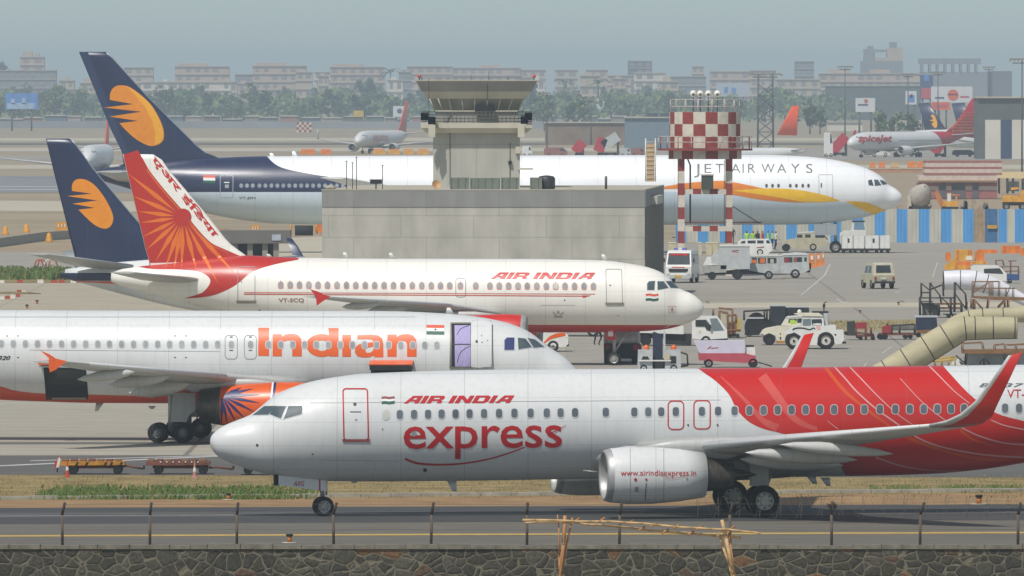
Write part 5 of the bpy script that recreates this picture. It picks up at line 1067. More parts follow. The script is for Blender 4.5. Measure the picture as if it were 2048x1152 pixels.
a = rp_(872, 2.4); t = thing('satellite_dish', 'small tan satellite dish at the left foot of the tower', 'satellite dish', a); m = MB(); m.lathe([(0, .05), (.06, .2), (.16, .34)], Vector((0, -.05, .3)), (.3, -1, .5), pm('dish_tan', 'b98f5c', .6), 16); m.build('dish', t); m = MB(); m.cyl((0, .1, -.06), (0, 0, .3), .03, RL, n=6); m.build('mount', t)
for k, (px, h, d) in enumerate(((693, 2.0, 'leftmost thin'), (705, 1.9, 'second thin'), (713, 2.3, 'tallest thin'), (765, 1.7, 'thin bent'), (1212, .9, 'short thick'))):
    a = rp_(px, 4+k); m = MB(); m.cyl(a, a+Vector((0, 0, h)), .03 if k < 4 else .09, RL, n=6); m.cyl(a+Vector((-.06, 0, h)), a+Vector((.06, 0, h)), .04, RL, n=6); o = m.build('roof_mast', loc=a); tag(o, d+' mast standing on the block roof '+('left of the tower' if k < 4 else 'right of the tower'), 'mast', 'roof masts')
a = rp_(752, 5); m = MB(); m.box(a+Vector((0, 0, .55)), (.85, .6, .32), M_DARK); m.box(a+Vector((0, 0, .2)), (.1, .1, .4), RL); o = m.build('floodlight_box', loc=a); tag(o, 'dark box on a stand at the left end of the block roof', 'box')
m = MB(); a = rp_(661, 2.2); m.sphere(a+Vector((0, 0, .14)), .3, pm('rubble_heap', 'a39c8c', .9, var=.3, scale=6), 10, 5, (1.4, 1, .6)); o = m.build('debris_heap', loc=a); tag(o, 'small pale debris heap on the left roof corner', 'debris')
# stair ladder to the chequered platform
sL = 25.6; a = W(1301, 366, sL); t = thing('access_ladder', 'tan sheeted ladder with white rails beside the chequered tank', 'ladder', (a.x, a.y, zr)); m = MB(); z0, z1 = 0, W(0, 287, sL).z-zr
m.box((0, 0, (z1)/2), (.62, .08, z1), pm('tan_sheet', 'b79b73', .8, var=.12)); m.build('panel', t); m = MB()
for x in (-.38, .38): m.cyl((x, -.1, 0), (x, -.1, z1+.4), .045, pm('white_rail', 'd2cec2', .6), n=6)
for k in range(9): m.cyl((-.38, -.1, .3+k*.35), (.38, -.1, .3+k*.35), .02, pm('white_rail', 'd2cec2'), n=5)
m.build('rail', t)
# ---------------------------------------------------------------- chequered tank
RD = pm('cheque_red', '8a362d', .8, var=.14, scale=2, detail=6); CW = pm('cheque_white', 'c9c2b2', .8, var=.12, scale=2, detail=6)
sK = 25.0; YK = F/sK; kx = (1410-1024)/sK; zk = g(YK)
ZK = lambda y: H-(y-YH)/sK-zk
t = thing('water_tower', 'red and white chequered tank on banded legs', 'water tower', (kx, YK, zk))
rT = 71/sK
def cheq(m, r, y0, y1, rows, n_, ph=0, jm=4):
    for j in range(rows):
        z0, z1 = ZK(y1+(y0-y1)*(j+1)/rows), ZK(y1+(y0-y1)*j/rows)
        for i in range(n_):
            vs = []; 
            for q in range(jm+1):
                a = 2*math.pi*(i+q/jm+ph)/n_; vs += [(r*math.cos(a), r*math.sin(a), z0), (r*math.cos(a), r*math.sin(a), z1)]
            m.add(vs, [(2*q, 2*q+1, 2*q+3, 2*q+2) for q in range(jm)], RD if (i+j) % 2 else CW, True)
def disc(m, r, y, mat, n_=40): m.add([(r*math.cos(2*math.pi*i/n_), r*math.sin(2*math.pi*i/n_), ZK(y)) for i in range(n_)], [tuple(range(n_))], mat)
m = MB(); cheq(m, rT, 224, 296, 3, 18, .5); disc(m, rT, 224, CW); m.build('tank', t, fix=False)
m = MB(); cheq(m, rT*1.03, 300, 318, 1, 18, .5); disc(m, rT*1.03, 318, CW); m.build('skirt', t, fix=False)
m = MB(); rP = 95/sK; n_ = 40; m.lathe([(ZK(301), rT), (ZK(301), rP), (ZK(297), rP), (ZK(297), rT)], (0, 0, 0), (0, 0, 1), RD, 40, smooth=False); m.build('platform', t, fix=False)
m = MB(); PR = pm('platform_rail', 'b9aea4', .6)
for y in (273, 284): m.tube([(rP*.98*math.cos(2*math.pi*i/32), rP*.98*math.sin(2*math.pi*i/32), ZK(y)) for i in range(33)], .035, PR, 5)
for i in range(20): a = 2*math.pi*i/20; m.cyl((rP*.98*math.cos(a), rP*.98*math.sin(a), ZK(297)), (rP*.98*math.cos(a), rP*.98*math.sin(a), ZK(273)), .035, RD if i % 2 else PR, n=5)
m.build('platform_railing', t)
m = MB()
for y in (199, 213): m.tube([(rT*.99*math.cos(2*math.pi*i/24), rT*.99*math.sin(2*math.pi*i/24), ZK(y)) for i in range(25)], .035, PR, 5)
for i in range(16): a = 2*math.pi*(i+.5)/16; m.cyl((rT*.99*math.cos(a), rT*.99*math.sin(a), ZK(224)), (rT*.99*math.cos(a), rT*.99*math.sin(a), ZK(198)), .035, PR, n=5)
m.build('roof_railing', t)
for px in (1386, 1400, 1416, 1434):
    m = MB(); x = (px-1410)/sK; m.sphere((x, -1.2, ZK(187.5)), .28, pm('lamp_white', 'dedbcf', .35), 14, 10); m.cyl((x, -1.2, ZK(224)), (x, -1.2, ZK(193)), .05, RL, n=6); m.cyl((x, -1.46, ZK(189)), (x, -1.5, ZK(189)), .1, M_DARK, n=10); m.build('globe_lamp', t)
lx = (1456-1360.5)/2/sK; 
for sx_ in (-1, 1):
    for sy_ in (-1, 1):
        m = MB(); z0 = ZK(318); k = 0; hgt = 24/sK
        while z0 > 0: z1 = max(z0-hgt, 0); m.box((sx_*lx, sy_*lx, (z0+z1)/2), (.5, .5, z0-z1), RD if k % 2 == 0 else CW); z0 = z1; k += 1
        m.build('leg', t)
for y0, y1 in ((378, 388), (452, 462)):
    for sy_ in (-1, 1):
        m = MB(); nb = 5; w_ = 2*lx-.5
        for k in range(nb): m.box((-w_/2+w_*(k+.5)/nb, sy_*lx, (ZK(y0)+ZK(y1))/2), (w_/nb, .34, ZK(y0)-ZK(y1)), RD if k % 2 else CW)
        m.build('brace', t)
m = MB(); m.tube([(-lx+.5, -lx-.1, ZK(318)), (-lx+.7, -lx-.1, ZK(330)), (-lx+.7, -lx-.1, ZK(445))], .07, M_DARK, 6); m.tube([(lx-.4, -lx-.1, ZK(320)), (lx-.4, -lx-.1, ZK(450))], .03, M_DARK, 5); m.build('pipe', t)
m = MB(); m.box((.15, -lx-.5, ZK(364)), (.95, .7, 1.1), pm('control_box_green', '3c4238', .7)); m.box((.15, -lx-.5, ZK(349)), (1.1, .85, .08), PR); m.build('control_box', t)
m = MB(); m.tube([(lx, -lx, ZK(408)), (lx+2.4, -lx-.5, ZK(446))], .04, M_DARK, 5); m.tube([(-lx+.2, -lx-.1, ZK(444)), (lx+2.6, -lx-.2, ZK(444))], .06, pm('walkway_rail', '6e4a40', .7), 5); m.build('stay', t)
# ---------------------------------------------------------------- blue and white hoarding
sH = 21.0; YH_ = F/sH; zh = g(YH_); HB = pm('hoarding_blue', '4b90c8', .6, var=.1, scale=1.2, stretch=(1, 1, .3)); HW_ = pm('hoarding_white', 'b3b1a4', .7, var=.12, scale=1.2, stretch=(1, 1, .3)); HD = pm('hoarding_rusty', '9a8468', .8, var=.2, scale=1.5)
t = thing('hoarding', 'blue and white striped corrugated hoarding behind the wide-body nose', 'hoarding', ((1700-1024)/sH, YH_, zh)); x0 = 1345
EG = []; st_ = 1351.4
while st_ < 1930: EG += [(st_, st_+21.3, HB), (st_+21.3, st_+44.2, HW_)]; st_ += 44.2
EG[-1] = (EG[-2][1], 1970, HD); EG += [(1970, 1995, pm('hoarding_dark_blue', '3a6690', .7, var=.2)), (1995, 1997, HW_), (1997, 2014, HB), (2014, 2029.5, HW_), (2029.5, 2054, HB), (2054, 2075, HW_), (2075, 2097, HB), (2097, 2140, HW_)]
for a, b, mt in EG:
    m = MB(); n_ = 3; vs = []
    for i in range(n_*2+1):
        x = (a+(b-a)*i/(n_*2)-1700)/sH; y = .012 if i % 2 else -.012; tp = (485-418)/sH+rng.uniform(-.01, .01); vs += [(x, y, 0), (x, y, tp)]
    m.add(vs, [(2*i, 2*i+1, 2*i+3, 2*i+2) for i in range(n_*2)], mt); m.build('panel', t, fix=False)
m = MB(); m.box(((1984-1700)/sH, -.15, 1.5), (.9, .08, .35), pm('sign_yellow', 'b98f2c', .7)); m.build('yellow_board', t)
m = MB()
for z in (.5, 2.8): m.cyl(((1344-1700)/sH, .12, z), ((2140-1700)/sH, .12, z), .05, RL, n=5)
m.build('frame_rail', t)
# concrete shelter at left, low concrete barrier
sS = 24.0; a = W(520, 515, sS); a.z = g(a.y); t = thing('concrete_shelter', 'low grey concrete shelter with dark openings beneath the wide-body belly', 'shelter', a); ZS = lambda y: H-(y-YH)/sS-a.z; XS = lambda x: (x-520)/sS
m = MB(); m.box(((XS(440)+XS(581))/2, 2, (ZS(461)+ZS(487))/2), (XS(581)-XS(440), 4.4, ZS(461)-ZS(487)), wall_mat('shelter_concrete', '6d6b65', 4, 2, .02, .2)); m.build('roof', t)
m = MB(); m.box(((XS(440)+XS(556))/2, 2.5, ZS(487)/2-.2), (XS(556)-XS(440), 2.6, ZS(487)+.4), M_DARK)
for x in (446, 470, 500, 530, 552): m.box((XS(x), .4, ZS(487)/2-.2), (.45, .5, ZS(487)+.4), pm('pillar_concrete', '8d8a80', .9))
m.build('wall', t); m = MB(); m.box((XS(553), -.24, ZS(475)), (.75, .05, .5), pm('plate_blue_white', 'a9b3bd', .6)); m.build('plate', t)
CB = pm('barrier_concrete', '98968c', .9, var=.14, scale=1.4, detail=6)
m = MB()
for (xa, ya), (xb, yb) in (((-60, 500), (0, 494)), ((0, 494), (83, 482)), ((83, 482), (140, 478))):
    q0, q1 = gp(xa, ya), gp(xb, yb); d = q1-q0; m.box((q0+q1)/2+Vector((0, 0, .42)), (d.length, .35, .85), CB, rz=math.atan2(d.y, d.x), ty=.6, tx=1)
o = m.build('concrete_barrier', loc=gp(60, 487)); tag(o, 'low pale concrete barrier wall at far left beside the yellow drums', 'barrier')
YD = pm('drum_yellow', 'c98a1c', .6, var=.2, scale=3); YD2 = pm('drum_orange', 'd2731f', .6, var=.15)
def drum(px, py, k, label, grp='yellow drums along the barrier'):
    a = gp(px, py); m = MB(); m.lathe([(0, .34*k), (.25*k, .34*k), (.28*k, .27*k), (.55*k, .27*k), (.58*k, .2*k), (.82*k, .2*k), (.85*k, .12*k), (.9*k, .02)], a, (0, 0, 1), YD, 14); o = m.build('drum', loc=a); tag(o, label, 'drum', grp)
drum(11, 469, .95, 'leftmost yellow stepped drum behind the concrete barrier'); drum(53, 465, 1.0, 'yellow stepped drum in the middle behind the barrier'); drum(98, 484, 1.0, 'yellow stepped drum standing in front of the barrier')
def barrier(px0, px1, py, h, mat, label, grp, stripes=True, name='plastic_barrier'):
    a, b = gp(px0, py), gp(px1, py); L = b.x-a.x; c = (a+b)/2; m = MB(); m.box(c+Vector((0, 0, h*.25)), (L, .5, h*.5), mat, top=.9); m.box(c+Vector((0, 0, h*.75)), (L*.96, .26, h*.5), mat)
    if stripes:
        for k in range(3): m.box(c+Vector((L*(-.28+.28*k), -.2, h*.62)), (L*.1, .1, h*.36), pm('barrier_slot', 'e4dccb', .6))
    o = m.build(name, loc=Vector((c.x, c.y, a.z))); tag(o, label, 'barrier', grp)
barrier(112, 135, 461, .85, YD, 'yellow water barrier behind the navy fin edge', 'water barriers'); barrier(502, 520, 468, .9, YD, 'yellow barrier beside the dark machine under the belly', 'water barriers'); barrier(630, 646, 465, 1.3, YD2, 'orange yellow barrier at the left corner of the concrete block', 'water barriers', False)
m = MB(); a = gp(415, 470); m.sphere(a+Vector((1.0, 0, .0)), .8, pm('dirt_heap', '8c7656', .95, var=.3, scale=3, bump=.8), 12, 6, (2.6, 1.2, .9)); o = m.build('dirt_heap', loc=a); tag(o, 'brown dirt heap beside the shelter under the belly', 'dirt heap')
t = thing('roller_machine', 'dark site machine with a yellow frame behind the shelter', 'machine', gp(608, 472)); m = MB(); m.cyl((-.9, 0, .55), (.9, 0, .55), .5, M_DARK, n=16); m.build('drum_roller', t); m = MB(); m.tube([(-1.3, -.3, .1), (-1.3, -.3, 1.25), (-.3, -.3, 1.4), (1.2, -.3, 1.2), (1.3, -.3, .2)], .08, YD, 6); m.build('frame', t)
# painted kerb blocks
KR = pm('kerb_red', 'a2432f', .85, var=.2, scale=5); KW_ = pm('kerb_white', 'cfcabd', .85, var=.15, scale=5)
for k, (px, py, w_, red) in enumerate(((3, 566, 12, 0), (40, 566, 12, 1), (81, 566, 13, 0), (108, 566, 14, 1), (123, 566, 12, 1), (147, 566, 12, 0), (4, 599, 10, 0), (15, 598, 10, 1), (26, 597, 10, 0), (36, 594, 9, 1), (38, 586, 9, 1), (48, 588, 8, 0))):
    a = gp(px, py); m = MB(); s_ = sc(a); m.box(a+Vector((0, 0, .11)), (w_/s_, .35, .22+.05*(k % 3)), KR if red else KW_, top=.88)
    o = m.build('kerb_block', loc=a); tag(o, ('red' if red else 'white')+' painted kerb block '+['at the left edge beside the grass', 'before the grass, alone', 'before the grass near the middle', 'left one of a pair by the white tail', 'right one of a pair by the white tail', 'under the navy tail cone', 'in the front row, outermost left', 'in the front row, second from left', 'in the front row, third from left', 'in the front row, fourth from left', 'on the soil bed, upper one', 'on the soil bed at its right end'][k], 'kerb block', 'painted kerb blocks')
m = MB(); a = gp(25, 588); m.sphere(a, 1, pm('soil_bed', '77694c', .95, var=.3, scale=3), 14, 5, (2.2, 1.2, .18)); o = m.build('soil_bed', loc=a); tag(o, None, None, kind='structure')
for k, px in enumerate((78, 84, 97, 106)):
    a = gp(px, 541); m = MB(); pts = [a+Vector((.35*math.cos(q), 0, .35+.55*math.sin(q))) for q in np.linspace(math.pi, 0, 7)]; m.tube([a+Vector((-.35, 0, 0))]+pts+[a+Vector((.35, 0, 0))], .06, KR if k != 2 else KW_, 6); o = m.build('hoop_marker', loc=a); tag(o, ['leftmost red hoop marker behind the grass', 'second red hoop marker behind the grass', 'white hoop marker between red ones behind the grass', 'rightmost red hoop marker near the white tail'][k], 'hoop', 'hoop markers')
# ---------------------------------------------------------------- distant city, trees, airport edge
UW = [0]; UN = {}
def UNIT(mt):
    if mt.name not in UN:
        me = bpy.data.meshes.new('window'); me.from_pydata([(x, y, z) for x in (-.5, .5) for y in (-.5, .5) for z in (-.5, .5)], [], [(0, 1, 3, 2), (4, 6, 7, 5), (0, 4, 5, 1), (2, 3, 7, 6), (0, 2, 6, 4), (1, 5, 7, 3)]); me.materials.append(mt); UN[mt.name] = me
    return UN[mt.name]
def bldg(px0, px1, ytop, yb, s, mat, label, floors=4, depth=16, roofs=(), win='city_window', open_frame=False, name='apartment_block'):
    a = W((px0+px1)/2, yb, s); w_ = (px1-px0)/s; z0 = g(a.y); h = H-(ytop-YH)/s-z0; t = thing(name, label, 'building', (a.x, a.y, z0), group='city blocks on the skyline')
    m = MB(); m.box((0, depth/2, h/2), (w_, depth, h), mat); m.build('wall', t)
    fh = h/floors; wm = pm(win, '7b7770', .5, var=.3, scale=.4); bm = pm('city_ledge', 'aea697', .9, var=.1)
    UW[0] = 0
    vis = max(1, int(round((yb-ytop)/s/fh))); vis = min(floors, vis+1)
    for k in range(floors-vis, floors):
        n_ = max(2, int(w_/5.0)); z = fh*(k+.5)
        for i in range(n_):
            if rng.random() < .88 and UW[0] < 95:
                o = bpy.data.objects.new('window', UNIT(wm)); COL.objects.link(o); o.parent = t; o.location = (-w_/2+w_*(i+.5)/n_, -.02, z); o.scale = (w_/n_*rng.uniform(.4, .65), .3, fh*.5); UW[0] += 1
        m = MB(); m.box((0, -.3, fh*(k+1)-.25), (w_+.6, .9, .4), bm); m.build('balcony_ledge', t)
    for x0, x1, hh in roofs: m = MB(); m.box((-w_/2+w_*(x0+x1)/2, depth*.4, h+hh/2), (w_*(x1-x0), depth*.5, hh), mat); m.build('roof_house', t)
    return t
CB1 = pm('city_beige', 'b3a58f', .9, var=.1, scale=.2); CB2 = pm('city_pink_beige', 'b59f8c', .9, var=.1, scale=.2); CB3 = pm('city_grey', '7d7f82', .9, var=.1, scale=.2); CB4 = pm('city_white', 'cbc6b8', .9, var=.08, scale=.2); CB5 = pm('city_dark', '5d5a60', .9, var=.1, scale=.2)
bldg(0, 112, 140, 200, 3.6, CB3, 'long grey block at the far left of the skyline', 5); bldg(40, 88, 113, 200, 3.4, CB2, 'stepped beige block rising at far left', 7, roofs=((.1, .5, 3), (.6, .8, 2)))
bldg(248, 306, 134, 200, 3.5, CB1, 'beige block just right of the tall navy fin', 6); bldg(282, 358, 163, 205, 3.9, CB4, 'low white block below the beige one right of the navy fin', 4); bldg(384, 462, 163, 205, 3.9, CB4, 'low white block under the first three storey block', 4)
for k, (x0, x1, y) in enumerate(((350, 458, 132), (505, 613, 131), (660, 770, 133))): bldg(x0, x1, y, 190, 3.5, CB2, ['first of three alike banded beige blocks, right of the navy fin', 'middle one of three alike banded beige blocks', 'last of three alike banded beige blocks, left of the tower'][k], 6, roofs=((.05, .6, 1.5),))
bldg(628, 662, 143, 190, 3.4, CB4, 'narrow pale block between two banded beige blocks', 5); bldg(470, 508, 148, 190, 3.4, CB3, 'narrow grey block between first and middle banded blocks', 5)
bldg(814, 905, 132, 190, 3.4, CB2, 'beige long block behind the tower roof at left', 6); bldg(902, 1042, 135, 190, 3.3, CB2, 'longest beige block behind the tower roof', 6, roofs=((.4, .7, 1.5),))
bldg(1040, 1092, 139, 190, 3.3, CB1, 'small beige block just right of the tower roof', 5); bldg(1110, 1156, 139, 190, 3.3, CB1, 'second small beige block right of the tower', 5); bldg(1172, 1216, 139, 190, 3.3, CB2, 'third small block, left of the dark one', 5)
bldg(1256, 1304, 121, 190, 3.2, CB5, 'dark flat topped block between pale low ones', 7); bldg(1268, 1332, 145, 195, 3.5, CB4, 'pale block in front of the dark flat topped one', 5); bldg(1215, 1262, 150, 195, 3.5, CB1, 'low beige block left of the dark one', 4)
bldg(1340, 1412, 152, 195, 3.5, CB3, 'low grey block behind the globe lamps', 4); bldg(1384, 1408, 132, 190, 3.2, CB1, 'slim beige block above the globe lamps', 6); bldg(1420, 1500, 142, 195, 3.4, CB2, 'beige block left of the lattice mast', 5); bldg(1500, 1552, 140, 195, 3.4, CB1, 'beige block behind the lattice mast', 5)
bldg(1590, 1628, 122, 195, 3.3, CB3, 'square grey block right of the lattice mast', 7); bldg(1552, 1640, 158, 205, 3.7, CB1, 'wide low beige block right of the lattice mast', 4); bldg(1638, 1842, 146, 205, 3.6, CB2, 'very wide beige block under the unfinished twin tower', 5, roofs=((.1, .3, 2), (.5, .7, 2)))
for k in range(15):
    x = (118, 160, 210, 236, 322, 440, 476, 592, 636, 775, 798, 1062, 1160, 1226, 1318)[k]; w_ = rng.uniform(18, 44); tp = rng.uniform(142, 166)
    bldg(x, x+w_, tp, 205, rng.uniform(3.55, 4.0), rng.choice((CB1, CB2, CB3, CB4)), ['small far block between the two navy fins, left one', 'small far block between the navy fins, right one', 'small far block touching the tall navy fin on its left', 'little far block at the edge of the tall navy fin', 'small far block under the gap before the first banded block', 'small far block beside the first banded block', 'small far block before the middle banded block', 'small far block beside the middle banded block', 'small far block before the last banded block', 'small far block left of the lone palm', 'small far block right of the lone palm', 'small far block just beyond the tower roof', 'small far block between two low beige blocks', 'small far block left of the dark flat topped one', 'small far block right of the dark flat topped one'][k], rng.choice((3, 4, 5)), roofs=((.2, .6, rng.uniform(.8, 2.4)),))
# unfinished towers
def unfinished(px0, px1, ytop, yb, s, label, cols):
    a = W((px0+px1)/2, yb, s); z0 = g(a.y); t = thing('unfinished_building', label, 'building', (a.x, a.y, z0), group='city blocks on the skyline'); X = lambda p_: (p_-(px0+px1)/2)/s; Zz = lambda y: H-(y-YH)/s-z0
    for (x0, x1, y0, y1, mt) in cols: m = MB(); m.box(((X(x0)+X(x1))/2, 7, (Zz(y0)+Zz(y1))/2), (X(x1)-X(x0), 14, Zz(y0)-Zz(y1)), mt); m.build('concrete_frame', t)
    return t
unfinished(1722, 1806, 85, 200, 3.4, 'unfinished concrete twin tower rising highest on the skyline', [(1722, 1806, 122, 200, CB3), (1728, 1750, 98, 122, CB3), (1736, 1747, 92, 98, CB3), (1774, 1806, 96, 122, CB1), (1780, 1794, 84, 96, CB3), (1750, 1774, 99, 104, CB3), (1750, 1774, 115, 122, CB1)])
unfinished(1838, 2030, 116, 200, 3.5, 'unfinished grey building with open top floor on columns at right', [(1838, 1962, 117, 128, CB3)]+[(1842+k*15.5, 1847+k*15.5, 128, 146, CB3) for k in range(8)]+[(1840, 1985, 144, 200, CB3), (1975, 2024, 142, 200, CB5)])
# hangar, low sheds and site wall
def shed(px0, px1, y0, yb, mat, label, roof=None, name='shed', cat='building', d=12, grp=None):
    a = gp((px0+px1)/2, yb); s = sc(a); w_ = (px1-px0)/s; h = (yb-y0)/s; t = thing(name, label, cat, a, group=grp); m = MB(); m.box((0, d/2, h/2), (w_, d, h), mat); m.build('wall', t)
    m = MB(); m.box((0, d/2-.3, h+.12), (w_*1.03, d*1.04, .3), roof or pm('sheet_roof', 'a9a596', .8, var=.15)); m.build('roof', t); return t
shed(1652, 1842, 172, 240, pm('hangar_dark', '4c5450', .9, var=.15, scale=.2), 'dark grey green hangar under the wide beige block', name='hangar'); t = shed(1955, 2110, 196, 318, pm('terminal_grey', '5a5e5c', .9, var=.12, scale=.3), 'dark hangar with pale wide roof slab at the right edge', pm('pale_slab', 'b5ab97', .8), 'hangar', d=20)  # both hangars have evenly dark grey walls
m = MB()
for x0, x1, mt in ((1972, 2002, CB4), (2002, 2024, pm('navy_door', '2b3c58', .7)), (2024, 2050, CB4)): 
    s_ = 9.4; m.box(((x0+x1)/2/s_-(1955+2110)/2/s_, -.1, 4), ((x1-x0)/s_, .3, 8.2), mt)
m.build('door', t)
shed(1250, 1345, 236, 300, pm('blue_grey_shed', '6d7c88', .8, var=.15), 'blue grey shed left of the chequered tank'); shed(1090, 1250, 246, 290, pm('brown_shed', '7d6c5a', .9, var=.25, scale=.3), 'low brown shed cluster right of the tower'); shed(1655, 1725, 245, 262, CB4, 'long white low shed behind the parked red tailed jet')
for k, (x0, x1, y0) in enumerate(((1292, 1318, 222), (1318, 1345, 222))):
    a = gp((x0+x1)/2, 262); s_ = sc(a); m = MB(); m.box(a+Vector((0, 2, (262-y0)/s_-2.2)), ((x1-x0-2)/s_, 4, 2.8), M_DARK)
    for q in (-1, 1): m.cyl(a+Vector((q*1.5, 2, 0)), a+Vector((q*1.5, 2, (262-y0)/s_-2)), .2, RL, n=6)
    o = m.build('black_tank', loc=a); tag(o, ['left', 'right'][k]+' one of two black tanks on a stand left of the chequered tank', 'tank', 'black tanks on a stand')
FW = pm('far_wall', '84888a', .9, var=.15, scale=.05); m = MB(); q0, q1 = gp(-60, 256), gp(1330, 258); m.box((q0+q1)/2+Vector((0, 0, 1.3)), ((q1-q0).length, .5, 2.6), FW, rz=math.atan2((q1-q0).y, (q1-q0).x)); o = m.build('boundary_wall', loc=(q0+q1)/2); tag(o, 'long grey boundary wall below the far trees', 'wall')
HUTC = [pm('hut_'+c_, c_, .9, var=.2) for c_ in ('8b7f72', '6e6f70', '9a6b5c', '5e6d78', 'a3988a', '6d5f52', '587068')]
hx = -20; k = 0; HP = ['rust', 'grey', 'brick', 'slate', 'cream', 'brown', 'green']
while hx < 1330:
    w_ = rng.uniform(22, 46); y0 = rng.uniform(231, 240); a = gp(hx+w_/2, 251); s_ = sc(a); i = k % 7; m = MB(); hh = (251-y0)/s_; m.box(a+Vector((0, 6, hh/2)), (w_/s_*.95, 8, hh), HUTC[i]); m.box(a+Vector((0, 6, hh+.2)), (w_/s_, 9, .4), pm('hut_roof', '9b968b', .9, var=.3, scale=.2), top=.9)
    o = m.build('hut', loc=a); near = min(((abs(hx-x_), n_) for x_, n_ in ((40, 'the blue billboard'), (180, 'the nose on jet fin'), (300, 'the tall navy fin'), (420, 'the first banded block'), (560, 'the middle banded block'), (610, 'the far chequered board'), (715, 'the yellow board'), (800, 'the taxiing far jet fin'), (1100, 'the tower balcony'), (1205, 'the white hoarding board'), (1300, 'the black tanks'))))[1]
    tag(o, f'{HP[i]} coloured hut no wider than a shack below the trees near {near}'.replace('no wider than a shack ', ''), 'hut', 'huts along the boundary wall'); hx += w_+rng.uniform(0, 6); k += 1
# billboards
def board(px0, px1, y0, y1, yb, faces, label, s=None, legs=True):
    a = gp((px0+px1)/2, yb) if s is None else W((px0+px1)/2, yb, s); a.z = g(a.y); s_ = sc(a); t = thing('billboard', label, 'billboard', a, group='billboards'); Zz = lambda y: H-(y-YH)/s_-a.z; X = lambda x: (x-(px0+px1)/2)/s_
    m = MB(); m.box((0, 0, (Zz(y0)+Zz(y1))/2), (X(px1)-X(px0), .5, Zz(y0)-Zz(y1)), faces[0])
    m.build('panel', t)
    for q in faces[1:]:
        m = MB()
        if q[0] == 'b': m.box(((X(q[1])+X(q[3]))/2, -.3, (Zz(q[2])+Zz(q[4]))/2), (X(q[3])-X(q[1]), .12, Zz(q[2])-Zz(q[4])), q[5])
        else: m.cyl((X(q[1]), -.27, Zz(q[2])), (X(q[1]), -.36-q[5], Zz(q[2])), q[3]/s_, q[4], n=20)
        m.build('artwork', t)
    m = MB()
    for x in (.2, .8): m.cyl((X(px0+(px1-px0)*x), .4, 0), (X(px0+(px1-px0)*x), .4, Zz(y1)+.3), .3, RL, n=6)
    m.build('support_post', t)
WB = pm('board_white', 'c9cccd', .6, var=.05); BB = pm('board_blue', '4d7fc0', .6, var=.2, scale=.3); OB = pm('board_orange', 'd0562a', .6); RB = pm('board_red', 'b3494a', .6); NB = pm('board_navy', '3d4f74', .6); SB_ = pm('board_skyline', '8fa9c4', .6, var=.3, scale=.4); YB_ = pm('board_yellow', 'c2a63a', .6, var=.15)
board(11, 76, 186, 219, 262, (BB, ('b', 14, 206, 70, 218, SB_), ('b', 22, 198, 30, 208, SB_), ('b', 44, 196, 52, 208, SB_)), 'blue billboard with pale skyline artwork at far left'); board(786, 814, 212, 234, 256, (WB, ('d', 799, 222, 5, NB, 0)), 'white billboard with blue disc behind the far taxiing jet fin'); board(707, 727, 221, 234, 256, (YB_,), 'small plain yellow board left of the tower')
board(1192, 1213, 197, 222, 258, (WB, ('d', 1203, 207, 3, CB3, 0)), 'small white board with grey dot right of the tower', 4.4); board(1432, 1500, 166, 193, 240, (pm('board_pale', 'a9b4bd', .6), ('b', 1448, 174, 1456, 186, BB), ('b', 1463, 176, 1472, 188, BB)), 'pale blue board behind the globe lamps', 4.4); board(1711, 1750, 196, 224, 270, (WB, ('b', 1716, 208, 1736, 211, NB), ('d', 1732, 202, 4, RB, 0)), 'white board with dark stripe on the dark hangar', 6.2)
board(1811, 1833, 182, 209, 270, (WB, ('b', 1815, 190, 1829, 204, BB), ('b', 1820, 188, 1825, 196, RB)), 'narrow white and blue board left of the orange disc board', 6.2); board(1840, 1866, 150, 198, 275, (NB, ('b', 1842, 176, 1864, 197, RB), ('b', 1848, 150, 1858, 162, BB)), 'dark blue and red board beside the orange disc board', 6.0)
board(1862, 1945, 173, 205, 275, (WB, ('d', 1906, 190, 11, OB, 0), ('b', 1896, 188, 1916, 190.5, WB), ('b', 1870, 194, 1888, 197, NB), ('b', 1920, 192, 1938, 195, RB)), 'white billboard with a large orange disc behind the navy tails', 6.1); board(1863, 1900, 204, 220, 280, (OB, ('b', 1868, 209, 1895, 214, RB)), 'small orange board under the large white one', 6.15)
m = MB(); a = gp(608, 270); s_ = sc(a); t = thing('chequered_board', 'small red and white chequered marker board on the far field', 'marker board', a)
for i in range(6):
    for j in range(4): m.box(((i-2.5)*5/s_, 0, (270-264+2+j*5)/s_), (5/s_, .3, 5/s_), RD if (i+j) % 2 else CW)
m.build('panel', t)
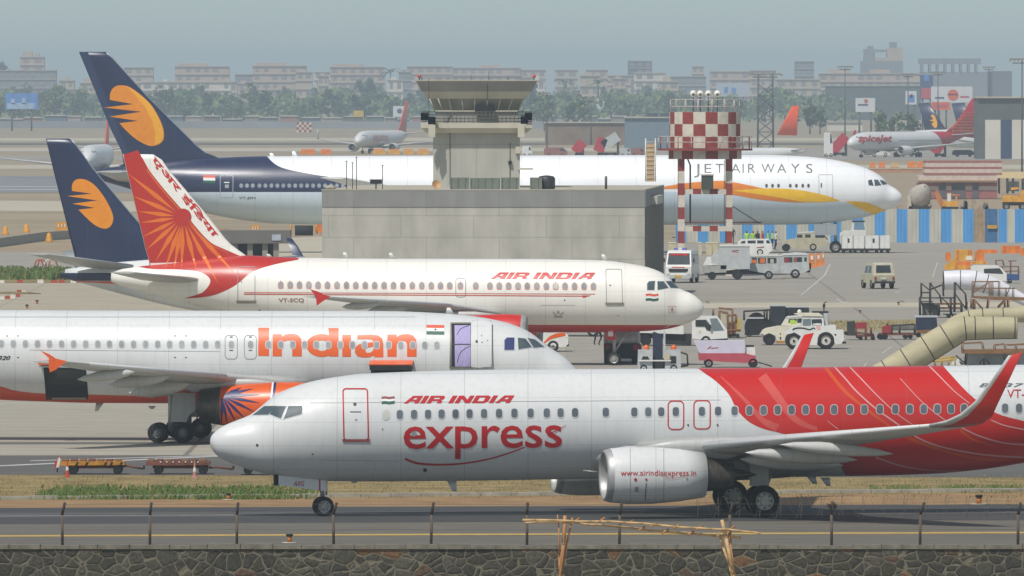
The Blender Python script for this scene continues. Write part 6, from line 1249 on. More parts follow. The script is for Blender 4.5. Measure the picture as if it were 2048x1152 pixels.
# ---------------------------------------------------------------- trees
LEAF = [pm('leaf_dark', '3a4d2c', .8, var=.3, scale=.3), pm('leaf_mid', '4f6332', .8, var=.3, scale=.3), pm('leaf_olive', '66733c', .8, var=.3, scale=.3)]
BARK = pm('bark', '5a4c3c', .9, var=.2)
def tree_proto(kind, seed):
    r = random.Random(seed); t = thing('tree', 'x', 'tree', (0, 0, 0), group='trees along the far boundary'); m = MB(); c = MB(); ht = 12.0
    if kind == 'palm':
        m.cyl((0, 0, 0), (.3, 0, 6), .28, BARK, .2, 7); m.cyl((.3, 0, 6), (.4, 0, 11), .2, BARK, .16, 7)
        for k in range(15):
            a = k*2.4+r.random(); el = r.uniform(-.3, 1.0); q = Vector((.4, 0, 11)); d = Vector((math.cos(a)*math.cos(el), math.sin(a)*math.cos(el), math.sin(el)))
            for j in range(4):
                q2 = q+d*1.0; sd_ = d.cross(Vector((0, 0, 1))).normalized()*(.5-.1*j); c.add([q-sd_, q+sd_, q2+sd_*.7, q2-sd_*.7], [(0, 1, 2, 3)], LEAF[k % 2]); q = q2; d = (d+Vector((0, 0, -.38))).normalized()
    else:
        wid = {'broad': 5.2, 'round': 4.2, 'tall': 2.6}[kind]; base = 3.0 if kind != 'tall' else 2.0
        m.cyl((0, 0, 0), (.1, 0, base+1), .38, BARK, .28, 7); lobes = []
        for k in range(6):
            a = k*1.05+r.random(); q = Vector((math.cos(a)*wid*.5, math.sin(a)*wid*.5, base+2+r.random()*3)); m.cyl((.1, 0, base), q, .2, BARK, .08, 6)
        for k in range(9 if kind != 'tall' else 11):
            a = r.uniform(0, 6.28); rr = wid*math.sqrt(r.random())*.7; z = base+1.4+(ht-base-2.6)*(k/8 if kind != 'tall' else k/11); sh = 1-.55*abs(z-base-3)/(ht-base); lobes.append((Vector((rr*math.cos(a)*sh, rr*math.sin(a)*sh, z)), r.uniform(1.2, 2.1)*(wid/4.6)))
        for ctr, rad in lobes:
            mt = LEAF[r.choice((0, 0, 1, 1, 2))]
            for k in range(34):
                d = Vector((r.gauss(0, 1), r.gauss(0, 1), r.gauss(0, .8))).normalized()*rad*r.uniform(.55, 1.12); q = ctr+d; u = Vector((r.gauss(0, 1), r.gauss(0, 1), r.gauss(0, 1))).normalized(); v = u.orthogonal().normalized(); s1 = r.uniform(.28, .62)
                c.add([q-u*s1-v*s1*.7, q+u*s1*.9-v*s1*.5, q+u*s1+v*s1*.8, q-u*s1*.6+v*s1], [(0, 1, 2, 3)], mt)
    m.build('trunk', t); c.build('crown', t, fix=False); return t
protos = [('broad', tree_proto('broad', 1)), ('broad', tree_proto('broad', 2)), ('round', tree_proto('round', 3)), ('round', tree_proto('round', 4)), ('tall', tree_proto('tall', 5)), ('palm', tree_proto('palm', 6))]
used = set()
MARK = ((40, 'the blue billboard'), (150, 'the tip of the smaller navy fin'), (300, 'the tall navy fin'), (420, 'the first banded block'), (560, 'the middle banded block'), (715, 'the last banded block'), (800, 'the far jet fin'), (1100, 'the small beige blocks'), (1205, 'the small white board'), (1290, 'the dark flat topped block'), (1440, 'the pale blue board'), (1580, 'the distant orange fin'), (1760, 'the parked red tailed jet'), (1950, 'the hangar at right'))
ADJ = {'broad': ('wide crowned', 'spreading'), 'round': ('round crowned', 'dense round'), 'tall': ('slender tall', 'narrow upright'), 'palm': ('feathery palm', 'lone palm')}
cnt = {}
def plant(px, ytop, yb, kind=None):
    kd, pr = rng.choice([q for q in protos if q[0] == kind]) if kind else rng.choice(protos[:5]); a = gp(px, yb); s_ = sc(a); h = (yb-ytop)/s_/12.0
    near = min((abs(px-x_), n_) for x_, n_ in MARK)[1]; big = 'large' if h > 1.15 else 'small' if h < .75 else 'mid sized'; sh = 'behind' if yb < 240 else 'in front'
    lb = f'{big} {ADJ[kd][0]} tree {sh} near {near}'; lb = f'{lb}'; sx = h*rng.uniform(.9, 1.35)
    if pr.name in used: o = dup(pr, a, rng.uniform(0, 6.28), lb, 'trees along the far boundary', (sx, sx, h))
    else: used.add(pr.name); o = pr; o.location = a; o.scale = (sx, sx, h); o['label'] = lb
    k = cnt.setdefault(lb, []); k.append(o)
for i in range(80):
    px = -30+i*18.0+rng.uniform(-9, 9)
    if px < 1420: plant(px, rng.uniform(178, 204), rng.uniform(236, 247))
for i in range(56): plant(-20+i*26+rng.uniform(-10, 10), rng.uniform(164, 190), rng.uniform(224, 234))
for px, y0, y1, kd in ((778, 137, 228, 'palm'), (742, 150, 236, 'tall'), (722, 152, 236, 'tall'), (500, 165, 240, 'palm'), (1068, 160, 240, 'tall'), (1132, 158, 240, 'palm'), (1195, 160, 240, 'palm'), (5, 122, 225, 'round'), (108, 168, 245, 'round'), (160, 175, 245, 'broad'), (330, 176, 246, 'broad'), (1090, 190, 262, 'broad'), (1150, 196, 262, 'broad'), (1620, 208, 268, 'broad'), (1640, 214, 268, 'round'), (1760, 222, 282, 'broad'), (1790, 226, 284, 'broad'), (1822, 228, 284, 'round'), (1585, 215, 262, 'round'), (1430, 196, 250, 'broad'), (1470, 190, 250, 'broad'), (1530, 188, 245, 'round'), (1570, 186, 240, 'broad')): plant(px, y0, y1, kd)
ORD = ['leftmost', 'second', 'third', 'fourth', 'fifth', 'sixth', 'seventh', 'eighth', 'ninth', 'tenth', 'eleventh', 'twelfth']
for lb, os_ in cnt.items():
    if len(os_) > 1:
        for k, o in enumerate(sorted(os_, key=lambda q: q.location.x/q.location.y)): o['label'] = f'{ORD[min(k, 11)]} {lb}'
mb = MB(); r = random.Random(3)                     # hazy wood behind
for i in range(9000):
    px = r.uniform(-120, 1720); yb = r.uniform(234, 244); a = gp(px, yb); a.z = r.uniform(0, 1)**.7*(10.5+2.4*math.sin(px*.021)+1.8*math.sin(px*.057+1)); u = Vector((r.gauss(0, 1), r.gauss(0, 1), r.gauss(0, 1))).normalized(); v = u.orthogonal().normalized(); s1 = r.uniform(.7, 1.5)
    mb.add([a-u*s1-v*s1*.7, a+u*s1*.9-v*s1*.5, a+u*s1+v*s1*.8, a-u*s1*.6+v*s1], [(0, 1, 2, 3)], r.choice(LEAF))
o = mb.build('far_wood', fix=False); tag(o, 'hazy mass of distant trees below the city skyline', 'trees', kind='stuff')
# ---------------------------------------------------------------- masts
def mast(px, ytop, yb, label, wid=None, head=True, name='floodlight_mast', r_=.18, s=None):
    a = gp(px, yb); s_ = sc(a); h = (yb-ytop)/s_; t = thing(name, label, 'mast', a, group='masts'); STL = pm('mast_steel', '54585a', .6, .3)
    m = MB()
    if wid:
        for q in (-1, 1):
            for p2 in (-1, 1): m.cyl((q*wid/2, p2*wid/2, 0), (q*wid/2*.9, p2*wid/2*.9, h), r_, STL, n=5)
        for k in range(int(h/2.6)):
            z = k*2.6; 
            for p2 in (-1, 1): m.cyl((-wid/2, p2*wid/2, z), (wid/2, p2*wid/2, z+2.6), r_*.45, STL, n=4); m.cyl((wid/2, p2*wid/2, z), (-wid/2, p2*wid/2, z+2.6), r_*.45, STL, n=4); m.cyl((-wid/2, p2*wid/2, z), (wid/2, p2*wid/2, z), r_*.5, STL, n=4)
    else: m.cyl((0, 0, 0), (0, 0, h), r_, STL, r_*.6, n=8)
    m.build('pole', t)
    if head:
        m = MB(); w2 = head; m.tube([(-w2, 0, h), (w2, 0, h)], r_*.6, STL, 5); m.tube([(-w2*.8, .5, h-.7), (w2*.8, .5, h-.7)], r_*.5, STL, 5)
        for k in range(7): m.box((-w2+2*w2*k/6, -.3, h-.15), (w2*.17, .4, .5), pm('lamp_head', '8b8170', .6))
        m.build('lamp_rack', t)
    return t
mast(1531, 148, 312, 'wide lattice mast with lamp rack behind the wide-body roof', 3.4, 3.4, 'lattice_mast', .17); mast(1690, 133, 300, 'thin floodlight mast left of the unfinished twin tower', None, 1.7); mast(1816, 148, 295, 'thin floodlight mast below the unfinished twin tower', None, 1.5); mast(1876, 144, 292, 'thin floodlight mast beside the orange disc board', None, 1.5); mast(2044, 118, 345, 'tall slim mast at the right edge of the view', None, 2.0, r_=.16); mast(1978, 134, 290, 'floodlight mast behind the open topped building', None, 1.5)
mast(1182, 198, 290, 'short lamp post right of the tower cab', None, 1.0); mast(1094, 186, 300, 'lamp post just right of the tower', None, .9)
# ---------------------------------------------------------------- distant jets
def far_jet(label, nose, s, psi, left, size=1.0, body=None, finm=None, le=None, te=None, eng=None, half=(17, 1.5), wl_m=None, tailred=None, glass=True, dz=0, winglets=False):
    Y = F/s; p = Plane('airliner', label, nose, Y, psi, left, 'distant airliners', dz); k = size
    p.outline_m([(a*k, b*k) for a, b in TOP], [(a*k, b*k) for a, b in BOT], .94); p.skin(body or M_WHITEP, 40, 28)
    if tailred:
        b_ = p.body; us = [p.L*(tailred+(1-tailred)*i/14) for i in range(15)]
        vs = [b_.pt(u+ (0 if i else -1.5*math.sin(2*math.pi*j/28)), 2*math.pi*j/28, .02) for i, u in enumerate(us) for j in range(28)]
        for i in range(14): p.fm.add(vs[i*28:(i+2)*28], [(j, (j+1) % 28, 28+(j+1) % 28, 28+j) for j in range(28)], finm, True)
    p.part(p.fm, 'fuselage')
    if glass:
        for sg in (1, -1):
            m = MB(); vs = [p.body.pt(u*k, th if sg > 0 else math.pi-th, .02) for u, th in ((2.1, .38), (3.3, .45), (3.1, .78), (2.3, .80), (1.9, 1.2), (1.7, .9))]
            m.add(vs, [(0, 1, 2, 3), (0, 3, 4, 5)], M_GLASS); p.part(m, 'cockpit_window')
    m = MB(); st = [((31.2*k, 0, 4.6*k), (38.2*k, 0, 4.6*k), (0, 1, 0), .09), ((33.4*k, 0, 6.6*k), (38.9*k, 0, 6.6*k), (0, 1, 0), .09), ((38.0*k, 0, 12.4*k), (40.2*k, 0, 12.4*k), (0, 1, 0), .09)]
    if le: st = [(p.P(*a, 0), p.P(*b, 0), (0, 1, 0), .09) for a, b in zip(le, te)]
    loft(m, st, finm); tf = p.part(m, 'tail_fin')
    hw_ = half[0]*k; ws = p.wing([(13.2*k, 1.6*k, 1.7*k, 7.2*k, .12, .1), (16.2*k, 5*k, 2.1*k, 4.8*k, .11, .05), (22*k, hw_, 3.3*k, half[1]*k, .1, 0)], wl_m or M_GREYW)
    if winglets:
        for sg, par in ((1, ws[0]), (-1, ws[1])):
            m = MB(); loft(m, [((22*k, sg*hw_, 3.3*k), (23.6*k, sg*hw_, 3.3*k), (0, sg, .3), .1), ((24.0*k, sg*(hw_+.5), 5.7*k), (24.7*k, sg*(hw_+.5), 5.7*k), (0, sg, .1), .1)], finm if winglets == 1 else M_WHITEP); p.part(m, 'winglet', par)
    p.wing([(33.6*k, .6, 4.6*k, 3.5*k, .1, 0), (37.2*k, 6.8*k, 5.3*k, 1.3*k, .09, 0)], M_GREYW, 'stabilizer')
    for sg in (1, -1):
        p.engine(11.3*k, 4.95*k*sg, 1.5*k, [(a*k, b*k) for a, b in ENG], eng or M_WHITEP)
        m = MB(); m.cyl((20.2*k, 2.9*k*sg, .55), (20.2*k, 2.9*k*sg, 2.0), .15, M_STRUT); mg = p.part(m, 'main_gear')
        for dv in (.43, -.43): p.wheel(20.2*k, 2.9*k*sg+dv, .55, .55, .4, mg)
    m = MB(); m.cyl((4.3*k, 0, .36), (4.3*k, 0, 1.8), .1, M_STRUT); ng = p.part(m, 'nose_gear'); p.wheel(4.3*k, .2, .36, .36, .2, ng); p.wheel(4.3*k, -.2, .36, .36, .2, ng)
    return p
FARR = pm('far_fin_red', 'c05a4a', .4, var=.1); FARO = pm('far_fin_orange', 'd8552a', .4, var=.08); SPR = pm('tail_crimson', 'b0202c', .4, var=.08)
sA = (308-YH)/(H-g(F/8.7)); P1 = far_jet('small white jet with red fin taxiing toward the viewer left of the tower', 714, sA, 73, True, .95, finm=FARR, winglets=2)
P1.root['label'] = 'small white jet with red fin taxiing toward the viewer left of the tower'
let = MB(); P1.decal(let, text2d('AIR INDIA', (746, 270, 776, 276)), FARR, .05, sx=6, sy=2); P1.decal(let, text2d('express', (746, 277, 778, 286)), FARR, .05, sx=6, sy=2); P1.part(let, 'lettering')
far_jet('white jet seen nose on with red engine between the tall fins', 173, 12.4, 86.5, True, 1.0, finm=FARR, eng=FARR, half=(17, 1.5))
P2 = far_jet('parked white jet with crimson orange dotted tail at upper right', 1697, 9.5, 50, True, 1.0, finm=SPR, tailred=.75, le=[(1886, 268), (1912, 246), (1943, 198)], te=[(1948, 276), (1949, 248), (1953, 194)], winglets=1)
let = MB(); P2.decal(let, text2d('spiceJet', (1716, 270, 1784, 288), .03, .2), SPR, .06, sx=8, sy=3); P2.part(let, 'lettering')
let = MB(); OD = pm('dot_orange', 'dd7f2a', .5)
for i in range(9):
    for j in range(7):
        x = 1906+i*5+j*1.5; y = 262-j*6
        u, w_ = P2.uw(x, y, 0)
        if 1890+(268-y)*.75+4 < x < 1949: q = P2.P(x, y, .42); let.cyl((q.x, .30, q.z), (q.x, .46, q.z), .22-.02*j, OD, n=8)
P2.part(let, 'tail_dots')
for x in range(1800, 1905, 4):
    P2.window(x, 281-(x-1800)*.006, 2, 2.6, None, PANE, 0)
far_jet('far jet with navy gold sun fin, left of the crimson tail', 2150, 9.0, 18, False, 1.0, finm=C_NAVY, le=[(1893, 260), (1880, 240), (1858, 205)], te=[(1850, 263), (1845, 238), (1836.5, 207)])
PS1 = [o for o in bpy.data.objects if o.get('label', '').startswith('far jet with navy')][0]
far_jet('far jet whose navy fin is half hidden by the crimson tail', 2230, 8.8, 18, False, 1.0, finm=C_NAVY, le=[(1962, 258), (1946, 238), (1926, 205)], te=[(1918, 262), (1911, 238), (1903, 207)])
def sun_far(root_lbl, x0, y0):
    r_ = [o for o in bpy.data.objects if o.get('label', '') == root_lbl][0]; m = MB(); s_ = 9.0; O = Vector(r_.location); dq = F/O.y
    return r_, O
for lb, cx, cy, s_ in (('far jet with navy gold sun fin, left of the crimson tail', 1867, 243, 9.0), ('far jet whose navy fin is half hidden by the crimson tail', 1936, 243, 8.8)):
    r_, O = sun_far(lb, cx, cy); an = R(18); N_ = Vector((-math.sin(an), -math.cos(an), 0)); q = W(cx, cy, s_); d_ = Vector((q.x, 0, q.z-H))/q.y
    n_d = N_.dot(Vector((q.x, q.y, q.z-H))/q.y); tt = (N_.dot(O-Vector((0, 0, 0)))+.5-0)/n_d; hit = Vector((q.x/q.y*tt, tt, H+(q.z-H)/q.y*tt)); A_ = Vector((-math.cos(an), math.sin(an), 0))
    m = MB(); pts = [(x/36-1, 1-y/36) for x, y in ((16, 8), (26, 0), (40, 4), (54, 22), (62, 44), (60, 62), (48, 70), (32, 60), (22, 46), (40, 38), (8, 30), (36, 24))]
    vs = [hit-O-A_*a*1.25+Vector((0, 0, b*1.6)) for a, b in pts]; vs += [v-N_*.1 for v in vs]; k = len(pts)
    m.add(vs, [tuple(t_) for t_ in tessellate_polygon([[Vector((a, b, 0)) for a, b in pts]])], C_SUN2); m.build('sun_emblem', r_, fix=False)
far_jet('far white jet with orange red fin behind the chequered tank', 1372, 10.6, 20, True, .62, finm=FARO, le=[(1554, 270), (1566, 246), (1584, 212)], te=[(1594, 271), (1595, 246), (1598, 211)])
# ---------------------------------------------------------------- ground vehicles and equipment
VW = pm('vehicle_white', 'd9d9d3', .4, var=.07, coat=.3); VB = pm('vehicle_beige', 'b7b199', .5, var=.12, coat=.15); VG = pm('vehicle_grey', 'b3b7b6', .5, var=.12); GLS = pm('vehicle_glass', '2f3739', .12, var=.35, scale=1.5, coat=.3); BLKP = pm('black_plastic', '232426', .7, var=.2)
ORV = pm('vest_orange', 'd9742e', .8, var=.15); GRV = pm('vest_lime', 'a8cf4a', .8, var=.12); LAMP = pm('lamp_lens', 'd8d6c8', .15); TAIL = pm('tail_lens', '98261f', .3); PLATE = pm('number_plate', 'caa53a', .6); RDP = pm('equipment_red', '8e2c2f', .6, var=.2); RSTP = pm('rusty_steel', '6d4234', .8, var=.35, scale=3); BRN_ = pm('brown_steel', '7d5a36', .7, var=.25); DKS = pm('dark_steel', '35332f', .6, .3, var=.2); NVY = pm('tarpaulin_navy', '1f2a40', .7, var=.25); TARP = pm('tarpaulin_black', '1c1d1f', .75, var=.3)
class V:
    """a thing drawn from its side in the picture's rows and columns (ox + x/k, oy + y/k) and given real width"""
    def __init__(s, name, label, cat, T, xc, yg, group=None, rz=0, W=1.7):
        s.T = T; s.pc = T[0]+xc/T[2]; s.yg = T[1]+yg/T[2]; s.loc = gp(s.pc, s.yg); s.s = sc(s.loc); s.W = W
        s.loc.y += W/2; s.root = thing(name, label, cat, s.loc, rz, group)
    def X(s, x): return (s.T[0]+x/s.T[2]-s.pc)/s.s
    def Z(s, y): return (s.yg-(s.T[1]+y/s.T[2]))/s.s
    def ex(s, name, polys, mat, y0=None, y1=None, par=None, taper=0):
        y0 = -s.W/2 if y0 is None else y0; y1 = s.W/2 if y1 is None else y1; m = MB()
        if not isinstance(polys[0][0], (tuple, list)): polys = [polys]
        for q in polys:
            if len(q) == 2: (a, b), (c, d) = q; q = [(a, b), (c, b), (c, d), (a, d)]
            P_ = [(s.X(a), s.Z(b)) for a, b in q]; zb = min(z for x, z in P_); zt = max(z for x, z in P_); n_ = len(P_)
            k = lambda z: 1-taper*(z-zb)/max(zt-zb, .01)
            vs = [(x, y0*k(z), z) for x, z in P_]+[(x, y1*k(z), z) for x, z in P_]; tr = [tuple(t_) for t_ in tessellate_polygon([[Vector((x, z, 0)) for x, z in P_]])]
            m.add(vs, tr+[tuple(n_+i for i in reversed(t_)) for t_ in tr]+[(i, (i+1) % n_, n_+(i+1) % n_, n_+i) for i in range(n_)], mat)
        return m.build(name, par or s.root)
    def pane(s, name, q, mat=GLS, inset=0, par=None, patches=()):
        """glass on both flanks"""
        o = s.ex(name, q, mat, -s.W/2-.012+inset, -s.W/2+.03+inset, par)
        for q2, m2 in patches: s.ex('seat_passenger', q2, m2, -s.W/2-.02+inset, -s.W/2+.02+inset, o)
        return o
    def wheel(s, x, y, r, wd=.22, far=True, rim=M_RIM, inset=.1, rf=.55):
        rr = r/s.T[2]/s.s; z = max(s.Z(y), rr)
        for sg in ((-1, 1) if far else (-1,)):
            m = MB(); c = (s.X(x), sg*(s.W/2-inset), z); h = wd/2
            m.lathe([(-h, rr*rf), (-h, rr*.9), (-h*.6, rr), (h*.6, rr), (h, rr*.9), (h, rr*rf)], c, (0, 1, 0), M_TYRE, 18); m.lathe([(-h*.7, .01), (-h*.7, rr*rf), (h*.7, rr*rf), (h*.7, .01)], c, (0, 1, 0), rim, 14); m.cyl((c[0], c[1]+sg*h*.5, z), (c[0], c[1]+sg*h*.95, z), rr*.16, BLKP, n=8); m.build('wheel', s.root, fix=False)
    def tubes(s, name, lines, r, mat, ys=None, par=None):
        for y in (ys if ys is not None else (-s.W/2, s.W/2)):
            m = MB()
            for ln in lines:
                m.tube([(s.X(a), y, s.Z(b)) for a, b in ln], r, mat, 6)
                if name in ('leg', 'support_post', 'post', 'pole'): m.build(name, par or s.root); m = MB()
            if m.v: m.build(name, par or s.root)
    def box(s, name, a, b, mat, y0, y1, par=None): return s.ex(name, [a, b], mat, y0, y1, par)
def car(name, label, loc, rz, W, prof, mat, side, front=None, rear=None, wheels=((1.3, .34), (-1.3, .34)), tum=.12, belt=1.1, cat='vehicle', group=None):
    t = thing(name, label, cat, loc, rz, group); zt = max(z for x, z in prof); m = MB(); kk = lambda z: 1-tum*max(0, z-belt)/(zt-belt)
    n_ = len(prof); vs = [(x, -W/2*kk(z), z) for x, z in prof]+[(x, W/2*kk(z), z) for x, z in prof]; tr = [tuple(q) for q in tessellate_polygon([[Vector((x, z, 0)) for x, z in prof]])]
    m.add(vs, tr+[tuple(n_+i for i in reversed(q)) for q in tr]+[(i, (i+1) % n_, n_+(i+1) % n_, n_+i) for i in range(n_)], mat); m.build('body', t)
    for q in side:
        for sg in (-1, 1):
            m = MB(); vs = [(x, sg*(W/2*kk(z)+.012), z) for x, z in q]; m.add(vs, [tuple(range(len(q)))], GLS); m.build('window', t, fix=False)
    for seg, nm in ((front, 'windscreen'), (rear, 'rear_window')):
        if seg:
            (x0, z0), (x1, z1), f = seg; d = Vector((z0-z1, 0, x1-x0)).normalized()*.015
            if (d.x < 0) == (nm == 'windscreen'): d = -d
            m = MB(); m.add([(x0+d.x, -W/2*kk(z0)*f, z0+d.z), (x0+d.x, W/2*kk(z0)*f, z0+d.z), (x1+d.x, W/2*kk(z1)*f, z1+d.z), (x1+d.x, -W/2*kk(z1)*f, z1+d.z)], [(0, 1, 2, 3)], GLS); m.build(nm, t, fix=False)
    for x, r in wheels:
        for sg in (-1, 1):
            m = MB(); c = (x, sg*(W/2-.1), r); m.lathe([(-.11, r*.55), (-.11, r*.9), (-.07, r), (.07, r), (.11, r*.9), (.11, r*.55)], c, (0, 1, 0), M_TYRE, 18); m.lathe([(-.08, .01), (-.08, r*.55), (.08, r*.55), (.08, .01)], c, (0, 1, 0), M_RIM, 14); m.build('wheel', t, fix=False)
    return t
def part(t, name, boxes):
    m = MB()
    for c, d, mt in boxes: m.box(c, d, mt)
    return m.build(name, t)
K1 = (1320, 440, 6.0235); K2 = (1060, 600, 7.877); K3 = (1260, 600, 7.314); K4 = (1500, 590, 7.877); K5 = (1740, 480, 4.432); K6 = (1760, 300, 7.111); K7 = (90, 880, 4.6545); K8 = (1528, 340, 3.938)
# ambulance, front towards the viewer
a = gp(1366, 566); a.y += 2.2
t = car('ambulance', 'white minibus ambulance with blue roof light facing the viewer beside the block', a, R(-90-9), 2.02, [(-2.3, .4), (-2.3, 2.3), (-2.1, 2.5), (1.5, 2.52), (1.8, 2.4), (2.16, 1.42), (2.32, 1.25), (2.36, .4)], VW, [[(.9, 1.4), (.95, 2.25), (1.5, 2.25), (1.85, 1.4)], [(-1.9, 1.45), (-1.9, 2.2), (.6, 2.2), (.6, 1.45)]], ((1.84, 2.3), (2.17, 1.44), .88), None, ((1.5, .38), (-1.4, .38)), .1, 1.3, 'minibus')
part(t, 'roof_light', [((1.2, 0, 2.62), (.4, 1.0, .16), pm('roof_light_blue', '6a6cb5', .3)), ((1.2, 0, 2.64), (.42, .3, .18), LAMP)]); part(t, 'sun_strip', [((1.915, 0, 2.2), (.05, 1.35, .14), pm('sun_strip_red', 'c8332c', .5))]); part(t, 'grille', [((2.36, 0, .98), (.06, 1.5, .26), BLKP)]); part(t, 'bumper', [((2.4, 0, .5), (.16, 1.95, .28), VG)])
part(t, 'number_plate', [((2.5, 0, .52), (.03, .55, .18), PLATE)]); part(t, 'name_strip', [((2.31, 0, 1.22), (.04, 1.0, .08), pm('sun_strip_red', 'c8332c'))])
for y in (-.8, .8): part(t, 'headlight', [((2.37, y, .8), (.06, .24, .18), LAMP)])
for y in (-1.15, 1.15): part(t, 'mirror', [((1.9, y, 1.75), (.1, .12, .3), BLKP)])
v = V('box_truck', 'pale box truck with red emblem and bundled white bars in its front bed', 'truck', K1, 800, 722, W=2.0)
v.ex('cargo_box', [(730, 312), (1082, 312), (1082, 592), (730, 592)], VG); v.ex('roof_cap', [(722, 298), (1086, 298), (1086, 318), (722, 318)], VW, -1.05, 1.05); v.ex('bed', [(520, 555), (800, 545), (800, 632), (520, 640)], pm('bed_grey', '9b9c94', .6, var=.15)); v.ex('chassis', [(540, 632), (1080, 590), (1080, 650), (540, 660)], BLKP, -.7, .7); v.ex('headboard', [(620, 445), (730, 340), (730, 520), (620, 520)], VG, -.6, .9)
for k in range(7): v.tubes('white_bar', [[(522+k*8, 540-k*14), (735, 535-k*13)]], .06, VW, (-.8+.25*k,))
v.pane('emblem', [[(850, 378), (885, 366), (960, 362), (930, 376)], [(870, 380), (955, 392), (955, 397), (875, 386)]], RDP); v.wheel(628, 668, 50, rim=BLKP); v.wheel(932, 655, 60, rim=BLKP)
v = V('jeep', 'white hard top jeep with orange vests inside, left of a pair behind the box truck', 'jeep', K1, 1260, 714, 'white jeeps on the apron', W=1.7)
v.ex('body', [(1082, 528), (1432, 528), (1434, 606), (1386, 615), (1366, 640), (1250, 640), (1082, 610)], VG); v.ex('cabin', [(1090, 440), (1430, 432), (1432, 530), (1084, 530)], VG, -.8, .8); v.ex('roof', [(1085, 432), (1130, 416), (1425, 414), (1432, 436), (1085, 442)], VW, -.84, .84)
for q, pt in ((((1105, 455), (1166, 526)), ((1108, 478), (1160, 526))), (((1180, 456), (1276, 526)), ((1205, 462), (1266, 520))), (((1295, 456), (1404, 522)), ((1330, 470), (1370, 520)))): v.pane('window', list(q), GLS, .05, patches=[(list(pt), ORV if pt[0][0] < 1300 else VB)])
v.wheel(1310, 660, 52); v.ex('sill', [(1082, 608), (1260, 640), (1260, 655), (1082, 650)], BLKP, -.7, .7)
v = V('jeep', 'grey white hard top jeep with spare wheel at its rear, right of a pair', 'jeep', K1, 1620, 704, 'white jeeps on the apron', W=1.7)
v.ex('body', [(1438, 520), (1795, 515), (1800, 600), (1745, 632), (1690, 640), (1450, 640), (1438, 600)], VG); v.ex('cabin', [(1440, 440), (1490, 420), (1768, 415), (1795, 520), (1438, 524)], VG, -.8, .8); v.ex('roof', [(1440, 432), (1490, 408), (1640, 392), (1770, 400), (1780, 420), (1490, 424), (1440, 442)], VW, -.84, .84)
for q, pt, mt in ((((1495, 448), (1596, 512)), ((1500, 455), (1555, 512)), RDP), (((1610, 448), (1712, 506)), ((1615, 452), (1650, 506)), pm('shirt_brick', '9a5140', .8)), (((1738, 450), (1768, 500)), None, None)): v.pane('window', list(q), GLS, .05, patches=[(list(pt), mt)] if pt else ())
v.wheel(1630, 645, 58); v.ex('spare_wheel', [((1800, 520), (1822, 600))], M_TYRE, -.3, .3); v.ex('bumper', [((1740, 606), (1812, 632))], BLKP, -.75, .75)
v = V('suv', 'white estate car with red side stripe behind the box truck roof', 'car', K1, 1180, 430, W=1.7)
v.ex('body', [(930, 310), (1350, 300), (1356, 365), (1290, 415), (930, 420)], VW); v.ex('cabin', [(945, 262), (985, 232), (1310, 226), (1346, 284), (1352, 305), (935, 314)], VW, -.85, .85, taper=.06)
for q in ([(955, 300), (985, 256), (1030, 250), (1025, 300)], [(1056, 248), (1152, 246), (1152, 300), (1056, 302)], [(1170, 246), (1248, 246), (1250, 300), (1170, 300)], [(1278, 244), (1312, 244), (1334, 290), (1284, 292)]): v.pane('window', q, GLS, .03)
v.pane('stripe', [(1165, 328), (1250, 320), (1256, 332), (1165, 340)], RDP); v.wheel(1205, 400, 42); v.wheel(985, 400, 42)
v = V('jeep', 'beige long bonnet jeep facing left in front of the wide-body nose wheel', 'jeep', K1, 1690, 378, W=1.7)
v.ex('body', [(1478, 335), (1478, 272), (1540, 238), (1640, 224), (1995, 215), (2000, 300), (1890, 352), (1600, 352), (1560, 300), (1500, 300)], VB); v.ex('cabin', [(1640, 226), (1664, 156), (1700, 150), (1985, 138), (1996, 218)], VB, -.8, .8, taper=.08); v.ex('roof', [(1658, 158), (1700, 146), (1985, 130), (1988, 146), (1664, 162)], VW, -.78, .78)
for q in (((1650, 176), (1716, 226)), ((1748, 174), (1814, 214)), ((1870, 166), (1982, 226))): v.pane('window', list(q), GLS, .07)
v.wheel(1520, 330, 48, rim=BLKP); v.wheel(1845, 325, 46, rim=BLKP); v.ex('headlight', [((1474, 270), (1484, 296))], LAMP, -.75, -.5)
v = V('coach', 'long white coach behind the beige jeep under the wide-body belly', 'bus', K1, 1750, 260, W=2.4)
v.ex('body', [(1440, 72), (2045, 48), (2045, 238), (1440, 238)], VW); v.pane('shadow_panel', [(1445, 178), (1640, 172), (1640, 236), (1445, 236)], BLKP); v.wheel(1500, 240, 28, rim=BLKP); v.wheel(1950, 240, 28, rim=BLKP)  # black panel paints in the shadow along the coach's lower left side
for k, (x0, x1) in enumerate(((460, 502), (552, 622), (632, 692), (100, 190))):
    v = V('crate', ['small cream crate left of three behind the box truck', 'middle cream crate behind the box truck', 'right cream crate behind the box truck', 'cream crate behind the ambulance roof'][k], 'crate', K1, (x0+x1)/2, 420, 'cream crates', W=1.0); v.ex('box', [((x0, 272), (x1, 420))], pm('crate_cream', 'bfb493', .8, var=.15)); v.ex('lid', [((x0-3, 268), (x1+3, 280))], pm('crate_lid', 'd1c8a8', .8), -.54, .54)
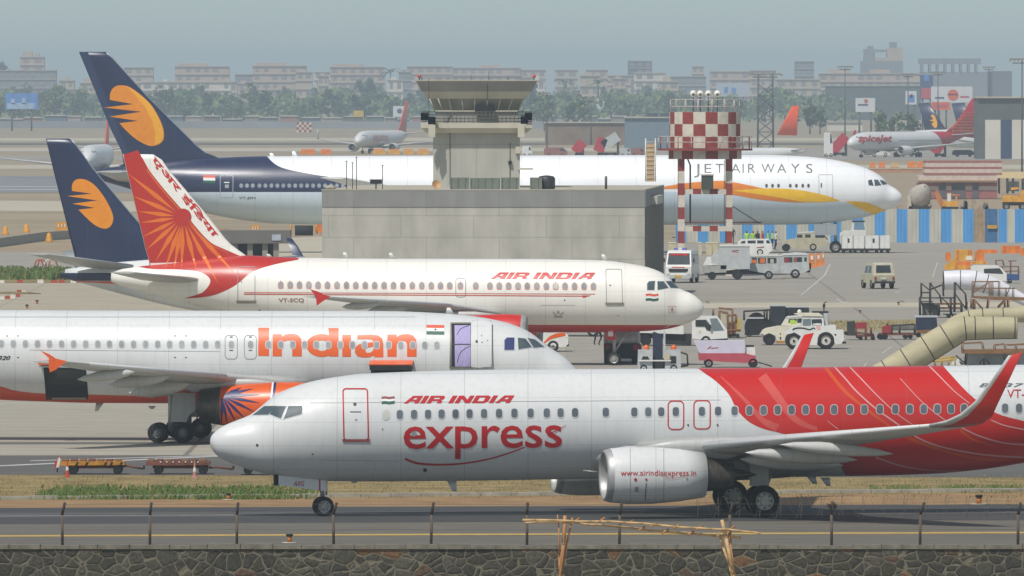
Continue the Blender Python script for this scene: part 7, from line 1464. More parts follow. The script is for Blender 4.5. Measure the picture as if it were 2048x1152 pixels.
for k, (x0, x1, y0, y1) in enumerate(((1792, 1870, 405, 575), (1880, 1940, 400, 560), (1945, 1985, 385, 545))):
    v = V('plastic_barrier', ['wide orange barrier nearest the grey jeep', 'orange barrier in the middle by the jeep', 'narrow orange barrier by the white lane line'][k], 'barrier', K1, (x0+x1)/2, y1, 'orange barriers by the jeep', W=.6); v.ex('body', [(x0, y1), (x0+6, y0+40), (x0+12, y0), (x1-12, y0), (x1-6, y0+40), (x1, y1)], pm('barrier_orange', 'd97a1f', .6, var=.2)); v.ex('label_patch', [((x0+(x1-x0)*.3, y0+25), (x0+(x1-x0)*.7, y0+75))], pm('barrier_slot', 'e4dccb'), -.33, -.28)
# unit load containers on dollies and the wide-body tug
for k, (x0, x1) in enumerate(((612, 700), (703, 790), (796, 905), (912, 992))):
    v = V('container_dolly', ['first white container on a dolly beside the wide-body nose wheel', 'second white container on a dolly', 'third, widest white container on a dolly', 'last white container, at the right end of the dolly train'][k], 'container dolly', K8, (x0+x1)/2, 655, 'white container dollies', W=1.6); v.ex('deck', [((x0-4, 618), (x1+6, 634))], DKS); v.ex('container', [(x0, 618), (x0, 518), (x1, 515), (x1, 618)], VW, -.75, .75)
    v.ex('frame_rib', [((x0+(x1-x0)*.48, 520), (x0+(x1-x0)*.52, 616)), ((x0, 518), (x0+3, 618)), ((x1-3, 516), (x1, 618))], VG, -.77, -.7); v.wheel(x0+16, 645, 12, .15, rim=BLKP); v.wheel(x1-16, 645, 12, .15, rim=BLKP)
    if k in (0, 2): v.pane('latch', [((x0+(x1-x0)*.55, 540), (x0+(x1-x0)*.7, 575))], BLKP, .06)
v = V('aircraft_tug', 'white aircraft tug with blue tinted cab under the wide-body nose', 'tug', K8, 715, 640, W=2.4); v.ex('body', [(600, 500), (640, 478), (800, 478), (806, 600), (600, 600)], VW); v.ex('cab', [(700, 405), (790, 405), (802, 480), (690, 480)], VW, -.9, .9); v.pane('window', [(712, 412), (784, 412), (796, 470), (706, 470)], pm('tint_blue', '6f8ea5', .15, coat=.3), .28); v.wheel(640, 612, 26); v.wheel(770, 612, 26); v.ex('cab_roof', [((695, 400), (796, 408))], BLKP, -.95, .95)
# rear view of the olive jeep
a = gp(1757, 578); a.y += 1.8
t = car('jeep', 'olive beige jeep seen from behind, alone on the apron lane', a, R(90+14), 1.72, [(-1.8, .45), (-1.85, 1.05), (-1.62, 1.12), (-1.45, 1.85), (-1.2, 1.98), (.6, 1.95), (.95, 1.2), (1.8, 1.1), (1.9, .45)], VB, [[(-1.2, 1.2), (-1.1, 1.75), (-.3, 1.75), (-.3, 1.2)], [(-.15, 1.2), (-.15, 1.75), (.5, 1.75), (.75, 1.2)]], ((.62, 1.85), (.92, 1.25), .85), ((-1.47, 1.78), (-1.6, 1.22), .7), ((1.25, .36), (-1.15, .36)), .14, 1.1, 'jeep')
part(t, 'bumper', [((-1.92, 0, .5), (.12, 1.6, .16), BLKP)])
for y in (-.7, .7): part(t, 'tail_light', [((-1.86, y, .82), (.06, .14, .2), TAIL)])
part(t, 'mirror', [((.7, -.98, 1.3), (.1, .16, .16), BLKP)]); part(t, 'number_plate', [((-1.88, .1, .8), (.04, .4, .14), LAMP)])
# around the nose of jet 3
v = V('suv', 'white utility car with an orange front swoosh under the cream belly', 'car', K2, 380, 815, W=1.8); v.ex('body', [(-60, 520), (540, 515), (600, 560), (606, 690), (560, 735), (470, 740), (250, 700), (-60, 720)], VW); v.ex('cabin', [(-120, 330), (300, 330), (420, 515), (-120, 525)], VW, -.8, .8); v.pane('swoosh', cr([(200, 690), (300, 580), (420, 525), (545, 515)], 4)+cr([(570, 560), (440, 590), (330, 620), (215, 690)], 4), C_OR); v.pane('window', [(-60, 360), (280, 360), (380, 505), (-60, 505)], GLS, .09); v.wheel(365, 740, 92); v.wheel(-40, 740, 92); v.ex('headlight', [((560, 560), (604, 590))], LAMP, -.92, -.6); v.ex('bumper', [((560, 650), (612, 730))], BLKP, -.85, .85)
v = V('water_bowser', 'silver tank trolley on dark chassis behind the cream nose wheel', 'tank trolley', K2, 1440, 1010, W=1.9)
m = MB(); L = v.X(1740)-v.X(1160); z = v.Z(610); m.lathe([(0, .1), (.06, .72), (.2, .82), (L-.2, .82), (L-.06, .72), (L, .1)], (v.X(1160), 0, z), (1, 0, 0), M_METAL, 22); m.build('tank', v.root)
v.ex('chassis', [(1165, 690), (1740, 690), (1750, 760), (1690, 990), (1170, 1000)], BLKP); v.ex('red_panel', [(1180, 700), (1250, 700), (1250, 770), (1180, 790)], RDP, -.98, -.9); v.ex('tail_stripe', [((1620, 700), (1760, 790))], RDP, -1.0, -.93); v.ex('side_plate', [((1430, 925), (1600, 965))], VW, -1.0, -.92); v.wheel(1240, 940, 60); v.wheel(1640, 940, 60)
v = V('flatbed_truck', 'white cab truck facing right below the cream nose', 'truck', K3, 900, 672, W=2.1)
v.ex('cab', [(908, 285), (1000, 240), (1272, 240), (1300, 262), (1420, 440), (1424, 560), (1190, 575), (1060, 580), (905, 560)], VW, taper=.04); v.pane('window', [(958, 292), (1112, 288), (1185, 380), (1172, 452), (1120, 440), (1096, 390), (958, 386)], GLS)
m = MB(); q = [(v.X(1282), v.Z(262)), (v.X(1400), v.Z(436))]; m.add([(q[0][0]+.03, -.9, q[0][1]+.02), (q[0][0]+.03, .9, q[0][1]+.02), (q[1][0]+.03, .95, q[1][1]+.02), (q[1][0]+.03, -.95, q[1][1]+.02)], [(0, 1, 2, 3)], GLS); m.build('windscreen', v.root, fix=False)
v.pane('windscreen_flank', [(1165, 272), (1272, 268), (1375, 438), (1218, 450)], pm('screen_pale', '6f7c80', .15, coat=.3)); v.ex('flat_bed', [(140, 395), (780, 370), (785, 500), (140, 480)], VW); v.ex('chassis', [(150, 490), (900, 500), (900, 660), (520, 650), (520, 560), (150, 560)], BLKP, -.8, .8); v.wheel(230, 590, 82, rim=BLKP); v.wheel(1110, 600, 76); v.ex('bumper', [((1190, 555), (1430, 585))], BLKP, -.95, .95); v.ex('door_mark', [((1005, 440), (1040, 480))], pm('mark_cream', 'c9c3a0', .6), -1.06, -1.0); v.ex('mirror', [((1160, 362), (1190, 412))], BLKP, -1.25, -1.1)
v = V('ground_tug', 'grey ground power tug with two orange beacons behind the near fuselage roof', 'tug', K3, 430, 1060, W=1.8)
v.ex('body', [(120, 735), (330, 735), (330, 1040), (110, 1040)], VG); v.ex('body', [(510, 735), (740, 735), (745, 1040), (510, 1040)], VG); v.ex('seat', [(335, 480), (360, 470), (480, 520), (480, 860), (340, 880)], NVY, -.5, .5); v.ex('post', [((490, 455), (518, 1000))], VG, -.6, -.4); v.ex('bumper_bar', [((130, 876), (600, 896))], VW, -1.05, -.95)
v.ex('hatch', [(165, 870), (190, 825), (260, 825), (285, 870)], BLKP, -.95, -.88); v.ex('panel_box', [((595, 820), (672, 925))], BLKP, -.95, -.88); v.ex('panel_box', [((500, 790), (580, 872))], pm('crate_cream', 'bfb493'), -1.0, -.9); v.ex('floor', [((320, 860), (520, 1040))], BLKP, -.6, .6)
for x in (240, 640): m = MB(); m.lathe([(0, .16), (.12, .16), (.22, .13), (.26, .02)], (v.X(x), -.5, v.Z(725)), (0, 0, 1), pm('beacon_orange', 'd9631f', .3), 12); m.build('beacon', v.root)
v.tubes('guard_rail', [[(745, 770), (840, 800), (850, 960), (745, 980)]], .04, DKS); v.wheel(200, 1000, 58); v.wheel(640, 1000, 58)
v = V('baggage_trailer', 'white and red tapered trailer cart with small red logo beside the cream nose wheel', 'trailer', K3, 1400, 990, W=1.6)
v.ex('hopper', [(930, 600), (1680, 592), (1680, 782), (1022, 782)], pm('trailer_white', 'c9c3d2', .5, var=.06)); v.ex('red_base', [(1004, 778), (1684, 778), (1840, 822), (1846, 900), (1690, 922), (1010, 884)], pm('trailer_red', 'b04a55', .5, var=.1), -.81, .81); v.ex('engine_box', [(1700, 690), (1826, 690), (1836, 812), (1696, 800)], VW, -.6, .6); v.ex('engine_lid', [((1700, 664), (1816, 696))], BLKP, -.55, .55)
v.pane('logo', [[(1130, 715), (1180, 672), (1190, 680), (1150, 718)], [(1185, 700), (1290, 692), (1290, 704), (1185, 712)]], RDP, .0); v.wheel(1150, 930, 66); v.wheel(1800, 925, 70, rim=BLKP); v.tubes('tow_bar', [[(1880, 915), (2080, 975)]], .04, DKS, (0,))
v = V('belt_loader', 'brown and white stepped loader frame beside the white cab truck', 'loader', K3, 1430, 560, W=1.5)
v.ex('panel', [((1320, 190), (1410, 340))], pm('loader_panel', 'b4ab92', .7)); v.ex('yellow_panel', [((1562, 280), (1622, 470))], pm('loader_yellow', 'b59a4d', .7)); v.tubes('frame', [[(1220, 140), (1220, 230)], [(1300, 120), (1500, 140), (1505, 480)], [(1310, 160), (1310, 330)], [(1430, 190), (1440, 520)], [(1310, 165), (1430, 190)], [(1440, 330), (1560, 330)], [(1420, 440), (1620, 440)], [(1440, 230), (1555, 220), (1555, 330)]], .06, BRN_); v.ex('engine', [((1440, 350), (1550, 520))], RSTP); v.ex('base', [((1430, 500), (1600, 540))], DKS); v.wheel(1470, 535, 24); v.wheel(1580, 535, 24)
# tarpaulin trolley, dark containers, jeep and tractor
v = V('covered_trolley', 'black tarpaulin heap on a railed trolley beside the dark containers', 'trolley', K4, 180, 660, W=1.6); v.ex('load', cr([(-60, 640), (-80, 480), (0, 330), (90, 282), (180, 300), (250, 370), (380, 440), (390, 620)], 3), TARP, -.7, .7); v.tubes('rail', [[(-90, 260), (320, 240)], [(-90, 260), (-90, 400)], [(230, 245), (230, 380)], [(270, 243), (270, 380)], [(320, 240), (320, 400)]], .045, DKS); v.ex('strip', [(-60, 350), (230, 350), (225, 375), (-60, 375)], VG, -.76, -.7); v.ex('deck', [((-80, 600), (390, 630))], DKS); v.wheel(-10, 630, 36); v.wheel(320, 630, 36)
for k, (x0, y0, x1, y1, yg) in enumerate(((322, 175, 556, 470, 560), (545, 196, 930, 460, 555))):
    v = V('dark_container', ['narrower dark blue container behind the white bonnet', 'long dark container with pale top edge behind the tractor cab'][k], 'container', K4, (x0+x1)/2, yg, 'dark containers', W=1.8); v.ex('box', [((x0, y0), (x1, y1))], pm('container_dark', '272b31', .6, var=.2)); v.ex('top_edge', [((x0-3, y0-14), (x1+3, y0+2))], VG, -.93, .93); v.ex('deck', [((x0, y1), (x1, y1+20))], DKS)
    for x in (x0+30, x1-30): v.wheel(x, yg-22, 26)
    for q in range(3): v.ex('rib', [((x0+(x1-x0)*(.25+.25*q)-2, y0+6), (x0+(x1-x0)*(.25+.25*q)+2, y1))], BLKP, -.93, -.88)
v = V('jeep', 'cream white long bonnet jeep with lime vested driver, behind the tow tractor', 'jeep', K4, 480, 792, W=1.7)
v.ex('body', [(160, 632), (200, 560), (250, 528), (440, 492), (860, 480), (860, 720), (560, 750), (420, 740), (400, 640), (300, 600), (210, 640)], pm('jeep_cream', 'd5d0bb', .45, var=.08)); v.ex('cabin', [(496, 484), (572, 362), (600, 345), (835, 328), (840, 484)], pm('jeep_cream', 'd5d0bb'), -.8, .8, taper=.08); v.ex('roof', [(566, 366), (600, 338), (840, 322), (842, 342), (600, 360)], VW, -.78, .78)
v.pane('window', [(610, 380), (735, 372), (730, 478), (600, 478)], GLS, .08, patches=[([(625, 400), (690, 385), (735, 420), (730, 478), (640, 478)], GRV)]); v.pane('window', [(745, 372), (825, 368), (822, 476), (742, 476)], GLS, .08); v.wheel(305, 702, 94, rim=BLKP); v.ex('bumper', [((156, 620), (214, 650))], VG, -.85, .85); v.pane('mark', [[(470, 600), (486, 600), (486, 625), (470, 625)], [(466, 660), (490, 660), (494, 700), (470, 700)]], BLKP); v.ex('step', [((420, 720), (550, 760))], pm('step_yellow', 'a8762f', .7), -.88, -.6)
v = V('tow_tractor', 'large white tow tractor with big wheels facing left on the apron', 'tractor', K4, 960, 855, W=2.3)
v.ex('body', [(560, 600), (680, 520), (830, 490), (1350, 478), (1358, 556), (1470, 556), (1480, 700), (1440, 770), (1340, 780), (1300, 640), (1200, 600), (1090, 620), (1050, 790), (840, 780), (820, 660), (700, 590), (600, 620)], VW); v.ex('cab', [(812, 492), (836, 330), (870, 320), (1140, 322), (1160, 360), (1165, 488)], VW, -.95, .95, taper=.05); v.ex('roof', [(700, 300), (820, 288), (1100, 292), (1160, 340), (1120, 336), (830, 330), (720, 308)], pm('roof_cream', 'd8d2bd', .5), -.98, .98)
v.pane('window', [(835, 380), (960, 376), (955, 482), (828, 482)], pm('screen_pale', '6f7c80'), .17); v.pane('window', [(975, 384), (1130, 380), (1130, 470), (975, 472)], GLS, .17, patches=[([(990, 455), (1060, 445), (1120, 450), (1120, 472), (990, 472)], VW)]); v.ex('rear_guard', [((1165, 290), (1230, 470))], VG, -.6, -.4)
v.pane('hose', ribbon([(675, 552), (700, 530), (760, 520), (850, 525), (940, 545), (1000, 520), (1025, 540)], 26, 18), BLKP); v.pane('badge', [[(1040, 490), (1110, 490), (1105, 550), (1060, 550)]], pm('badge_pink', 'd9a3a0', .6)); v.pane('lamp_mark', ell(1345, 626, 16, 16, 10), BLKP); v.wheel(692, 722, 130, .42, inset=.2, rim=pm('pale_rim', 'c9c5ba', .5)); v.wheel(1196, 720, 142, .46, inset=.2, rim=pm('pale_rim', 'c9c5ba'))
m = MB(); m.sphere((v.X(785), 0, v.Z(268)), .14, LAMP, 10, 6); m.cyl((v.X(785), 0, v.Z(300)), (v.X(785), 0, v.Z(275)), .05, BLKP, n=6); m.build('beacon', v.root); v.ex('hitch', [((1440, 740), (1520, 770))], DKS, -.2, .2)
v = V('covered_trolley', 'grey covered trolley just behind the tow tractor cab', 'trolley', K4, 1110, 520, W=1.4); v.ex('load', [(980, 300), (990, 265), (1120, 262), (1230, 290), (1240, 470), (980, 470)], pm('tarpaulin_grey', '5f6468', .7, var=.2)); v.ex('dark_top', [((985, 258), (1236, 285))], BLKP, -.72, .72); v.wheel(1030, 500, 26); v.wheel(1200, 500, 26)
v = V('signal_post', 'small dark signal post with hooked arm right of the dark containers', 'post', K4, 1168, 250, W=.3); v.tubes('post', [[(1165, 250), (1165, 180), (1172, 120), (1215, 108)]], .05, BRN_, (0,)); v.ex('lamp', [(1140, 190), (1150, 150), (1165, 125), (1190, 150), (1185, 200)], DKS, -.12, .12)
v = V('generator_cart', 'dark green generator box with red hood on a small red cart', 'cart', K4, 1720, 712, W=1.4); v.ex('generator', [((1535, 420), (1655, 640))], pm('generator_green', '2f352f', .7, var=.25)); v.ex('red_hood', [(1660, 440), (1840, 432), (1840, 530), (1660, 532)], RDP); v.tubes('frame', [[(1670, 530), (1670, 640)], [(1690, 600), (1960, 625)], [(1690, 680), (1690, 600)], [(1830, 530), (1830, 700)], [(1910, 520), (1915, 610)]], .06, RSTP); v.ex('deck', [((1680, 632), (1960, 660))], RSTP)
for x in (1745, 1940): v.wheel(x, 678, 32, rim=BLKP)
v.wheel(1515, 605, 28, rim=BLKP)
v = V('baggage_tractor', 'maroon baggage tractor pulling a low railed cart beside the beige chute', 'tractor', K5, 240, 884, W=1.4); v.ex('bonnet', [(112, 770), (190, 752), (194, 830), (112, 832)], RDP); v.ex('seat', [(150, 745), (165, 742), (170, 800), (150, 800)], BLKP, -.4, .4); v.ex('deck', [((80, 825), (400, 845))], RSTP); v.tubes('rail', [[(195, 760), (400, 750)], [(195, 760), (195, 830)], [(265, 755), (265, 830)], [(400, 750), (400, 840)]], .045, DKS); v.ex('load', [((205, 765), (395, 800))], pm('load_grey', '6c6e68', .8, var=.3), -.5, .5)
for x, r in ((92, 26), (132, 28), (315, 20), (360, 20)): v.wheel(x, 858, r, rim=BLKP)
v = V('covered_trolley', 'navy covered trolley half hidden by the beige chute', 'trolley', K5, 500, 862, W=1.5); v.ex('load', [(412, 690), (430, 672), (590, 680), (600, 790), (415, 800)], NVY); v.ex('edge', [((395, 672), (600, 686))], VG, -.78, .78); v.ex('deck', [((410, 795), (600, 830))], BRN_)
for x in (430, 540): v.wheel(x, 840, 22, rim=BLKP)
# boarding steps, white hose, platforms, beige chutes
v = V('boarding_steps', 'dark steel boarding steps with grey panel left of the white tube', 'steps', K5, 640, 690, W=1.8); v.ex('panel', [((470, 560), (625, 672))], pm('steps_grey', '6d6b68', .7, var=.2), -.5, .6); v.ex('tread', [((445+k*0+k*52, 545+k*28), (560+k*52, 552+k*28)) for k in range(5)], DKS, -.8, .8)
v.tubes('handrail', [[(458, 385), (458, 500), (445, 515), (760, 515)], [(458, 385), (530, 445), (640, 400)], [(538, 385), (625, 495), (635, 560)], [(760, 380), (850, 480), (858, 560)], [(445, 515), (500, 670)], [(620, 500), (690, 560), (740, 680)], [(650, 380), (655, 500)], [(760, 480), (860, 620)], [(458, 468), (530, 468)]], .035, DKS); v.tubes('support_post', [[(538, 385), (534, 672)], [(757, 380), (752, 640)], [(445, 520), (448, 672)], [(605, 560), (605, 672)], [(720, 520), (722, 670)], [(815, 560), (815, 640)], [(858, 545), (858, 610)]], .055, DKS); v.ex('lamp', [((530, 378), (546, 398)), ((748, 374), (766, 396)), ((848, 545), (866, 575))], BLKP, -.95, -.75); v.ex('cross_tray', [((630, 560), (815, 575)), ((640, 600), (820, 612))], BRN_, -.8, .8)
v.wheel(480, 678, 16, rim=BLKP); v.wheel(700, 678, 16, rim=BLKP)
def chute(label, T, path, rads, yg, mat, rings, name='boarding_chute', group=None, seam=None):
    v = V(name, label, 'chute', T, sum(x for x, y in path)/len(path), yg, group, W=.1); m = MB(); k = T[2]*v.s; pts = cr([(x, y, r) for (x, y), r in zip(path, rads)], 5); n_ = 22; vs = []
    for i, (x, y, r) in enumerate(pts):
        q = pts[min(i+1, len(pts)-1)]; p0 = pts[max(i-1, 0)]; d = Vector((v.X(q[0])-v.X(p0[0]), 0, v.Z(q[1])-v.Z(p0[1]))).normalized(); up = Vector((-d.z, 0, d.x)); c = Vector((v.X(x), 0, v.Z(y)))
        for j in range(n_): a = 2*math.pi*j/n_; vs.append(c+up*(r/k*math.sin(a))+Vector((0, r/k*math.cos(a), 0)))
    for i in range(len(pts)-1): m.add(vs[i*n_:(i+2)*n_], [(j, (j+1) % n_, n_+(j+1) % n_, n_+j) for j in range(n_)], mat, True)
    for e in (0, len(pts)-1): m.add(vs[e*n_:(e+1)*n_], [tuple(range(n_))], BLKP)
    m.build('tube', v.root)
    for e in rings:
        i = min(int(e*5), len(pts)-2); m = MB(); q = [Vector(z) for z in vs[i*n_:(i+1)*n_]]; m.tube(q+q[:1], .03, BLKP, 5); m.build('seam_ring', v.root)
    if seam is not None: m = MB(); m.tube([vs[i*n_+seam]+Vector((0, -.01, 0)) for i in range(len(pts))], .025, BLKP, 4); m.build('long_seam', v.root)
    return v
WTB = pm('white_sheeting', 'd9d9de', .4, var=.05); BGE = pm('beige_canvas', 'aba383', .75, var=.1, scale=1.2, stretch=(1, 1, 2))
chute('white sheeted tube bending down to the right above the dark steps', K5, [(652, 358), (800, 354), (930, 362), (1100, 412), (1300, 500), (1500, 600)], [84, 88, 90, 78, 52, 50], 640, WTB, (0, 1, 2, 2.7, 3.6))
chute('nearer beige canvas chute sloping up to the right behind the near roof', K5, [(-60, 1310), (330, 1072), (610, 900), (752, 814), (826, 786), (930, 781), (1130, 778), (1306, 778)], [122, 122, 120, 117, 107, 103, 99, 96], 1200, BGE, (.6, 1.1, 1.7, 2.4, 4.2, 5, 5.9, 7), seam=16)
chute('farther beige canvas chute partly hidden by the nearer one', K5, [(700, 760), (850, 690), (1000, 670), (1150, 665), (1300, 660), (1500, 650)], [55, 60, 62, 62, 70, 90], 1050, BGE, (1.2, 2.1, 3.2, 4.4), seam=None)
v = V('work_platform', 'brown railed work platform beside the white tube', 'platform', K5, 1150, 690, W=2.2); v.ex('deck', [(905, 500), (1400, 512), (1400, 538), (1060, 530), (905, 512)], BRN_); v.tubes('railing', [[(915, 372), (1150, 370)], [(915, 372), (915, 500)], [(1066, 372), (1066, 500)], [(1090, 372), (1090, 500)], [(1150, 370), (1150, 500)], [(915, 430), (1290, 430)], [(1210, 430), (1210, 500)], [(1275, 430), (1275, 510)], [(915, 470), (1060, 380)]], .03, BRN_); v.tubes('leg', [[(905, 525), (905, 610)], [(930, 530), (930, 620)], [(1055, 535), (1045, 610)], [(1200, 535), (1205, 640)], [(930, 530), (1000, 610)], [(1140, 600), (1200, 540)], [(1230, 535), (1232, 640)]], .05, BRN_)
v = V('work_platform', 'yellow brown railed platform with white sheets below the beige chutes', 'platform', K5, 1120, 1120, W=2.2); v.ex('deck', [(820, 975), (1420, 968), (1420, 1010), (820, 1008)], BRN_); v.tubes('railing', [[(825, 975), (825, 920), (1000, 910), (1010, 970)], [(1110, 970), (1110, 935), (1200, 925), (1205, 968)], [(1215, 935), (1400, 925)], [(1300, 930), (1300, 968)]], .03, BRN_); v.tubes('leg', [[(862, 1005), (850, 1110)], [(1010, 1010), (1010, 1110)], [(1012, 1030), (970, 1100)], [(1012, 1030), (1060, 1100)], [(1190, 1005), (1190, 1060)]], .05, DKS); v.ex('sheet', [(870, 1015), (1400, 1015), (1400, 1140), (860, 1140)], pm('sheet_pale', 'c6c8c6', .7, var=.1), .3, 1.0)
v = V('work_stand', 'small yellow railed stand under the beige chute', 'stand', K5, 670, 1130, W=1.2); v.tubes('rail', [[(575, 1050), (760, 1040)], [(575, 1075), (760, 1062)], [(580, 1045), (580, 1120)], [(640, 1045), (640, 1120)], [(700, 1042), (700, 1120)], [(755, 1040), (755, 1120)]], .04, pm('stand_yellow', 'b18f2f', .6)); v.ex('sheet', [(720, 1110), (740, 1070), (790, 1055), (800, 1110)], VW, -.3, .3); v.ex('box', [((562, 1058), (584, 1085))], BLKP, -.3, .3); v.tubes('strut', [[(765, 1025), (855, 1105)], [(765, 1060), (830, 1105)]], .05, BLKP, (0,))
v = V('jeep', 'white and blue nosed car behind the white tube', 'car', K5, 1100, 385, W=1.7); v.ex('body', [(900, 300), (1040, 296), (1210, 305), (1320, 310), (1322, 360), (900, 366)], VW); v.ex('cabin', [(895, 240), (930, 225), (1130, 225), (1170, 250), (1215, 308), (900, 305)], VW, -.8, .8, taper=.05); v.pane('window', [(1010, 255), (1150, 250), (1185, 300), (1010, 300)], GLS, .05); v.ex('blue_bonnet', [(1212, 302), (1322, 306), (1324, 358), (1212, 358)], pm('car_blue', '34507f', .4), -.86, .86); v.wheel(1240, 372, 20, rim=BLKP); v.wheel(980, 372, 20, rim=BLKP)
v = V('steel_cage', 'thin rusty steel cage right of the blue nosed car', 'cage', K5, 1220, 330, W=1.6); v.tubes('bar', [[(1115, 185), (1180, 180), (1190, 230)], [(1115, 185), (1130, 240), (1320, 235)], [(1180, 240), (1180, 320)], [(1250, 180), (1250, 320)], [(1320, 235), (1320, 325)], [(1180, 280), (1320, 275)], [(1230, 190), (1300, 185)]], .03, RSTP)
YBR = pm('barrier_yellow', 'd39a2c', .6, var=.2); OBR = pm('barrier_orange', 'd97a1f', .6)
for k, (x0, x1, y0, y1, mt) in enumerate(((668, 722, 105, 190, OBR), (655, 770, 165, 270, YBR), (752, 915, 85, 185, YBR), (735, 900, 190, 230, OBR), (740, 900, 228, 262, YBR), (900, 1040, 188, 214, YBR), (930, 1015, 100, 184, OBR), (945, 1130, 85, 118, OBR), (1165, 1340, 52, 120, OBR), (1340, 1420, 70, 140, OBR))):
    v = V('plastic_barrier', ['leaning orange barrier leftmost of the heap at right', 'slanted yellow barrier at the near left of the heap', 'largest yellow barrier of the heap with a pale patch', 'flat orange barrier lying in the heap', 'lowest flat yellow barrier of the heap', 'thin yellow beam barrier right of the heap', 'upright orange barrier right end of the heap', 'long low orange barrier behind the heap', 'wide orange barrier at the right edge row', 'cut off orange barrier at the right edge'][k], 'barrier', K5, (x0+x1)/2, y1, 'orange and yellow barriers at right', W=.7)
    if k == 0: v.ex('body', ell(695, 148, 27, 44, 14), mt)
    elif k == 1: v.ex('body', [(655, 265), (665, 225), (750, 165), (772, 190), (740, 262)], mt)
    else: v.ex('body', [(x0, y1), (x0+4, y0+8), (x0+10, y0), (x1-10, y0), (x1-4, y0+8), (x1, y1)], mt)
    if x1-x0 > 100 and k != 1: v.ex('slot', [((x0+(x1-x0)*f, y0+4), (x0+(x1-x0)*(f+.03), y1-4)) for f in (.12, .2, .72, .8, .88)], pm('slot_red', 'c4502a', .6), -.37, -.3)
    if k == 2: v.ex('label_patch', [((850, 140), (905, 178))], LAMP, -.38, -.3)
# dollies and cones in front of jet 2
def dolly(label, x0, x1, deck, wheels, yg=322, stripe=None, bar=None):
    v = V('baggage_dolly', label, 'dolly', K7, (x0+x1)/2, yg, 'flat dollies on the service road', W=1.5); v.ex('deck', [(x0, 215), (x0+10, 200), (x1-10, 200), (x1, 215), (x1, 234), (x0, 238)], deck); n_ = 7
    for k in range(n_): v.ex('roller', [((x0+15+(x1-x0-30)*k/n_, 184), (x0+15+(x1-x0-30)*(k+.7)/n_, 201))], RSTP if k % 2 else BRN_, -.7, .7)
    if stripe: v.ex('hazard_stripe', [[(x, 236), (x+14, 205), (x+34, 205), (x+20, 236)] for x in stripe], BLKP, -.77, -.74)
    else: v.ex('clip', [((x0+130+k*58, 198), (x0+142+k*58, 210)) for k in range(7)], LAMP, -.78, -.74)
    v.ex('chassis', [((x0+60, 236), (x1-20, 266))], RSTP, -.5, .5)
    for x, f in wheels: v.wheel(x, 280, 42, .2, rim=BLKP, inset=.12 if f else .5)
    if bar: v.tubes('tow_bar', [bar], .05, RSTP, (0,)); v.ex('coupling', [((bar[-1][0]-4, bar[-1][1]-30), (bar[-1][0]+14, bar[-1][1]+6))], DKS, -.12, .12)
    return v
dolly('flat baggage dolly with yellow and black edge, leftmost in the row', 140, 745, pm('dolly_yellow', 'b07a1e', .7, var=.3, scale=4), ((262, 1), (675, 1)), stripe=(280, 370, 545, 600, 690), bar=[(700, 245), (770, 248), (912, 272)])
dolly('rusty flat baggage dolly with white clips, between the cones', 940, 1535, RSTP, ((1055, 1), (1470, 1)), bar=[(1520, 262), (1600, 258), (1745, 275)]); dolly('rusty baggage dolly mostly hidden behind the jet nose', 1790, 2350, RSTP, ((1890, 1), (2280, 1)), yg=328)
v = V('warning_board', 'leaning red and white warning board at the end of the dollies', 'sign', K7, 118, 300, W=.3); v.ex('red_face', [(88, 215), (122, 165), (148, 150), (140, 200), (112, 262), (90, 262)], pm('sign_red', 'b9262b', .5), -.06, 0); v.ex('white_face', [(120, 170), (140, 160), (144, 185), (132, 250), (104, 262), (108, 230)], LAMP, -.09, -.06); v.tubes('leg', [[(115, 250), (112, 300)]], .03, DKS, (0,))
def cone(x, y0, y1, w_, mat, label):
    v = V('traffic_cone', label, 'cone', K7, x, y1, 'traffic cones', W=.4); k = K7[2]*v.s; h = (y1-y0)/k; r = w_/k/2; m = MB(); m.lathe([(.04, r*.75), (h*.35, r*.52), (h*.36, r*.53), (h, r*.16)], (0, 0, 0), (0, 0, 1), mat, 14); m.build('cone', v.root); m = MB(); m.box((0, 0, .03), (r*2, r*2, .06), mat); m.build('base', v.root); m = MB(); m.lathe([(h*.38, r*.55), (h*.6, r*.42)], (0, 0, 0), (0, 0, 1), LAMP, 14); m.build('band', v.root)
cone(206, 185, 345, 52, pm('cone_orange', 'b9482f', .6), 'orange red traffic cone with white band before the yellow dolly'); cone(1392, 192, 358, 56, pm('cone_faded', 'b58379', .7), 'faded pink traffic cone before the rusty dolly')
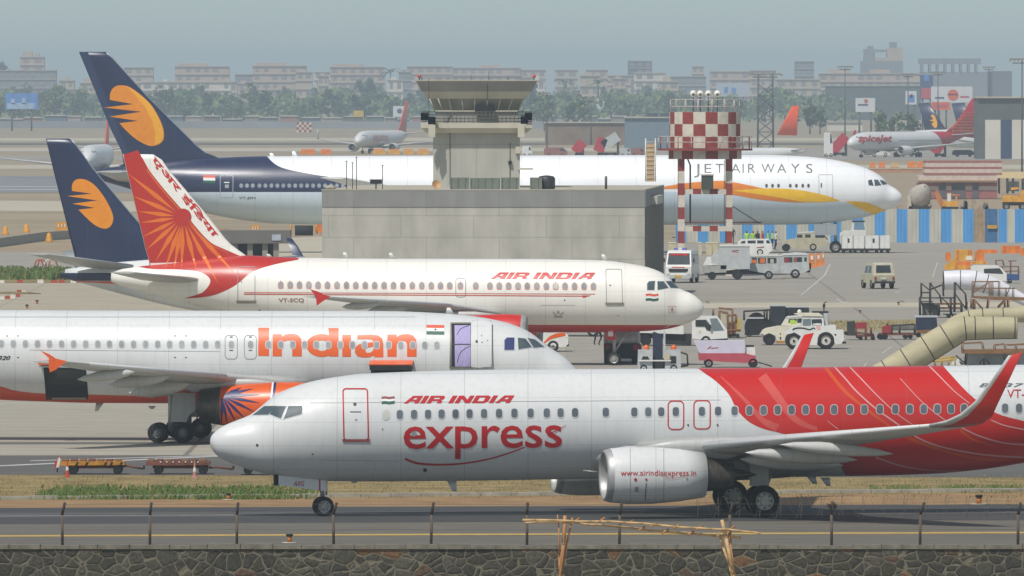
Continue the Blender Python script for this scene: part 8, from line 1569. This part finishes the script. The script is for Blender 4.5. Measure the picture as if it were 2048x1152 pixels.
# people
def person(px, py, h, top, bot, label, pose=0, rz=0):
    a = gp(px, py); me = bpy.data.meshes.new('person'); k = h/1.72; sw = .14 if pose else .03
    J = [(0, 0, .95), (0, 0, 1.15), (0, 0, 1.38), (0, 0, 1.48), (0, -.01, 1.60), (0, -.01, 1.70), (.1, 0, .92), (.11+sw*.3, -sw, .5), (.11, sw*.3, .08), (.11, -.12+sw*.3, .04), (-.1, 0, .92), (-.11, sw, .5), (-.11, sw*1.6, .1), (-.11, -.1+sw*1.6, .05), (.2, 0, 1.4), (.25, .02+sw*.8, 1.14), (.26, -.08+sw, .9), (.26, -.1+sw, .82), (-.2, 0, 1.4), (-.25, -.02-sw*.8, 1.14), (-.24, -.1-sw, .92), (-.24, -.12-sw, .84)]
    E = [(0, 1), (1, 2), (2, 3), (3, 4), (4, 5), (0, 6), (6, 7), (7, 8), (8, 9), (0, 10), (10, 11), (11, 12), (12, 13), (2, 14), (14, 15), (15, 16), (16, 17), (2, 18), (18, 19), (19, 20), (20, 21)]
    rad = [.15, .145, .16, .06, .1, .075, .095, .065, .045, .04, .095, .065, .045, .04, .065, .05, .038, .035, .065, .05, .038, .035]
    me.from_pydata([tuple(c*k for c in j) for j in J], E, []); o = bpy.data.objects.new('person', me); COL.objects.link(o); o.modifiers.new('s', 'SKIN'); sv = me.skin_vertices[0].data
    for i, r in enumerate(rad): sv[i].radius = (r*k, r*k*.8)
    sv[0].use_root = True; o.modifiers.new('b', 'SUBSURF').levels = 1; dg = bpy.context.evaluated_depsgraph_get(); m2 = bpy.data.meshes.new_from_object(o.evaluated_get(dg)); o.modifiers.clear(); o.data = m2; m2.materials.clear()
    for mt in (pm('skin_brown', '7d553c', .6), top, bot, pm('hair_black', '1c1714', .7), BLKP): m2.materials.append(mt)
    for f in m2.polygons:
        z = f.center.z/k; x = abs(f.center.x)/k; f.use_smooth = True
        f.material_index = 4 if z < .1 else 2 if z < .95 and x < .19 else 0 if (z < .97 and x >= .19) or (1.46 < z < 1.66 and f.center.y < .03*k) else 3 if z > 1.5 else 1
    o.location = a; o.rotation_euler = (0, 0, rz); return tag(o, label, 'person')
SHD = pm('shirt_dark', '2f3238', .8); SHW = pm('shirt_white', 'c9c7c0', .8); TRS = pm('trousers_dark', '24262c', .85); REDS = pm('shirt_coral', 'c0614a', .8)
for k, (x, top, lb, ps) in enumerate(((1045, GRV, 'leftmost person in lime vest behind the estate car', 0), (1120, GRV, 'second person in lime vest behind the estate car', 0), (1176, SHD, 'person in a dark shirt between lime and coral tops', 0), (1235, REDS, 'person in a coral top behind the estate car', 0), (1302, GRV, 'person in lime vest behind the rear of the estate car', 0), (1352, GRV, 'rightmost person in lime vest by the walking man', 0), (1396, SHW, 'walking person in white shirt and dark trousers beside the estate car', 1))):
    person(1320+x/6.0235, 440+(352 if k < 6 else 358)/6.0235, 1.72, top, TRS, lb, ps, R(20*k))
person(1060+1075/7.877, 600+715/7.877, 1.75, SHD, TRS, 'person in dark trousers standing behind the cream belly', 1, R(60))
person(1320+872/6.0235, 440+300/6.0235, 1.7, SHD, TRS, 'dark dressed person beside the right leg of the chequered tank', 0)
# construction yard at upper right
STR = pm('stripe_red', '97605a', .8, var=.15); STW = pm('stripe_pale', 'c2b5a8', .8, var=.12)
v = V('striped_building', 'low building with red and pale horizontal stripes at upper right', 'building', K6, 1200, 700, W=8)
for k, (y0, y1, mt) in enumerate(((155, 185, STR), (185, 240, STW), (240, 272, STR), (272, 325, STW), (325, 355, STR))): v.ex('wall_stripe', [((640, y0), (1735, y1))], mt)
for k, (y0, y1, mt) in enumerate(((362, 425, STW), (425, 465, STW), (465, 515, STR), (515, 572, STW), (572, 690, STR))): v.ex('wall_stripe', [((545, y0), (1665, y1))], mt, -4.4, 4)
v.ex('awning', [((540, 428), (1670, 446))], pm('awning_tan', 'a88868', .8), -5.2, -4)
for q in (((835, 475), (935, 690)), ((1015, 475), (1210, 690)), ((1310, 475), (1400, 690))): v.ex('doorway', [q], CB5, -4.5, -4.38)
v = V('open_shed', 'cream roofed open shed at the right edge above the hoarding', 'shed', K6, 1880, 640, W=4); v.ex('roof', [(1665, 400), (1710, 318), (2100, 312), (2090, 410)], pm('roof_cream_sheet', 'd8c493', .7, var=.06)); v.tubes('post', [[(1700, 400), (1700, 620)], [(1820, 400), (1820, 620)], [(1900, 400), (1900, 620)], [(2040, 400), (2040, 620)]], .08, DKS)
v.ex('wall', [((1820, 450), (1990, 590))], pm('pane_grey', '8f9696', .6), 1.2, 1.5)
v = V('concrete_mixer', 'grey concrete mixer drum truck behind the hoarding', 'mixer truck', K6, 560, 880, W=2.4); m = MB(); z = v.Z(680); m.lathe([(-1.3, .5), (-.6, 1.3), (.3, 1.45), (1.2, 1.1), (2.0, .55), (2.1, .1)], (v.X(560), 0, v.Z(690)), (.35, -.75, .75), pm('mixer_grey', 'a8a196', .8, var=.15), 20); m.build('mixing_drum', v.root); v.ex('chassis', [((410, 800), (720, 860))], DKS); v.wheel(470, 850, 30); v.wheel(660, 850, 30); v.tubes('chute', [[(640, 600), (720, 720), (730, 820)]], .1, pm('mixer_grey', '979287'), (-.8,)); v.ex('cab', [(390, 660), (440, 640), (450, 830), (390, 830)], pm('cab_pale', 'b9b1a0', .6))
v = V('excavator', 'orange excavator arm leaning over the hoarding', 'excavator', K6, 870, 880, W=1.6); v.ex('arm', [(780, 600), (820, 565), (860, 640), (945, 815), (880, 830), (800, 690)], pm('digger_orange', 'b8763c', .6, var=.2), -.3, .3); v.ex('cab', [((960, 620), (1010, 730))], VW); v.ex('body', [((900, 730), (1110, 800))], YBR); v.ex('track', [((880, 810), (1120, 870))], BLKP); v.tubes('boom', [[(1000, 640), (1150, 650)], [(1090, 660), (1095, 800)]], .12, pm('digger_orange', 'b8763c'), (0,))
v = V('loader_machine', 'yellow orange machine at the right edge behind the hoarding', 'machine', K6, 1920, 860, W=2.2); v.ex('body', [(1745, 650), (2000, 640), (2030, 570), (2100, 570), (2100, 740), (1745, 740)], YBR); v.ex('arm', [(1860, 550), (1900, 530), (1960, 530), (1985, 555), (1880, 570)], YBR, -.4, .4); v.wheel(2030, 805, 50); v.wheel(1800, 805, 50); v.ex('chassis', [((1750, 738), (2090, 790))], DKS, -.8, .8)
CL = [pm('clutter_'+c, c, .9, var=.3) for c in ('6e6a60', '8a7a64', '59605a', '9a8f7c', '7a5a44')]
for k in range(14):
    x = 1130+rng.uniform(0, 480) if k < 9 else rng.uniform(-80, 360); w_ = rng.uniform(40, 90); h = rng.uniform(60, 170); v = V('material_stack', f'{["grey", "tan", "green grey", "pale", "brown"][k % 5]} stack of site material behind the hoarding, {ORD[k if k < 9 else k-9]} from the {"orange excavator" if k < 9 else "wide-body nose"}', 'material stack', K6, x, 900, 'site material stacks', W=1.5); y0 = 870-h
    v.ex('pile', [(x-w_/2, 890), (x-w_/2*.8, y0+20), (x-w_*.1, y0), (x+w_/2*.7, y0+rng.uniform(5, 40)), (x+w_/2, 890)], CL[k % 5]); v.tubes('pole', [[(x-w_*.3, 880), (x-w_*.35, y0-rng.uniform(0, 40))], [(x+w_*.3, 880), (x+w_*.2, y0-10)]], .05, CL[4], (-.6,))
v = V('brick_wall', 'low orange brown wall behind the orange barriers at upper right', 'wall', K6, 320, 330, W=.6); v.ex('wall', [((-250, 268), (636, 322))], pm('brick_orange', 'b0835e', .9, var=.15)); v.ex('coping', [((-252, 262), (638, 270))], pm('coping_tan', 'b5a084', .9), -.36, .36)
for k, (x0, x1, y0) in enumerate(((-150, -60, 178), (-20, 75, 170), (150, 270, 186), (390, 510, 162), (520, 632, 164))):
    v = V('plastic_barrier', ['leftmost far orange barrier above the wide-body nose', 'second far orange barrier above the wide-body nose', 'pale yellow far barrier above the brown wall', 'big far orange barrier beside the striped building, left', 'big far orange barrier beside the striped building, right'][k], 'barrier', K6, (x0+x1)/2, 255, 'far orange barriers', W=.8); v.ex('body', [(x0, 252), (x0+8, y0), (x1-8, y0), (x1, 252)], pm('barrier_pale', 'c8a56a', .7) if k == 2 else OBR); v.ex('foot', [((x0-3, 246), (x1+3, 256))], pm('barrier_foot', '9c5f2a', .7), -.45, .45)
for k, (x0, x1) in enumerate(((600, 632), (640, 664), (744, 772), (776, 800), (806, 828), (834, 858))):
    b0 = gp((x0+x1)/2, 309); s_ = sc(b0); t = thing('plastic_barrier', f'{ORD[k]} far yellow orange barrier above the white wide-body roof left of the tower', 'barrier', b0, group='far barriers left of the tower'); m = MB(); m.box((0, 0, .5), ((x1-x0)/s_, .6, 1.0), OBR if k < 2 else YBR, top=.9); m.build('body', t); m = MB(); m.box((0, 0, 1.05), ((x1-x0)/s_*.8, .3, .3), OBR); m.build('ridge', t)
# red stair trucks near the parked jets
def stair(px0, py0, px1, py1, yg, label, mat, grp='far boarding stairs'):
    b0 = gp((px0+px1)/2, yg); s_ = sc(b0); t = thing('stair_truck', label, 'stairs', b0, group=grp); X = lambda x: (x-(px0+px1)/2)/s_; Zz = lambda y: (yg-y)/s_; m = MB(); q0 = Vector((X(px0), 0, Zz(py0))); q1 = Vector((X(px1), 0, Zz(py1))); d = (q1-q0).normalized(); n_ = Vector((-d.z, 0, d.x))*1.1
    vs = [q0-n_, q1-n_, q1+n_, q0+n_]; m.add([v_+Vector((0, -.9, 0)) for v_ in vs]+[v_+Vector((0, .9, 0)) for v_ in vs], [(3, 2, 1, 0), (4, 5, 6, 7), (0, 1, 5, 4), (1, 2, 6, 5), (2, 3, 7, 6), (3, 0, 4, 7)], mat); m.build('flight', t); m = MB(); m.box((q1.x, 0, q1.z/2), (.5, 1.4, max(q1.z, .5)), DKS); m.box((0, 0, .5), (abs(q1.x-q0.x)*.8, 1.8, .5), DKS); m.build('chassis', t)
    for x in (-.3, .3):
        m = MB(); m.cyl((x*(px1-px0)/s_, -.9, .4), (x*(px1-px0)/s_, -.6, .4), .4, M_TYRE, n=12); m.build('wheel', t)
stair(1664, 304, 1692, 272, 312, 'crimson boarding stairs at the nose of the parked crimson tailed jet', SPR); stair(1868, 306, 1890, 272, 314, 'crimson boarding stairs at the rear of the parked crimson tailed jet', SPR); stair(1206, 292, 1236, 272, 312, 'white covered boarding stairs behind the wide-body roof right of the tower', VG); stair(1150, 304, 1166, 284, 312, 'small red boarding stairs just right of the tower', SPR); stair(1196, 303, 1206, 276, 312, 'narrow red boarding stairs beside the white covered one', SPR)
for k, (x0, x1, y0, mt, lb) in enumerate(((1088, 1135, 295, pm('van_dull_red', '8e5a52', .6), 'far red service van right of the tower'), (1044, 1064, 292, VW, 'far white service van at the tower edge'), (1240, 1262, 296, VG, 'far grey van behind the wide-body roof'), (1262, 1290, 296, pm('van_dull_red', '8e5a52'), 'far crimson service van left of the ladder'), (1648, 1666, 265, VW, 'far white high loader left of the crimson stairs'), (1960, 2010, 296, VG, 'far grey low loader right of the crimson tail'), (1905, 1950, 300, BLKP, 'far dark service van below the crimson tail'), (2012, 2050, 292, RSTP, 'far brown service van at the right edge'), (1740, 1780, 303, VW, 'far white car below the parked crimson tailed jet'), (1800, 1830, 304, BLKP, 'far dark car below the parked crimson tailed jet'))):
    v = V('service_van', lb, 'van', (0, 0, 1), (x0+x1)/2, 314, 'far service vehicles', W=2); v.ex('body', [(x0, 310), (x0, y0+3), (x0+(x1-x0)*.1, y0), (x1-(x1-x0)*.2, y0), (x1, y0+(310-y0)*.5), (x1, 310)], mt); v.pane('window', [(x1-(x1-x0)*.32, y0+2), (x1-(x1-x0)*.2, y0+2), (x1-(x1-x0)*.06, y0+(310-y0)*.48), (x1-(x1-x0)*.32, y0+(310-y0)*.48)]); v.wheel(x0+(x1-x0)*.22, 310, 3.6); v.wheel(x1-(x1-x0)*.22, 310, 3.6)
